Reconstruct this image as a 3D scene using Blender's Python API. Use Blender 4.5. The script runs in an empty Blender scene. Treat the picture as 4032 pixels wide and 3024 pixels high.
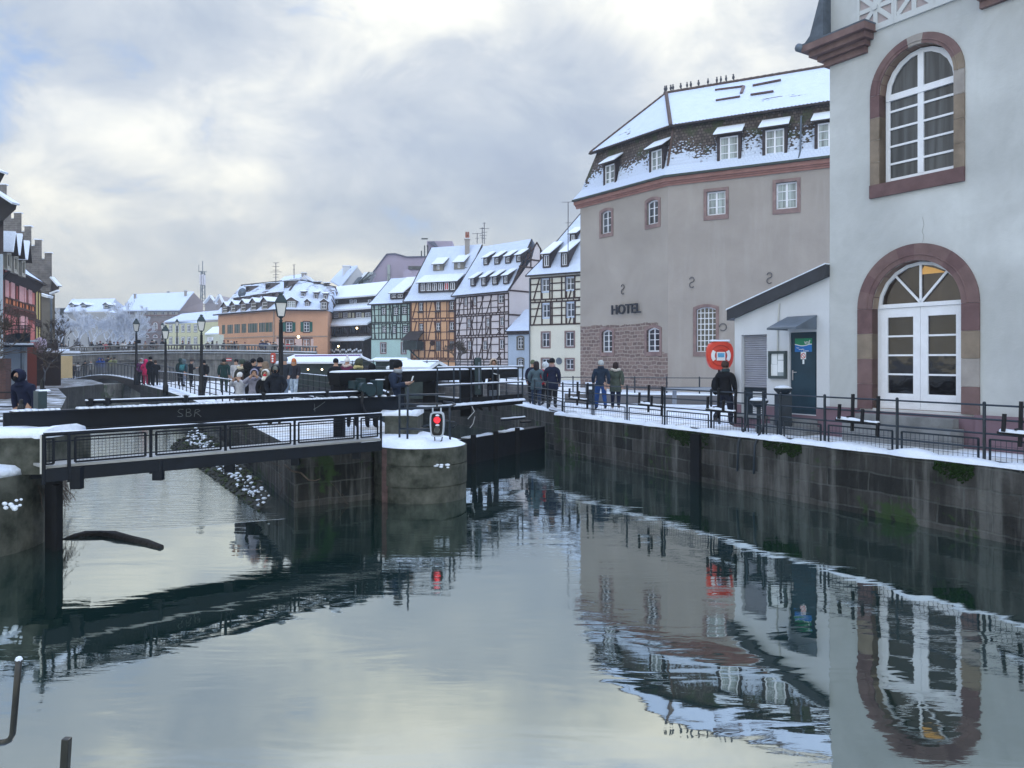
import bpy, bmesh, math, random
from mathutils import Vector, Matrix, noise
R = math.radians
scene = bpy.context.scene
rnd = random.Random(7)

# ---------------------------------------------------------------- camera, sky, sun, exposure
F, CX, YH, H = 3030.0, 2016.0, 1420.0, 1.8
cd = bpy.data.cameras.new('camera'); cam = bpy.data.objects.new('camera', cd)
scene.collection.objects.link(cam)
cam.location = (0, 0, H); cam.rotation_euler = (R(90), 0, 0)
cd.sensor_width = 36; cd.lens = 36 * F / 4032; cd.shift_y = -(1512 - YH) / 4032
cd.clip_start = 0.05; cd.clip_end = 5000
scene.camera = cam

SUN_AZ, SUN_EL = 14, 47
def math_node(nt, op, a, b=None, clamp=False):
    n = nt.nodes.new('ShaderNodeMath'); n.operation = op; n.use_clamp = clamp
    for i, x in enumerate((a, b)):
        if x is None: continue
        if isinstance(x, (int, float)): n.inputs[i].default_value = x
        else: nt.links.new(x, n.inputs[i])
    return n.outputs[0]
def ramp(nt, fac, stops):
    n = nt.nodes.new('ShaderNodeValToRGB'); cr = n.color_ramp
    while len(cr.elements) < len(stops): cr.elements.new(0.5)
    for e, (p, c) in zip(cr.elements, stops):
        e.position = p; e.color = (c, c, c, 1) if isinstance(c, (int, float)) else (*c, 1)
    nt.links.new(fac, n.inputs[0]); return n.outputs[0]
def mixc(nt, fac, a, b, mode='MIX'):
    n = nt.nodes.new('ShaderNodeMix'); n.data_type = 'RGBA'; n.blend_type = mode
    for i, x in ((0, fac), (6, a), (7, b)):
        if isinstance(x, (int, float)): n.inputs[i].default_value = x
        elif isinstance(x, tuple): n.inputs[i].default_value = (*x[:3], 1)
        else: nt.links.new(x, n.inputs[i])
    return n.outputs[2]
def noise_tex(nt, vec, scale, detail=4, rough=.5, dist=0, stretch=None):
    if stretch:
        m = nt.nodes.new('ShaderNodeMapping'); m.inputs['Scale'].default_value = stretch
        nt.links.new(vec, m.inputs[0]); vec = m.outputs[0]
    n = nt.nodes.new('ShaderNodeTexNoise'); n.inputs['Scale'].default_value = scale
    n.inputs['Detail'].default_value = detail; n.inputs['Roughness'].default_value = rough
    n.inputs['Distortion'].default_value = dist
    nt.links.new(vec, n.inputs['Vector']); return n.outputs['Fac']

world = bpy.data.worlds.new("World"); scene.world = world; world.use_nodes = True
nt = world.node_tree; nt.nodes.clear()
out = nt.nodes.new('ShaderNodeOutputWorld'); bg = nt.nodes.new('ShaderNodeBackground')
sky = nt.nodes.new('ShaderNodeTexSky'); sky.sky_type = 'NISHITA'; sky.sun_disc = False
sky.sun_elevation = R(SUN_EL); sky.sun_rotation = R(SUN_AZ)
tc = nt.nodes.new('ShaderNodeTexCoord'); sep = nt.nodes.new('ShaderNodeSeparateXYZ')
nt.links.new(tc.outputs['Generated'], sep.inputs[0])
X, Y, Z = sep.outputs
def blob(az, el, k):        # soft round bank of cloud around a compass direction of the sky
    d = Vector((math.sin(R(az)) * math.cos(R(el)), math.cos(R(az)) * math.cos(R(el)), math.sin(R(el))))
    n = nt.nodes.new('ShaderNodeVectorMath'); n.operation = 'DOT_PRODUCT'
    nt.links.new(tc.outputs['Generated'], n.inputs[0]); n.inputs[1].default_value = d
    return math_node(nt, 'POWER', math_node(nt, 'MAXIMUM', n.outputs['Value'], 0.0), k)
cl1 = noise_tex(nt, tc.outputs['Generated'], 2.0, 6, .50, .4, (1.0, 1.0, 1.9))
cl2 = noise_tex(nt, tc.outputs['Generated'], 6.5, 7, .58, .4, (1.0, 1.0, 1.5))
cov = math_node(nt, 'ADD', math_node(nt, 'MULTIPLY', cl1, .62), math_node(nt, 'MULTIPLY', cl2, .48))
# thin places to the left let the blue through, the bank in the middle is thick
br = math_node(nt, 'ADD', cov, math_node(nt, 'MULTIPLY', blob(-9, 27, 110), .21))
br = math_node(nt, 'ADD', br, math_node(nt, 'MULTIPLY', blob(11, 25, 120), .24))
br = math_node(nt, 'ADD', br, math_node(nt, 'MULTIPLY', blob(-31, 12, 200), .06))
br = math_node(nt, 'SUBTRACT', br, math_node(nt, 'MULTIPLY', blob(-1, 14, 22), .125))
low = ramp(nt, Z, [(0.0, .145), (.11, .12), (.20, .015), (1, .02)])
br = math_node(nt, 'ADD', math_node(nt, 'ADD', br, low), ramp(nt, Z, [(0.0, 0.0), (.38, 0.0), (.48, .08)]))
cloud = ramp(nt, br, [(.40, (2.35, 2.75, 3.45)), (.50, (2.75, 3.15, 3.75)), (.59, (3.5, 3.8, 4.2)), (.68, (5.0, 5.1, 4.95)), (.80, (7.0, 6.8, 6.1))])
hole = math_node(nt, 'ADD', math_node(nt, 'MULTIPLY', blob(-34, 16.5, 260), .46), math_node(nt, 'MULTIPLY', blob(-25, 19.5, 800), .36))
clear = ramp(nt, math_node(nt, 'ADD', math_node(nt, 'MULTIPLY', math_node(nt, 'SUBTRACT', .50, cl2), 2.6), hole), [(.34, 0.0), (.80, .68)])
skyc = mixc(nt, 1.0, sky.outputs[0], (.42, .50, .66), 'MULTIPLY')
col = mixc(nt, clear, cloud, mixc(nt, .55, (1.9, 3.4, 5.9), skyc))
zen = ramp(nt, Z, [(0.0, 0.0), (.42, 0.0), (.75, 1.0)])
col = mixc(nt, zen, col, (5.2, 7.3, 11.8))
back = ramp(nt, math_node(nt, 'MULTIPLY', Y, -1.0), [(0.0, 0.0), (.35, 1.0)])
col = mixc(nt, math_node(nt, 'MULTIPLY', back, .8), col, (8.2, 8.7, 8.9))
warm = ramp(nt, Z, [(0.0, .9), (.16, .35), (.26, 0.0)])
col = mixc(nt, warm, col, mixc(nt, 1.0, col, (1.10, 1.03, .86), 'MULTIPLY'))
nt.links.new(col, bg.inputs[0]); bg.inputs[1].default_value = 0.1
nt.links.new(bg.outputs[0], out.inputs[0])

sl = bpy.data.lights.new('sun', 'SUN'); so = bpy.data.objects.new('sun', sl); scene.collection.objects.link(so)
sl.energy = 0.5; sl.angle = R(22); sl.color = (1, .95, .86)
so.rotation_euler = Vector((-math.sin(R(SUN_AZ)) * math.cos(R(SUN_EL)), -math.cos(R(SUN_AZ)) * math.cos(R(SUN_EL)), -math.sin(R(SUN_EL)))).to_track_quat('-Z', 'Y').to_euler()
scene.view_settings.view_transform = 'Standard'; scene.view_settings.look = 'None'
scene.view_settings.exposure = 0.98; scene.view_settings.gamma = 1
scene.view_settings.use_curve_mapping = False
scene.cycles.max_bounces = 6; scene.cycles.volume_bounces = 0; scene.cycles.glossy_bounces = 3
scene.cycles.use_denoising = True

# ---------------------------------------------------------------- helpers
def G(px, py, z=0.0):
    d = (H - z) * F / (py - YH); return Vector(((px - CX) / F * d, d, z))
def V(px, py, d): return Vector(((px - CX) / F * d, d, H + (YH - py) / F * d))
def ZM(ox, oy, s):          # measuring aid: point of an enlarged piece of the photo -> photo pixel
    return lambda x, y: (ox + x * s, oy + y * s)

class Fr:                   # upright plane with its own metres: u along, n outwards, z up
    def __init__(s, O, u, n=None):
        s.O = Vector((O[0], O[1], 0)); s.u = Vector((u[0], u[1], 0)).normalized()
        s.n = Vector((s.u.y, -s.u.x, 0)) if n is None else Vector(n).normalized()
    @staticmethod
    def px(pl, dl, pr, dr):
        a = Vector(((pl - CX) / F * dl, dl, 0)); b = Vector(((pr - CX) / F * dr, dr, 0))
        f = Fr(a, b - a); f.L = (b - a).length; return f
    def __call__(s, p): return s.O + s.u * p[0] + s.n * p[1] + Vector((0, 0, p[2]))
    def uz(s, px, py, n=0.0):
        O = s.O + s.n * n; a = (px - CX) / F
        t = (a * O.y - O.x) / (s.u.x - a * s.u.y); d = O.y + t * s.u.y
        return t, H + (YH - py) * d / F
    def side(s, t): return Fr(s(( t, 0, 0)), -s.n)   # plane going inwards from u = t

ROOTM = {}
def rootm(o):
    while o.parent: o = o.parent
    return ROOTM.get(o.name, Matrix.Identity(4))
def tag(o, label=None, cat=None, group=None, kind=None):
    if label: o['label'] = label
    if cat: o['category'] = cat
    if group: o['group'] = group
    if kind: o['kind'] = kind
    return o
def thing(name, label, cat, loc=(0, 0, 0), rz=0.0, group=None):
    o = bpy.data.objects.new(name, None); scene.collection.objects.link(o)
    o.location = loc; o.rotation_euler = (0, 0, rz); o.empty_display_size = .2
    ROOTM[o.name] = (Matrix.Translation(loc) @ Matrix.Rotation(rz, 4, 'Z')).inverted()
    return tag(o, label, cat, group)
def copy_tree(o, parent=None, label=None, loc=None, rz=None, scale=None):
    c = o.copy(); scene.collection.objects.link(c); c.parent = parent
    if label: c['label'] = label
    if loc is not None: c.location = loc
    if rz is not None: c.rotation_euler = (0, 0, rz)
    if scale is not None: c.scale = (scale,) * 3
    for ch in list(o.children): copy_tree(ch, c)
    return c

class MB:
    def __init__(s, fr=None): s.v = []; s.f = []; s.m = []; s.fr = fr; s.k = 0
    def _p(s, p): return s.fr(p) if s.fr else Vector(p)
    def poly(s, pts, k=None):
        i = len(s.v); s.v += [s._p(p) for p in pts]; s.f.append(tuple(range(i, i + len(pts)))); s.m.append(s.k if k is None else k)
    def solid(s, a, b, k=None, cap=True):      # loft between two loops
        i = len(s.v); n = len(a); k = s.k if k is None else k
        s.v += [s._p(p) for p in a] + [s._p(p) for p in b]
        for j in range(n):
            q = (j + 1) % n; s.f.append((i + j, i + q, i + n + q, i + n + j)); s.m.append(k)
        if cap:
            s.f.append(tuple(i + j for j in reversed(range(n)))); s.f.append(tuple(i + n + j for j in range(n))); s.m += [k, k]
    def box(s, x0, x1, y0, y1, z0, z1, k=None):
        s.solid([(x0, y0, z0), (x1, y0, z0), (x1, y1, z0), (x0, y1, z0)], [(x0, y0, z1), (x1, y0, z1), (x1, y1, z1), (x0, y1, z1)], k)
    def beam(s, p, q, w, h, k=None, up=(0, 0, 1)):     # box of width w, height h between two points
        p, q = Vector(p), Vector(q); d = (q - p).normalized(); up = Vector(up)
        r = d.cross(up)
        if r.length < 1e-4: r = d.cross(Vector((0, 1, 0)))
        r.normalize(); t = r.cross(d).normalized()
        o = [r * (a * w / 2) + t * (b * h / 2) for a, b in ((-1, -1), (1, -1), (1, 1), (-1, 1))]
        s.solid([p + x for x in o], [q + x for x in o], k)
    def tube(s, pts, r, n=8, k=None, cap=True):
        pts = [Vector(p) for p in pts]; rs = r if isinstance(r, (list, tuple)) else [r] * len(pts)
        k = s.k if k is None else k; i0 = len(s.v); prev = None
        for i, p in enumerate(pts):
            a = pts[max(i - 1, 0)]; b = pts[min(i + 1, len(pts) - 1)]; d = (b - a).normalized()
            if prev is None: x = d.orthogonal().normalized()
            else:
                x = prev - d * prev.dot(d); x = x.normalized() if x.length > 1e-5 else d.orthogonal().normalized()
            prev = x; y = d.cross(x)
            for j in range(n):
                t = 2 * math.pi * j / n; s.v.append(s._p(p + (x * math.cos(t) + y * math.sin(t)) * rs[i]))
        for i in range(len(pts) - 1):
            for j in range(n):
                q = (j + 1) % n; s.f.append((i0 + i * n + j, i0 + i * n + q, i0 + (i + 1) * n + q, i0 + (i + 1) * n + j)); s.m.append(k)
        if cap and n > 2:
            s.f.append(tuple(i0 + j for j in reversed(range(n)))); s.f.append(tuple(i0 + (len(pts) - 1) * n + j for j in range(n))); s.m += [k, k]
    def lathe(s, prof, c=(0, 0, 0), n=12, k=None, sx=1, sy=1):
        k = s.k if k is None else k; i0 = len(s.v); c = Vector(c)
        for r, z in prof:
            for j in range(n):
                t = 2 * math.pi * (j + .5) / n; s.v.append(s._p(c + Vector((r * math.cos(t) * sx, r * math.sin(t) * sy, z))))
        for i in range(len(prof) - 1):
            for j in range(n):
                q = (j + 1) % n; s.f.append((i0 + i * n + j, i0 + i * n + q, i0 + (i + 1) * n + q, i0 + (i + 1) * n + j)); s.m.append(k)
        s.f.append(tuple(i0 + j for j in reversed(range(n)))); s.f.append(tuple(i0 + (len(prof) - 1) * n + j for j in range(n))); s.m += [k, k]
    def ball(s, c, r, k=None, n=10, sc=(1, 1, 1)):
        m = max(4, n // 2 + 1); s.lathe([(max(.001, r * math.sin(math.pi * i / m)), -r * math.cos(math.pi * i / m) * sc[2]) for i in range(m + 1)], c, n, k, sc[0], sc[1])
    def build(s, name, mats, parent=None, smooth=False, bevel=0, fix=True, **tg):
        me = bpy.data.meshes.new(name); M = rootm(parent) if parent else Matrix.Identity(4)
        me.from_pydata([M @ v for v in s.v], [], s.f)
        mats = mats if isinstance(mats, (list, tuple)) else [mats]
        for m in mats: me.materials.append(m)
        if len(mats) > 1: me.polygons.foreach_set('material_index', s.m)
        uv = me.uv_layers.new(name='uv').data; up = Vector((0, 0, 1)); W = s.v
        for p in me.polygons:
            N = (W[p.vertices[1]] - W[p.vertices[0]]).cross(W[p.vertices[2]] - W[p.vertices[1]])
            if N.length < 1e-9: continue
            N.normalize()
            if abs(N.z) > .97: a, b = Vector((1, 0, 0)), Vector((0, 1, 0))
            else:
                if N.y > 0 or (abs(N.y) < 1e-4 and N.x > 0): N = -N
                a = up.cross(N).normalized(); b = N.cross(a)
                if b.z < 0: b = -b
            for li in p.loop_indices:
                w = W[me.loops[li].vertex_index]; uv[li].uv = (w.dot(a), w.dot(b))
        if fix:
            bm = bmesh.new(); bm.from_mesh(me)
            if bevel: bmesh.ops.remove_doubles(bm, verts=bm.verts, dist=1e-5)
            bmesh.ops.recalc_face_normals(bm, faces=bm.faces); bm.to_mesh(me); bm.free()
        if smooth: me.shade_smooth()
        o = bpy.data.objects.new(name, me); scene.collection.objects.link(o)
        if parent: o.parent = parent
        if bevel:
            b = o.modifiers.new('bevel', 'BEVEL'); b.width = bevel; b.segments = 2; b.limit_method = 'ANGLE'
        if tg: tag(o, **tg)
        return o

# ---------------------------------------------------------------- materials
MATS = {}
def base(name, rough=.7, spec=.3, metal=0):
    m = bpy.data.materials.new(name); m.use_nodes = True; nt = m.node_tree; b = nt.nodes['Principled BSDF']
    b.inputs['Roughness'].default_value = rough; b.inputs['Specular IOR Level'].default_value = spec; b.inputs['Metallic'].default_value = metal
    MATS[name] = m; return m, nt, b
def geo(nt): return nt.nodes.new('ShaderNodeNewGeometry').outputs['Position']
def uvo(nt): return nt.nodes.new('ShaderNodeTexCoord').outputs['UV']
def bump(nt, b, h, dist, strength=1.0):
    n = nt.nodes.new('ShaderNodeBump'); n.inputs['Distance'].default_value = dist; n.inputs['Strength'].default_value = strength
    nt.links.new(h, n.inputs['Height']); nt.links.new(n.outputs[0], b.inputs['Normal'])
def sc(c, k): return tuple(min(1, x * k) for x in c)
def mat(name, c, rough=.7, var=.25, scale=3.0, spec=.3, metal=0, bmp=0.0, c2=None):
    if name in MATS: return MATS[name]
    m, nt, b = base(name, rough, spec, metal); g = geo(nt)
    n = noise_tex(nt, g, scale, 5, .6)
    col = mixc(nt, ramp(nt, n, [(.3, 0.0), (.7, 1.0)]), sc(c, 1 - var), c2 or sc(c, 1 + var))
    nt.links.new(col, b.inputs['Base Color'])
    if bmp: bump(nt, b, n, bmp)
    return m
def plaster(name, c, stain=.25, dirt=None):
    m, nt, b = base(name, .9, .15); g = geo(nt)
    n1 = noise_tex(nt, g, .45, 5, .6, .4); n2 = noise_tex(nt, g, 9, 4, .65); n3 = noise_tex(nt, g, 1.5, 4, .6, 0, (1.6, 1.6, .18))
    col = mixc(nt, ramp(nt, n1, [(.3, 0.0), (.72, 1.0)]), sc(c, 1 - stain * .6), sc(c, 1 + stain * .35))
    col = mixc(nt, ramp(nt, n3, [(.5, 0.0), (.78, stain * 1.4)]), col, dirt or sc(c, .72))
    col = mixc(nt, math_node(nt, 'MULTIPLY', n2, .14), col, sc(c, .6))
    nt.links.new(col, b.inputs['Base Color']); bump(nt, b, math_node(nt, 'ADD', math_node(nt, 'MULTIPLY', n2, .6), n1), .012)
    return m
def snow_mat():
    m, nt, b = base('snow', .75, .25); g = geo(nt)
    n = noise_tex(nt, g, 5, 6, .65); n2 = noise_tex(nt, g, 28, 3, .6)
    nt.links.new(mixc(nt, ramp(nt, n, [(.3, 0.0), (.7, 1.0)]), (.68, .75, .86), (.74, .80, .90)), b.inputs['Base Color'])
    bump(nt, b, math_node(nt, 'ADD', n, math_node(nt, 'MULTIPLY', n2, .25)), .06); return m
def ground_snow(name, snowy=.55, dirt=None):
    m, nt, b = base(name, .75, .3); g = geo(nt)
    n = noise_tex(nt, g, .8, 7, .68, .3); n2 = noise_tex(nt, g, 14, 4, .6)
    f = ramp(nt, n, [(snowy - .12, 1.0), (snowy + .12, 0.0)])
    slush = mixc(nt, n2, *(dirt or ((.36, .355, .34), (.58, .58, .56))))
    nt.links.new(mixc(nt, f, slush, (.66, .73, .84)), b.inputs['Base Color'])
    bump(nt, b, math_node(nt, 'ADD', math_node(nt, 'MULTIPLY', f, .6), math_node(nt, 'MULTIPLY', n2, .3)), .03); return m
def tile_nodes(nt, tile, row=.17):
    u = uvo(nt); br = nt.nodes.new('ShaderNodeTexBrick'); br.offset = .5
    for k, v in (('Scale', 1.0), ('Brick Width', row * 1.05), ('Row Height', row), ('Mortar Size', row * .12), ('Mortar Smooth', .6), ('Bias', 0.0)): br.inputs[k].default_value = v
    br.inputs['Color1'].default_value = (*sc(tile, 1.35), 1); br.inputs['Color2'].default_value = (*sc(tile, .65), 1); br.inputs['Mortar'].default_value = (*sc(tile, .25), 1)
    nt.links.new(u, br.inputs['Vector']); return br, u
def roof_mat(name, tile, bare=.3, row=.17, scale=.5, patch=None):
    """snow over rows of tiles; bare = share of tile that shows"""
    m, nt, b = base(name, .8, .2); br, u = tile_nodes(nt, tile, row); g = geo(nt)
    n = noise_tex(nt, g, scale, 7, .62, .6); sp = nt.nodes.new('ShaderNodeSeparateXYZ'); nt.links.new(u, sp.inputs[0])
    rows = nt.nodes.new('ShaderNodeMath'); rows.operation = 'PINGPONG'; rows.inputs[1].default_value = row; nt.links.new(sp.outputs[1], rows.inputs[0])
    nn = math_node(nt, 'ADD', n, math_node(nt, 'MULTIPLY', rows.outputs[0], .35))
    n9 = noise_tex(nt, g, 9, 3, .6)
    nn = math_node(nt, 'ADD', nn, math_node(nt, 'MULTIPLY', math_node(nt, 'SUBTRACT', n9, .5), .10))
    t = .22 + bare * .55
    f = ramp(nt, nn, [(t, 0.0), (t + .04, 1.0)])
    sn = mixc(nt, noise_tex(nt, g, 2.2, 5, .65), (.48, .57, .76), (.66, .74, .88))
    nt.links.new(mixc(nt, f, br.outputs['Color'], sn), b.inputs['Base Color'])
    h = math_node(nt, 'ADD', math_node(nt, 'ADD', f, math_node(nt, 'MULTIPLY', rows.outputs[0], 1.2)), math_node(nt, 'MULTIPLY', br.outputs['Fac'], -.4))
    bump(nt, b, h, .03); return m
def blocks(name, c1, c2, mortar, bw=.8, rh=.36, ms=.015, moss=0, streak=.6, bmp=.02, offset=.5, distort=0, rough=.85, pale=None):
    m, nt, b = base(name, rough, .25); u = uvo(nt); g = geo(nt)
    if distort:
        nz = nt.nodes.new('ShaderNodeTexNoise'); nz.inputs['Scale'].default_value = 1.6; nt.links.new(u, nz.inputs['Vector'])
        vm = nt.nodes.new('ShaderNodeVectorMath'); vm.operation = 'MULTIPLY_ADD'; vm.inputs[1].default_value = (distort,) * 3
        nt.links.new(nz.outputs['Color'], vm.inputs[0]); nt.links.new(u, vm.inputs[2]); u = vm.outputs[0]
    br = nt.nodes.new('ShaderNodeTexBrick'); br.offset = offset
    for k, v in (('Scale', 1.0), ('Brick Width', bw), ('Row Height', rh), ('Mortar Size', ms), ('Mortar Smooth', .3), ('Bias', 0.0)): br.inputs[k].default_value = v
    br.inputs['Color1'].default_value = (*c1, 1); br.inputs['Color2'].default_value = (*c2, 1); br.inputs['Mortar'].default_value = (*mortar, 1)
    nt.links.new(u, br.inputs['Vector'])
    n1 = noise_tex(nt, g, 1.2, 6, .65); n2 = noise_tex(nt, g, 7, 5, .65); n3 = noise_tex(nt, g, 2.2, 5, .6, 0, (1.7, 1.7, .16))
    col = mixc(nt, ramp(nt, n1, [(.3, .75), (.6, 0.0)]), br.outputs['Color'], sc(c1, .35))
    col = mixc(nt, ramp(nt, n3, [(.5, 0.0), (.66, streak)]), col, pale or sc(c2, 1.9))
    col = mixc(nt, ramp(nt, n3, [(.34, streak), (.47, 0.0)]), col, sc(c1, .25))
    if moss:
        n4 = noise_tex(nt, g, .55, 5, .7, .5)
        col = mixc(nt, ramp(nt, math_node(nt, 'ADD', n4, math_node(nt, 'MULTIPLY', n2, .15)), [(.70 - moss * .12, 0.0), (.76 - moss * .12, .85)]), col, (.022, .05, .012))
    nt.links.new(col, b.inputs['Base Color'])
    bump(nt, b, math_node(nt, 'ADD', math_node(nt, 'MULTIPLY', br.outputs['Fac'], -1.2), math_node(nt, 'MULTIPLY', n2, .9)), bmp); return m
def glass(name, c, rough=.06, spec=.7, fold=False, emit=None):
    m, nt, b = base(name, rough, spec); g = geo(nt)
    n = noise_tex(nt, g, 1.3, 3, .5, .5, (1.0, 1.0, .5) if not fold else (5.0, 5.0, .25))
    nt.links.new(mixc(nt, ramp(nt, n, [(.38, 0.0), (.62, 1.0)]), sc(c, .5), sc(c, 1.5)), b.inputs['Base Color'])
    if emit: b.inputs['Emission Color'].default_value = (*emit, 1); b.inputs['Emission Strength'].default_value = 1
    bump(nt, b, noise_tex(nt, g, 1.8, 2, .4), .01); return m

SNOW = snow_mat()
METAL = mat('dark steel paint', (.003, .006, .012), .55, .3, 4, .25)
METAL2 = mat('blue grey steel paint', (.011, .020, .032), .45, .3, 3, .4)
TEAL = mat('dark teal paint', (.012, .032, .040), .45, .25, 5, .4)
BLACK = mat('black iron', (.003, .004, .007), .5, .3, 6, .4)
WOODDK = mat('black tarred timber', (.003, .004, .006), .7, .5, 5, .2, bmp=.01)
WHITEP = mat('white window paint', (.74, .77, .84), .45, .06, 4, .4)
GREYZ = mat('zinc grey sheet', (.11, .14, .18), .45, .25, 2, .5, .3)
SAND = mat('red sandstone', (.155, .10, .10), .85, .2, 2.5, .2, bmp=.01, c2=(.21, .145, .14))
SANDW = mat('mixed sandstone', (.19, .115, .11), .85, .2, .8, .2, bmp=.01, c2=(.34, .28, .21))
GL_DARK = glass('dark window glass', (.012, .016, .020), .04, .8)
GL_FOLD = glass('curtained window glass', (.05, .055, .06), .12, .8, True)
GL_PALE = glass('pale curtain and sky glass', (.26, .31, .32), .2, .6, True)  # pale colour stands for curtains and for sky reflected in the panes
GL_FAR = glass('small window glass', (.045, .055, .07), .15, .6)
CURB = mat('grey stone', (.20, .21, .22), .85, .3, 2, .2, bmp=.01)
QUAY = blocks('dark mossy quay stone', (.010, .012, .012), (.062, .060, .058), (.070, .075, .073), .95, .36, .020, .55, .50, .045, distort=.10, pale=(.16, .165, .16))
QUAY2 = blocks('dark quay wall stone', (.018, .021, .022), (.036, .036, .036), (.052, .054, .056), .7, .3, .012, .2, .45, .03)
CONC = mat('mossy concrete', (.024, .033, .024), .85, .45, 3, .2, bmp=.03, c2=(.105, .11, .095))

# ---------------------------------------------------------------- facade builder
def outline(ua, ub, za, zb, rise=0, N=10):
    pts = [(ua, za)]
    if rise <= 0: return pts + [(ua, zb), (ub, zb), (ub, za)]
    c = (ua + ub) / 2; w = (ub - ua) / 2
    if rise >= w * .98: arc = [(c - w * math.cos(math.pi * i / N), zb - rise + rise * math.sin(math.pi * i / N)) for i in range(N + 1)]
    else:
        r = (w * w + rise * rise) / (2 * rise); a0 = math.asin(w / r)
        arc = [(c + r * math.sin(-a0 + 2 * a0 * i / N), zb - r + r * math.cos(-a0 + 2 * a0 * i / N)) for i in range(N + 1)]
    return pts + arc + [(ub, za)]
def top_at(u, ua, ub, zb, rise):
    if rise <= 0: return zb
    c = (ua + ub) / 2; w = (ub - ua) / 2; x = min(abs(u - c), w)
    if rise >= w * .98: return zb - rise + rise * math.sqrt(max(0, 1 - (x / w) ** 2))
    r = (w * w + rise * rise) / (2 * rise); return zb - r + math.sqrt(max(0, r * r - x * x))
def wall_holes(mb, u0, u1, z0, z1, holes, k=0, kr=None, depth=.2, n=0.0):
    kr = k if kr is None else kr
    us = sorted({u0, u1, *[h[0] for h in holes], *[h[1] for h in holes]}); zs = sorted({z0, z1, *[h[2] for h in holes], *[h[3] for h in holes]})
    us = [u for u in us if u0 <= u <= u1]; zs = [z for z in zs if z0 <= z <= z1]
    for a, b in zip(us, us[1:]):
        for c, d in zip(zs, zs[1:]):
            mu, mz = (a + b) / 2, (c + d) / 2
            if any(h[0] < mu < h[1] and h[2] < mz < h[3] for h in holes): continue
            mb.poly([(a, n, c), (b, n, c), (b, n, d), (a, n, d)], k)
    for ua, ub, za, zb, rise in holes:
        o = outline(ua, ub, za, zb, rise, 12)
        if rise > 0:
            arc = o[1:-1]
            for p, q in zip(arc, arc[1:]): mb.poly([(p[0], n, p[1]), (q[0], n, q[1]), (q[0], n, zb), (p[0], n, zb)], k)
        for p, q in zip(o, o[1:] + o[:1]): mb.poly([(p[0], n, p[1]), (q[0], n, q[1]), (q[0], n - depth, q[1]), (p[0], n - depth, p[1])], kr)
def ring(mb, outer, inner, n1, n0=0.0, nin=-.2, k=0):
    for (a, b), (c, d) in zip(zip(outer, outer[1:] + outer[:1]), zip(inner, inner[1:] + inner[:1])):
        mb.poly([(a[0], n1, a[1]), (b[0], n1, b[1]), (d[0], n1, d[1]), (c[0], n1, c[1])], k)
        mb.poly([(a[0], n1, a[1]), (b[0], n1, b[1]), (b[0], n0, b[1]), (a[0], n0, a[1])], k)
        mb.poly([(c[0], n1, c[1]), (d[0], n1, d[1]), (d[0], nin, d[1]), (c[0], nin, c[1])], k)
def window(parent, fr, ua, ub, za, zb, rise=0, nx=2, rows=(), n=-.12, fw=.06, bw=.035, mull=.08, pane=None, frame=None, label=None, name='window', transom=None):
    mb = MB(fr); o = outline(ua, ub, za, zb, rise); i = outline(ua + fw, ub - fw, za + fw, zb - fw, max(0, rise - fw * .3) if rise else 0)
    ring(mb, o, i, n, n - .05, n - .05)
    for j in range(1, nx):
        u = ua + (ub - ua) * j / nx; w = mull if (nx % 2 == 0 and j == nx // 2) else bw
        mb.box(u - w / 2, u + w / 2, n - .045, n + .008, za + fw, top_at(u, ua, ub, zb, rise) - fw * .5)
    for r in rows:
        z = za + (zb - za) * r; uo = 0
        if rise and z > zb - rise:
            while uo < (ub - ua) / 2 and top_at(ua + uo, ua, ub, zb, rise) < z: uo += .02
        mb.box(ua + fw * .8 + uo, ub - fw * .8 - uo, n - .04, n + .004, z - bw / 2, z + bw / 2)
    if transom: mb.box(ua + .02, ub - .02, n - .05, n + .03, za + (zb - za) * transom - .07, za + (zb - za) * transom + .07)
    w = mb.build(name, frame or WHITEP, parent)
    if label: w['label'] = label
    g = MB(fr); g.poly([(p[0], n - .03, p[1]) for p in o]); g.build('pane', pane or GL_DARK, w, fix=False)
    return w
def px_rect(fr, Zm, x0, x1, y0, y1, n=0.0):
    xm, ym = (x0 + x1) / 2, (y0 + y1) / 2
    a = fr.uz(*Zm(x0, ym), n)[0]; b = fr.uz(*Zm(x1, ym), n)[0]
    return a, b, fr.uz(*Zm(xm, y1), n)[1], fr.uz(*Zm(xm, y0), n)[1]
def slab(mb, pts, t, k=0, ks=None):        # sloping plate of thickness t straight up
    a = [Vector(p) for p in pts]; mb.solid(a, [p + Vector((0, 0, t)) for p in a], k)
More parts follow.
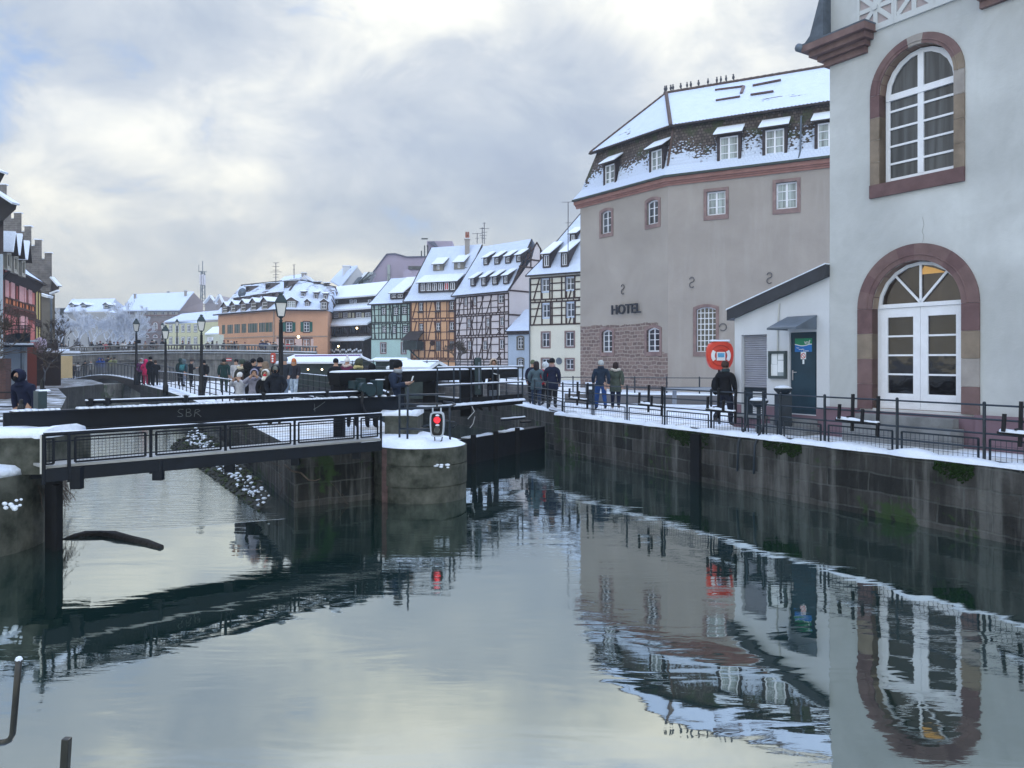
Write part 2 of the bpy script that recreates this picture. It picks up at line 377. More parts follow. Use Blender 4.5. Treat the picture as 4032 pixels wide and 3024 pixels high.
def snow_strip(mb, path, w, h, step=.16, amp=.5, k=0, seed=0):
    """lumpy ridge of snow along a path on top of a ledge"""
    pts = []; path = [Vector(p) for p in path]
    for a, b in zip(path, path[1:]):
        m = max(1, int((b - a).length / step)); pts += [a.lerp(b, i / m) for i in range(m)]
    pts.append(path[-1]); prof = [(-.5, 0), (-.46, .55), (-.25, .95), (.1, 1), (.38, .8), (.5, .3), (.5, 0)]; loops = []
    for i, p in enumerate(pts):
        d = (pts[min(i + 1, len(pts) - 1)] - pts[max(i - 1, 0)]); d.z = 0; d.normalize(); r = Vector((d.y, -d.x, 0))
        f = noise.noise(Vector((p.x * 1.7 + seed, p.y * 1.7, seed))); f2 = noise.noise(Vector((p.x * 5, p.y * 5, 3 + seed)))
        ww = w * (1 + amp * f * .8 + amp * f2 * .5); hh = h * max(.15, 1 + amp * f + amp * f2 * .6)
        loops.append([p + r * (a * ww) + Vector((0, 0, c * hh)) for a, c in prof])
    i0 = len(mb.v); n = len(prof)
    for L in loops: mb.v += [mb._p(p) for p in L]
    for i in range(len(loops) - 1):
        for j in range(n - 1): mb.f.append((i0 + i * n + j, i0 + i * n + j + 1, i0 + (i + 1) * n + j + 1, i0 + (i + 1) * n + j)); mb.m.append(k)
    mb.f.append(tuple(range(i0, i0 + n))); mb.f.append(tuple(i0 + (len(loops) - 1) * n + j for j in range(n))); mb.m += [k, k]
# ---------------------------------------------------------------- the setting: bed, water, ground
WL = -1.25
mb = MB(); mb.box(-2500, 2500, -300, 4000, -4, -3); mb.build('riverbed_ground', mat('mud', (.03, .035, .03), .9), kind='structure')
def water_mat():
    m, nt, b = base('river water', .02, .5); nt.nodes.remove(b); o = nt.nodes['Material Output']; g = geo(nt)
    sp = nt.nodes.new('ShaderNodeSeparateXYZ'); nt.links.new(g, sp.inputs[0])
    # calm pool near the bridge, ruffled stream beyond the lip that runs from the left pier to the island
    a, c = G(470, 2098, WL), G(1100, 2045, WL); k = (c.y - a.y) / (c.x - a.x)
    e = math_node(nt, 'SUBTRACT', math_node(nt, 'SUBTRACT', sp.outputs[1], a.y), math_node(nt, 'MULTIPLY', math_node(nt, 'SUBTRACT', sp.outputs[0], a.x), k))
    left = math_node(nt, 'LESS_THAN', math_node(nt, 'ADD', sp.outputs[0], math_node(nt, 'MULTIPLY', sp.outputs[1], .12)), -1.9)
    ruf = math_node(nt, 'MULTIPLY', ramp(nt, e, [(0.0, 0.0), (.03, 1.0)]), left)
    far = ramp(nt, math_node(nt, 'MULTIPLY', sp.outputs[1], .01), [(.13, .8), (.6, 1.0)])
    h1 = noise_tex(nt, g, .7, 3, .5, .6, (.55, 1.6, 1)); h2 = noise_tex(nt, g, 2.3, 3, .55, .5, (.6, 1.5, 1)); h3 = noise_tex(nt, g, 5.0, 4, .6, .8, (.35, 1.7, 1))
    zone = ramp(nt, noise_tex(nt, g, .16, 3, .6, .5), [(.40, .10), (.62, 1.0)])
    h = math_node(nt, 'ADD', math_node(nt, 'MULTIPLY', h1, .0065), math_node(nt, 'MULTIPLY', math_node(nt, 'MULTIPLY', h2, zone), .0029))
    h = math_node(nt, 'ADD', h, math_node(nt, 'MULTIPLY', math_node(nt, 'MULTIPLY', h3, zone), .0012))
    h = math_node(nt, 'ADD', h, math_node(nt, 'MULTIPLY', math_node(nt, 'MULTIPLY', h3, ruf), .009))
    bn = nt.nodes.new('ShaderNodeBump'); bn.inputs['Strength'].default_value = 1; bn.inputs['Distance'].default_value = 1.0
    nt.links.new(h, bn.inputs['Height'])
    gl = nt.nodes.new('ShaderNodeBsdfGlossy'); gl.inputs['Roughness'].default_value = .012; gl.inputs['Color'].default_value = (.90, .96, .945, 1)
    df = nt.nodes.new('ShaderNodeBsdfDiffuse'); df.inputs['Color'].default_value = (.003, .017, .015, 1)
    fr = nt.nodes.new('ShaderNodeFresnel'); fr.inputs['IOR'].default_value = 2.1
    nt.links.new(bn.outputs[0], gl.inputs['Normal']); nt.links.new(bn.outputs[0], fr.inputs['Normal'])
    f = math_node(nt, 'ADD', math_node(nt, 'MULTIPLY', fr.outputs[0], .85), .33, True)
    mx = nt.nodes.new('ShaderNodeMixShader'); nt.links.new(f, mx.inputs[0]); nt.links.new(df.outputs[0], mx.inputs[1]); nt.links.new(gl.outputs[0], mx.inputs[2])
    nt.links.new(mx.outputs[0], o.inputs[0]); return m
mb = MB(); mb.poly([(-500, -200, WL), (500, -200, WL), (500, 400, WL), (-500, 400, WL)]); mb.build('river_water', water_mat(), kind='structure')
SLUSH = ground_snow('trodden snow', .52); PAVE = ground_snow('snowy paving', .47)
RQ = [(20, -20), (13.35, 3.0), (8.4, 12.57), (1.4, 25.6), (1.95, 26.0), (1.2, 27.6), (.0, 32), (-10, 50), (-24.5, 88), (-25, 96), (-25, 110), (200, 110), (200, -20)]
IS = [(-4.5, 15.9), (-3.1, 16.9), (-3.0, 17.3), (-1.15, 17.5), (-3.6, 22), (-6.4, 31), (-16, 52), (-26, 68), (-31.5, 66), (-28.5, 59), (-21.3, 47), (-14.5, 35), (-8.4, 23.6)]
LB = [(-8.3, 12.6), (-9.4, 15.5), (-12, 20), (-22, 38), (-29.5, 50), (-31.3, 59), (-33, 62), (-43, 78), (-44, 110), (-200, 110), (-200, 6), (-20, 6), (-9.5, 11)]
def sheet(name, pts, z, m):
    mb = MB(); mb.poly([(x, y, z) for x, y in pts])
    me = mb.build(name, m, kind='structure'); bm = bmesh.new(); bm.from_mesh(me.data); bmesh.ops.triangulate(bm, faces=bm.faces)
    for f in bm.faces:
        if f.normal.z < 0: f.normal_flip()
    bm.to_mesh(me.data); bm.free(); return me
sheet('quay_pavement', RQ, 0, SLUSH); sheet('island_pavement', IS, 0, PAVE); sheet('bank_ground', LB, 0, ground_snow('bank earth', .42, ((.03, .03, .022), (.07, .065, .05))))
mb = MB(); mb.poly([(-3000, 110, -.01), (3000, 110, -.01), (3000, 4000, -.01), (-3000, 4000, -.01)]); mb.build('distant_ground', PAVE, kind='structure')

def quay_wall(name, label, pts, m, z1=-.004, th=.7, inward=1, parts=None):
    root = thing(name, label, 'quay wall', (*pts[0], WL))
    mb = MB(); n = len(pts); P = [Vector((x, y, 0)) for x, y in pts]; off = []
    for i in range(n):
        a = P[max(i - 1, 0)]; b = P[min(i + 1, n - 1)]; d = (b - a).normalized(); off.append(P[i] + Vector((d.y, -d.x, 0)) * th * inward)
    for i in range(n - 1):
        a, b, c, d = P[i], P[i + 1], off[i + 1], off[i]; zz = Vector((0, 0, z1)); z0 = Vector((0, 0, -2.99))
        mb.poly([a + z0, b + z0, b + zz, a + zz]); mb.poly([a + zz, b + zz, c + zz, d + zz]); mb.poly([d + z0, c + z0, c + zz, d + zz])
    mb.build('masonry', m, root); return root
w = quay_wall('quay_wall', 'long dark mossy stone quay wall below the railed walkway of the hotel side', [(13.35, 3.0), (8.4, 12.57), (1.4, 25.6), (1.95, 26.0), (1.2, 27.6), (0, 32)], QUAY)
mb = MB(); snow_strip(mb, [(8.75, 12.25, .0), (8.5, 12.72, .0), (1.55, 25.6, .0)], .36, .10, .11, .75, seed=3); snow_strip(mb, [(2.0, 26.2, 0), (1.35, 27.7, 0), (.2, 31.8, 0)], .42, .12, .2, .4, seed=9)
mb.build('snow_edge', SNOW, w, smooth=True)
mb = MB(); d = Vector((-7.0, 13.03, 0)).normalized(); nn = Vector((-d.y * 1, d.x, 0)) * -1
for px in (2527,):      # timber fender in its slot
    g = G(px, 1700, 0); t = (g.y - 12.57) / 13.03; p = Vector((8.4 - 7 * t, 12.57 + 13.03 * t, 0)); o = Vector((-.88, -.47, 0)) * .03
    mb.beam(p + o + Vector((0, 0, -2)), p + o + Vector((0, 0, -.05)), .32, .12, up=(-.88, -.47, 0))
mb.build('timber_fender', WOODDK, w)
MOSS = mat('bright moss', (.010, .024, .005), .95, .6, 14, .1, bmp=.03)
mb = MB()
for px, wd, hh in ((2740, 1.0, .5), (2660, .6, .25), (2700, .8, .42), (3060, .8, .28), (3120, .5, .3), (3740, .6, .28), (3790, .4, .34)):
    g = V(px, 1800, 12); a = (px - CX) / F; t = (a * 12.57 - 8.4) / (-7.0 - a * 13.03)
    c = Vector((8.4 - 7 * t, 12.57 + 13.03 * t, 0)); dr = Vector((-.473, .881, 0)); ou = Vector((-.881, -.473, 0))
    for i in range(200):
        u = rnd.uniform(-1, 1); z = -hh * rnd.random() ** 1.3 * (1 - .5 * abs(u)); r = rnd.uniform(.012, .032)
        mb.ball(c + dr * (u * wd / 2) + ou * .01 + Vector((0, 0, z - .03)), r, n=5, sc=(.8, .8, .8))
mb.build('moss_cushion', MOSS, w, smooth=True)
w2 = quay_wall('quay_wall', 'dark stone wall of the lock chamber running back towards the market huts', [(0, 32), (-10, 50), (-24.5, 88), (-25, 96)], QUAY2)
w3 = quay_wall('quay_wall', 'blackish masonry wall under the girder bridge, streaked and hung with branches', [(-3.0, 17.3), (-3.1, 16.9), (-4.5, 15.9), (-8.4, 23.6), (-14.5, 35), (-21.3, 47), (-28.5, 59), (-31.5, 66)][::-1], QUAY, inward=-1)
w4 = quay_wall('quay_wall', 'shaded lock wall on the far side of the round concrete pier', [(-1.15, 17.5), (-3.6, 22), (-6.4, 31), (-16, 52), (-26, 68)], QUAY, inward=-1)
w5 = quay_wall('quay_wall', 'weathered stone bank wall below the arched footbridge on the old town bank', [(-8.3, 12.6), (-9.4, 15.5), (-12, 20), (-22, 38), (-29.5, 50), (-31.3, 59), (-33, 62), (-43, 78), (-44, 96)], QUAY2, inward=-1)

# ---------------------------------------------------------------- white corner building
WALLW = plaster('cool white render', (.54, .565, .58), .42, (.47, .50, .50))
PLINTH = plaster('mauve plinth paint', (.20, .135, .165), .25)
A = Fr((7.64, 18.5), (.53, -.848)); I = lambda x, y: (x, y)
wb = thing('corner_building', 'white rendered building with two red sandstone arches, one a window and one a glazed door', 'building', A((0, 0, 0)))
ul = A.uz(3464, 450)[0]; ur = A.uz(3758, 450)[0]; zs = A.uz(3480, 722)[1]; zt = A.uz(3640, 165)[1]
dl = A.uz(3436, 1400)[0]; dr_ = A.uz(3788, 1400)[0]; dzb = .72; dzt = A.uz(3628, 1022)[1]
rw = (ur - ul) / 2; rd = (dr_ - dl) / 2
mb = MB(A); wall_holes(mb, 0, 9, 0, 13, [(ul, ur, zs, zt, rw), (dl, dr_, dzb, dzt, rd)], 0, 1, .28)
B = A.side(0)
mb.poly([A((0, 0, 0)), A((0, -9, 0)), A((0, -9, 9.3)), A((0, 0, 9.3))]) if False else None
mb.fr = None
mb.poly([A((0, 0, 0)), A((0, -9, 0)), A((0, -9, 13)), A((0, 0, 13))]); mb.poly([A((9, 0, 0)), A((9, -9, 0)), A((9, -9, 13)), A((9, 0, 13))]); mb.poly([A((0, -9, 0)), A((9, -9, 0)), A((9, -9, 13)), A((0, -9, 13))]); mb.poly([A((0, 0, 13)), A((9, 0, 13)), A((9, -9, 13)), A((0, -9, 13))])
mb.build('wall', [WALLW, SANDW], wb, fix=False); mb = MB(A); ck = A.uz(3633, 955); mb.tube([(ck[0], .002, ck[1]), (ck[0] + .03, .002, ck[1] + .14), (ck[0] - .01, .002, ck[1] + .24), (ck[0] + .03, .002, ck[1] + .38), (ck[0], .002, ck[1] + .55)], .004, 3); mb.build('crack', mat('dark crack line', (.2, .2, .2)), wb)  # crack in the render, drawn as a thin dark line
mb = MB(A); mb.box(-.02, dl - .32, 0, .09, 0, .70); mb.box(dr_ + .30, 9, 0, .09, 0, .70); mb.box(dl - .32, dr_ + .30, .0, .05, 0, .66)
mb.box(-.02, dl - .32, .092, .12, .64, .705); mb.box(dr_ + .30, 9, .092, .12, .64, .705); mb.build('plinth', PLINTH, wb)
mb = MB(A); mb.box(dl - .35, dr_ + .1, .125, .62, 0, .40); mb.box(dl - .2, dr_, .125, .36, .404, .60); mb.build('door_step', CURB, wb)
# stone rings, cut into blocks of slightly different stone
SA = [mat('sandstone rose', (.165, .11, .11), .85, .18, 3, .2, bmp=.008), mat('sandstone plum', (.14, .088, .092), .85, .2, 3, .2, bmp=.008), mat('sandstone buff', (.22, .18, .145), .85, .2, 3, .2, bmp=.008), mat('sandstone pale', (.30, .28, .27), .85, .15, 3, .2, bmp=.008)]
def stone_arch(parent, name, fr, ua, ub, za, zb, t, n1, nin, ks, seats=4, N=24, sill=.0):
    w = (ub - ua) / 2; c = (ua + ub) / 2; zc = zb - w; mb = MB(fr)
    segs = []
    for s in (0, 1):
        for i in range(seats):
            a = za + (zc - za) * i / seats; b = za + (zc - za) * (i + 1) / seats - .006
            x0, x1 = ((ua - t, ua), (ub, ub + t))[s]
            k = ks[s][i]
            mb.poly([(x0, n1, a), (x1, n1, a), (x1, n1, b), (x0, n1, b)], k)
            xo, xi = ((ua - t, ua), (ub + t, ub))[s]
            mb.poly([(xo, n1, a), (xo, n1, b), (xo, 0, b), (xo, 0, a)], k); mb.poly([(xi, n1, a), (xi, n1, b), (xi, nin, b), (xi, nin, a)], k)
    arcs = ks[2]
    for i in range(N):
        p, q = math.pi * i / N, math.pi * (i + 1) / N; k = arcs[int(i * len(arcs) / N)]
        pt = lambda r, a, n: (c - r * math.cos(a), n, zc + r * math.sin(a))
        mb.poly([pt(w + t, p, n1), pt(w + t, q, n1), pt(w, q, n1), pt(w, p, n1)], k)
        mb.poly([pt(w + t, p, n1), pt(w + t, q, n1), pt(w + t, q, 0), pt(w + t, p, 0)], k)
        mb.poly([pt(w, p, n1), pt(w, q, n1), pt(w, q, nin), pt(w, p, nin)], k)
        mb.tube([pt(w + t * .34, p, n1 + .0), pt(w + t * .34, q, n1 + .0)], .018, 5, k)
    if sill: mb.box(ua - t, ub + t, -.1, n1 + .03, za - sill, za - .003, 1)
    return mb.build(name, SA, parent)
stone_arch(wb, 'window_surround', A, ul, ur, zs, zt, .22, .035, -.25, ([2, 2, 2, 1], [2, 2, 2, 3], [1, 0, 0, 1, 3, 0, 0, 0, 2]), 4, 27, sill=.30)
stone_arch(wb, 'door_surround', A, dl, dr_, dzb - .02, dzt, .36, .04, -.25, ([1, 0, 2, 1], [0, 3, 2, 1], [0, 1, 0, 0, 1, 0, 0, 1, 0, 0]), 4, 30)
wd = window(wb, A, ul + .02, ur - .02, zs + .02, zt - .02, rw - .02, 2, (.15, .29, .43, .57), n=-.2, fw=.10, bw=.045, mull=.13, pane=GL_FOLD, transom=.68, label='tall arched white window with grey curtains behind its panes')
# glazed double door
dt = A.uz(3626, 1196)[1]
door = MB(A); ring(door, outline(dl, dr_, dzb, dzt - .01, rd), outline(dl + .07, dr_ - .07, dzb + .01, dzt - .08, rd - .07), -.2, -.27, -.27)
door.box(dl + .05, dr_ - .05, -.27, -.17, dt - .045, dt + .045); dob = door.build('door', WHITEP, wb)
mb = MB(A); c = (dl + dr_) / 2
for aa in (48, 90, 132):
    r = rd - .08; mb.beam((c, -.22, dt + .04), (c - r * math.cos(R(aa)) * .98, -.22, top_at(c - r * math.cos(R(aa)) * .98, dl, dr_, dzt, rd) - .05), .05, .03, up=(0, 1, 0))
fl = mb.build('fanlight_bars', WHITEP, dob)
mb = MB(A); mb.poly([(p[0], -.25, p[1]) for p in outline(dl + .02, dr_ - .02, dt, dzt - .03, rd - .02)]); mb.build('fanlight_pane', glass('glass with painted brown reflections', (.035, .026, .022), .05, .8), dob, fix=False)  # reflections of timbered houses put into the glass colour as brown patches
mb = MB(A); u1, z1 = A.uz(3618, 1078, -.24); u2, z2 = A.uz(3735, 1066, -.24); zz = top_at(u1, dl, dr_, dzt, rd) - .10
mb.poly([(u1, -.246, z1 - .02), (u2 - .06, -.246, z1 - .02), (u2 - .30, -.246, zz - .08), (u1 + .12, -.246, zz - .01)]); m, n_, b_ = base('lit warm ceiling', .6); b_.inputs['Base Color'].default_value = (.5, .3, .1, 1); b_.inputs['Emission Color'].default_value = (1, .55, .18, 1); b_.inputs['Emission Strength'].default_value = .14
mb.build('lit_pane', m, dob, fix=False)
for a, b in ((dl + .072, c - .004), (c + .004, dr_ - .072)):
    mb = MB(A); lw_ = b - a; pa, pb = a + .18 * lw_, b - .17 * lw_; hd_ = dt - dzb; zr = [dzb + .15 * hd_ + i * (.74 * hd_) / 4 for i in range(5)]
    mb.box(a, pa, -.25, -.20, dzb, dt - .05); mb.box(pb, b, -.25, -.20, dzb, dt - .05); mb.box(pa, pb, -.25, -.20, dzb, zr[0]); mb.box(pa, pb, -.25, -.20, zr[4], dt - .05)
    for z in zr[1:4]: mb.box(pa, pb, -.245, -.205, z - .02, z + .02)
    mb.box(a + .14, b - .14, -.199, -.19, dzb + .14, dzb + .30); lf = mb.build('door_leaf', WHITEP, dob)
    mb = MB(A); mb.poly([(pa, -.235, zr[0]), (pb, -.235, zr[0]), (pb, -.235, zr[4]), (pa, -.235, zr[4])]); mb.build('pane', glass('black reflecting glass', (.010, .010, .012), .04, .8), dob, fix=False)
    MATS.pop('black reflecting glass', None)
# sandstone eaves returning round the corner, gutter, slate roof edge, lattice panels
def cornice(mb, ua, ub, z, ret=True):
    for i, (p, a, b) in enumerate(((.10, 0, .14), (.20, .143, .26), (.34, .263, .40), (.46, .403, .56))):
        mb.box(ua - (p if ret else 0), ub + p * .6, -.0 + .002 * i, p, z + a, z + b)
mb = MB(A); zc = 8.86; uc = A.uz(3425, 130, .3)[0]; ur2 = A.uz(3775, 20, .3)[0]
cornice(mb, 0, uc - .3, zc); cornice(mb, ur2 + .3, 9, zc + .02, False)
for i, (p, a, b) in enumerate(((.10, 0, .14), (.20, .143, .26), (.34, .263, .40), (.46, .403, .56))): mb.box(-p, -.001 * (i + 1), -9, -.001, zc + a, zc + b)
mb.build('cornice', SAND, wb)
mb = MB(A); mb.tube([(-.52, .5, zc + .54), (-.52, -9, zc + .54)], .10, 8); mb.build('gutter', GREYZ, wb, smooth=True)
mb = MB(A); mb.solid([(-.50, .35, zc + .60), (-.30, .35, zc + .78), (.03, .30, zc + 1.9), (.03, .3, zc + .60)], [(-.50, -9, zc + .60), (-.30, -9, zc + .78), (.03, -9, zc + 1.9), (.03, -9, zc + .6)])
mb.box(-.48, uc - .02, .005, .46, zc + .565, zc + .60); mb.build('roof', mat('slate', (.08, .10, .13), .6, .3, 4, .3), wb)
mb = MB(A); snow_strip(mb, [(A((-.5, .25, zc + .6))), A((uc - .1, .25, zc + .6))], .42, .05, .15, .3, seed=2); mb.fr = None; mb.build('snow', SNOW, wb, smooth=True)
LAT = plaster('white lattice paint', (.55, .58, .60), .1)
mb = MB(A); x0 = uc - .16; zc2 = A.uz(3450, 29)[1]
for j in range(3):
    cx = A.uz(3450, 29)[0] + j * .90; s = .42
    mb.box(cx - s - .035, cx - s + .03, .003, .05, zc2 - s - .12, zc2 + s + .1); mb.box(cx + s - .03, cx + s + .035, .003, .05, zc2 - s - .12, zc2 + s + .1)
    mb.box(cx - s + .03, cx + s - .03, .003, .048, zc2 - s - .12, zc2 - s + .02); mb.box(cx - s + .03, cx + s - .03, .003, .048, zc2 + s - .02, zc2 + s + .1)
    for a in range(0, 180, 45):
        L = .43 if a % 90 == 0 else .56; dx, dz = math.cos(R(a)) * L, math.sin(R(a)) * L
        mb.beam((cx - dx, .022, zc2 - dz), (cx + dx, .022, zc2 + dz), .10, .03 + .002 * (a // 45), up=(0, 1, 0))
    mb.fr = A; mb.tube([(cx, .03, zc2), (cx, .075, zc2)], .07, 12)
mb.box(x0, 3.6, .003, .05, zc2 - .78, zc2 - .545) if False else None
mb.build('lattice_panel', LAT, wb)
mb = MB(A); mb.box(A.uz(3420, 29)[0] - .3, 3.9, .0005, .0025, zc2 - .42, zc2 + .5); mb.build('panel_backing', plaster('pinkish render', (.40, .35, .36), .1), wb)

# ---------------------------------------------------------------- lock keeper's lodge with the lean-to roof
LODGE = plaster('warm white render', (.60, .63, .68), .12)
u0 = A.uz(2893, 1500)[0]; lod = thing('lock_lodge', 'small white lean-to lodge with sloping dark roof edge between hotel and corner building', 'lodge', A((u0, 0, 0)))
Z5 = ZM(2700, 1000, .4522)
ta = A.uz(*Z5(415, 560))[1]; tb = A.uz(*Z5(1255, 190))[1]; u1 = -.004
sh = px_rect(A, Z5, 485, 706, 703, 1395); dd = px_rect(A, Z5, 903, 1140, 680, 1395)
def tz(u): return ta + (tb - ta) * (u - u0) / (0 - u0)
mb = MB(A); zm = min(sh[3], dd[3]); zm = max(sh[3], dd[3]) + .02
wall_holes(mb, u0, u1, 0, zm, [(*sh, 0), (*dd, 0)], 0, 0, .16); mb.poly([(u0, 0, zm), (u1, 0, zm), (u1, 0, tz(u1)), (u0, 0, tz(u0))])
mb.poly([(u0, 0, 0), (u0, -5, 0), (u0, -5, tz(u0)), (u0, 0, tz(u0))]); mb.build('wall', LODGE, lod, fix=False)
mb = MB(A); mb.box(u0 - .01, sh[0], .0, .02, 0, .62); mb.box(sh[1], dd[0], .0, .02, 0, .62); mb.box(dd[1], u1, .0, .02, 0, .62); mb.box(sh[0], sh[1], 0, .02, 0, sh[2] - .06); mb.box(dd[0], dd[1], 0, .02, 0, dd[2] - .02)
mb.build('plinth', PLINTH, lod)
mb = MB(A); e = .14; mb.solid([(u0 - e, .16, tz(u0 - e) - .02), (u0 - e, .16, tz(u0 - e) + .27), (u0 - e, -5.2, tz(u0 - e) + .27), (u0 - e, -5.2, tz(u0 - e) - .02)], [(u1, .16, tz(u1) - .02), (u1, .16, tz(u1) + .27), (u1, -5.2, tz(u1) + .27), (u1, -5.2, tz(u1) - .02)])
mb.build('roof', mat('anthracite sheet', (.03, .034, .045), .5, .25, 3, .4), lod)
mb = MB(A); mb.solid([(u0 - e - .02, .18, tz(u0) + .22), (u0 - e - .02, .18, tz(u0) + .255), (u0 - e, -5.2, tz(u0) + .255), (u0 - e, -5.2, tz(u0) + .22)], [(u1, .18, tz(u1) + .27), (u1, .18, tz(u1) + .30), (u1, -5.2, tz(u1) + .30), (u1, -5.2, tz(u1) + .27)]); mb.build('snow', SNOW, lod) 
mb = MB(A); s1 = A.uz(*Z5(600, 1165))[1]; n = 24
SHUT = mat('grey roller shutter', (.27, .28, .33), .5, .08, 3, .4)
for i in range(n):
    za = s1 + (sh[3] - s1) * i / n; zb = s1 + (sh[3] - s1) * (i + 1) / n; mb.solid([(sh[0] + .02, -.12, za), (sh[0] + .02, -.095, (za * .6 + zb * .4)), (sh[0] + .02, -.12, zb)], [(sh[1] - .02, -.12, za), (sh[1] - .02, -.095, (za * .6 + zb * .4)), (sh[1] - .02, -.12, zb)])
so_ = mb.build('roller_shutter', SHUT, lod); mb = MB(A); mb.box(sh[0] + .01, sh[1] - .01, -.15, -.10, sh[2], s1 - .002, 0)
for i in range(12): z = s1 - .12 - i * .05; mb.box(sh[0] + .32, sh[0] + .62, -.099, -.08, z - .014, z + .014, 1)
mb.build('counter_panel', [METAL2, mat('white slats', (.6, .62, .66), .5, .1)], lod)
mb = MB(A); mb.box(sh[0] - .05, sh[1] + .05, .022, .16, sh[2] - .10, sh[2] - .02); mb.build('sill', CURB, lod)
mb = MB(A); mb.box(dd[0], dd[1], -.12, -.06, dd[2], dd[3]); mb.box(dd[0] + .12, dd[1] - .06, -.059, -.045, dd[2] + .08, dd[3] - .1); dq = mb.build('door', mat('petrol blue door', (.018, .045, .07), .45, .15), lod)
mb = MB(A); h = A.uz(*Z5(935, 1030), 0); mb.tube([(dd[0] + .06, -.03, h[1]), (dd[0] + .19, -.03, h[1])], .012, 6); mb.box(dd[0] + .05, dd[0] + .08, -.05, -.035, h[1] - .2, h[1] + .05); mb.build('handle', mat('steel', (.5, .5, .52), .3, .1, 3, .5, .8), dq)
# canopy
mb = MB(A); cl = A.uz(*Z5(890, 560))[0]; cr = A.uz(*Z5(1148, 560))[0]; zt_ = A.uz(*Z5(1020, 560))[1]; zb_ = dd[3] + .05
mb.solid([(cl, .02, zt_), (cl, .8, zb_), (cl, .8, zb_ + .05), (cl, .02, zt_ + .06)], [(cr, .02, zt_), (cr, .8, zb_), (cr, .8, zb_ + .05), (cr, .02, zt_ + .06)])
mb.poly([(cr - .01, .02, zt_), (cr - .01, .8, zb_), (cr - .01, .02, zb_)]); mb.poly([(cl + .01, .02, zt_), (cl + .01, .8, zb_), (cl + .01, .02, zb_)]); mb.build('door_canopy', GREYZ, lod)
def text(s, fr, u, z, size, m, parent, name='lettering', ext=.004, n=.0, align='CENTER', shear=0):
    cu = bpy.data.curves.new(name, 'FONT'); cu.body = s; cu.size = size; cu.extrude = ext; cu.align_x = align; cu.align_y = 'CENTER'
    tmp = bpy.data.objects.new('t', cu); scene.collection.objects.link(tmp); dg = bpy.context.evaluated_depsgraph_get(); dg.update()
    me = bpy.data.meshes.new_from_object(tmp.evaluated_get(dg)); bpy.data.objects.remove(tmp); me.name = name
    M = rootm(parent)
    for v in me.vertices: v.co = M @ fr((u + v.co.x, n + ext + v.co.z, z + v.co.y))
    me.materials.clear(); me.materials.append(m); o = bpy.data.objects.new(name, me); scene.collection.objects.link(o); o.parent = parent; return o
sg = px_rect(A, Z5, 952, 1100, 735, 852, -.04); GREEN = mat('sign green', (.02, .22, .12), .4, .05); BLUE = mat('sign blue', (.02, .16, .50), .4, .05); PAPER = mat('white paper', (.72, .76, .80), .6, .05)
sgo = thing('door_sign', 'green and blue waterways sign with white letters on the dark lodge door', 'sign', A((sg[0], 0, sg[2])))
mb = MB(A); sw, shh = sg[1] - sg[0], sg[3] - sg[2]; n0 = -.043
mb.box(sg[0], sg[1], n0, n0 + .006, sg[2], sg[3], 0)
N = 14
for i in range(N):
    a, b = sg[0] + sw * i / N, sg[0] + sw * (i + 1) / N; f = lambda x: sg[2] + shh * (.50 + .06 * math.sin((x - sg[0]) / sw * 6.0 + 2))
    mb.poly([(a, n0 + .009, sg[2]), (b, n0 + .009, sg[2]), (b, n0 + .009, f(b)), (a, n0 + .009, f(a))], 1)
    mb.poly([(a, n0 + .0095, f(a) - .008), (b, n0 + .0095, f(b) - .008), (b, n0 + .0095, f(b) + .012), (a, n0 + .0095, f(a) + .012)], 2)
mb.build('board', [GREEN, BLUE, PAPER], sgo, fix=False)
text('vnf', A, sg[0] + sw * .73, sg[2] + shh * .70, shh * .42, PAPER, sgo, n=n0 + .009)
text('Voies', A, sg[0] + sw * .10, sg[2] + shh * .30, shh * .11, PAPER, sgo, n=n0 + .01, align='LEFT'); text('navigables', A, sg[0] + sw * .24, sg[2] + shh * .19, shh * .12, PAPER, sgo, n=n0 + .01, align='LEFT'); text('de France', A, sg[0] + sw * .50, sg[2] + shh * .07, shh * .12, PAPER, sgo, n=n0 + .01, align='LEFT')
ns = px_rect(A, Z5, 1002, 1047, 852, 916, -.04); nso = thing('notice', 'small white no photography notice with a red ring below the waterways sign', 'sign', A((ns[0], 0, ns[2])))
mb = MB(A); mb.box(ns[0], ns[1], n0, n0 + .005, ns[2], ns[3], 0); mb.box(ns[0] + .05, ns[1] - .05, n0, n0 + .005, ns[2] - .12, ns[2] - .01, 0); cu_, cz = (ns[0] + ns[1]) / 2, ns[3] - .10
RED = mat('signal red', (.50, .03, .025), .45, .1)
for i in range(16):
    a, b = 2 * math.pi * i / 16, 2 * math.pi * (i + 1) / 16
    mb.poly([(cu_ + .05 * math.cos(a), n0 + .008, cz + .05 * math.sin(a)), (cu_ + .05 * math.cos(b), n0 + .008, cz + .05 * math.sin(b)), (cu_ + .068 * math.cos(b), n0 + .008, cz + .068 * math.sin(b)), (cu_ + .068 * math.cos(a), n0 + .008, cz + .068 * math.sin(a))], 1)
mb.beam((cu_ - .04, n0 + .008, cz + .04), (cu_ + .04, n0 + .008, cz - .04), .015, .002, 1, up=(0, 1, 0)); mb.build('board', [PAPER, RED], nso)
nb = px_rect(A, Z5, 722, 874, 845, 1085, .05); nbo = thing('notice_board', 'grey framed glazed notice board with white papers on the lodge wall', 'notice board', A((nb[0], 0, nb[2])))
mb = MB(A); ring(mb, outline(*nb), outline(nb[0] + .06, nb[1] - .06, nb[2] + .07, nb[3] - .07), .075, .002, .045); mb.build('frame', mat('grey green frame', (.05, .07, .075), .5, .2), nbo)
mb = MB(A); mb.poly([(p[0], .03, p[1]) for p in outline(*nb)]); mb.build('back_panel', mat('grey board', (.28, .33, .36), .5, .15), nbo, fix=False)
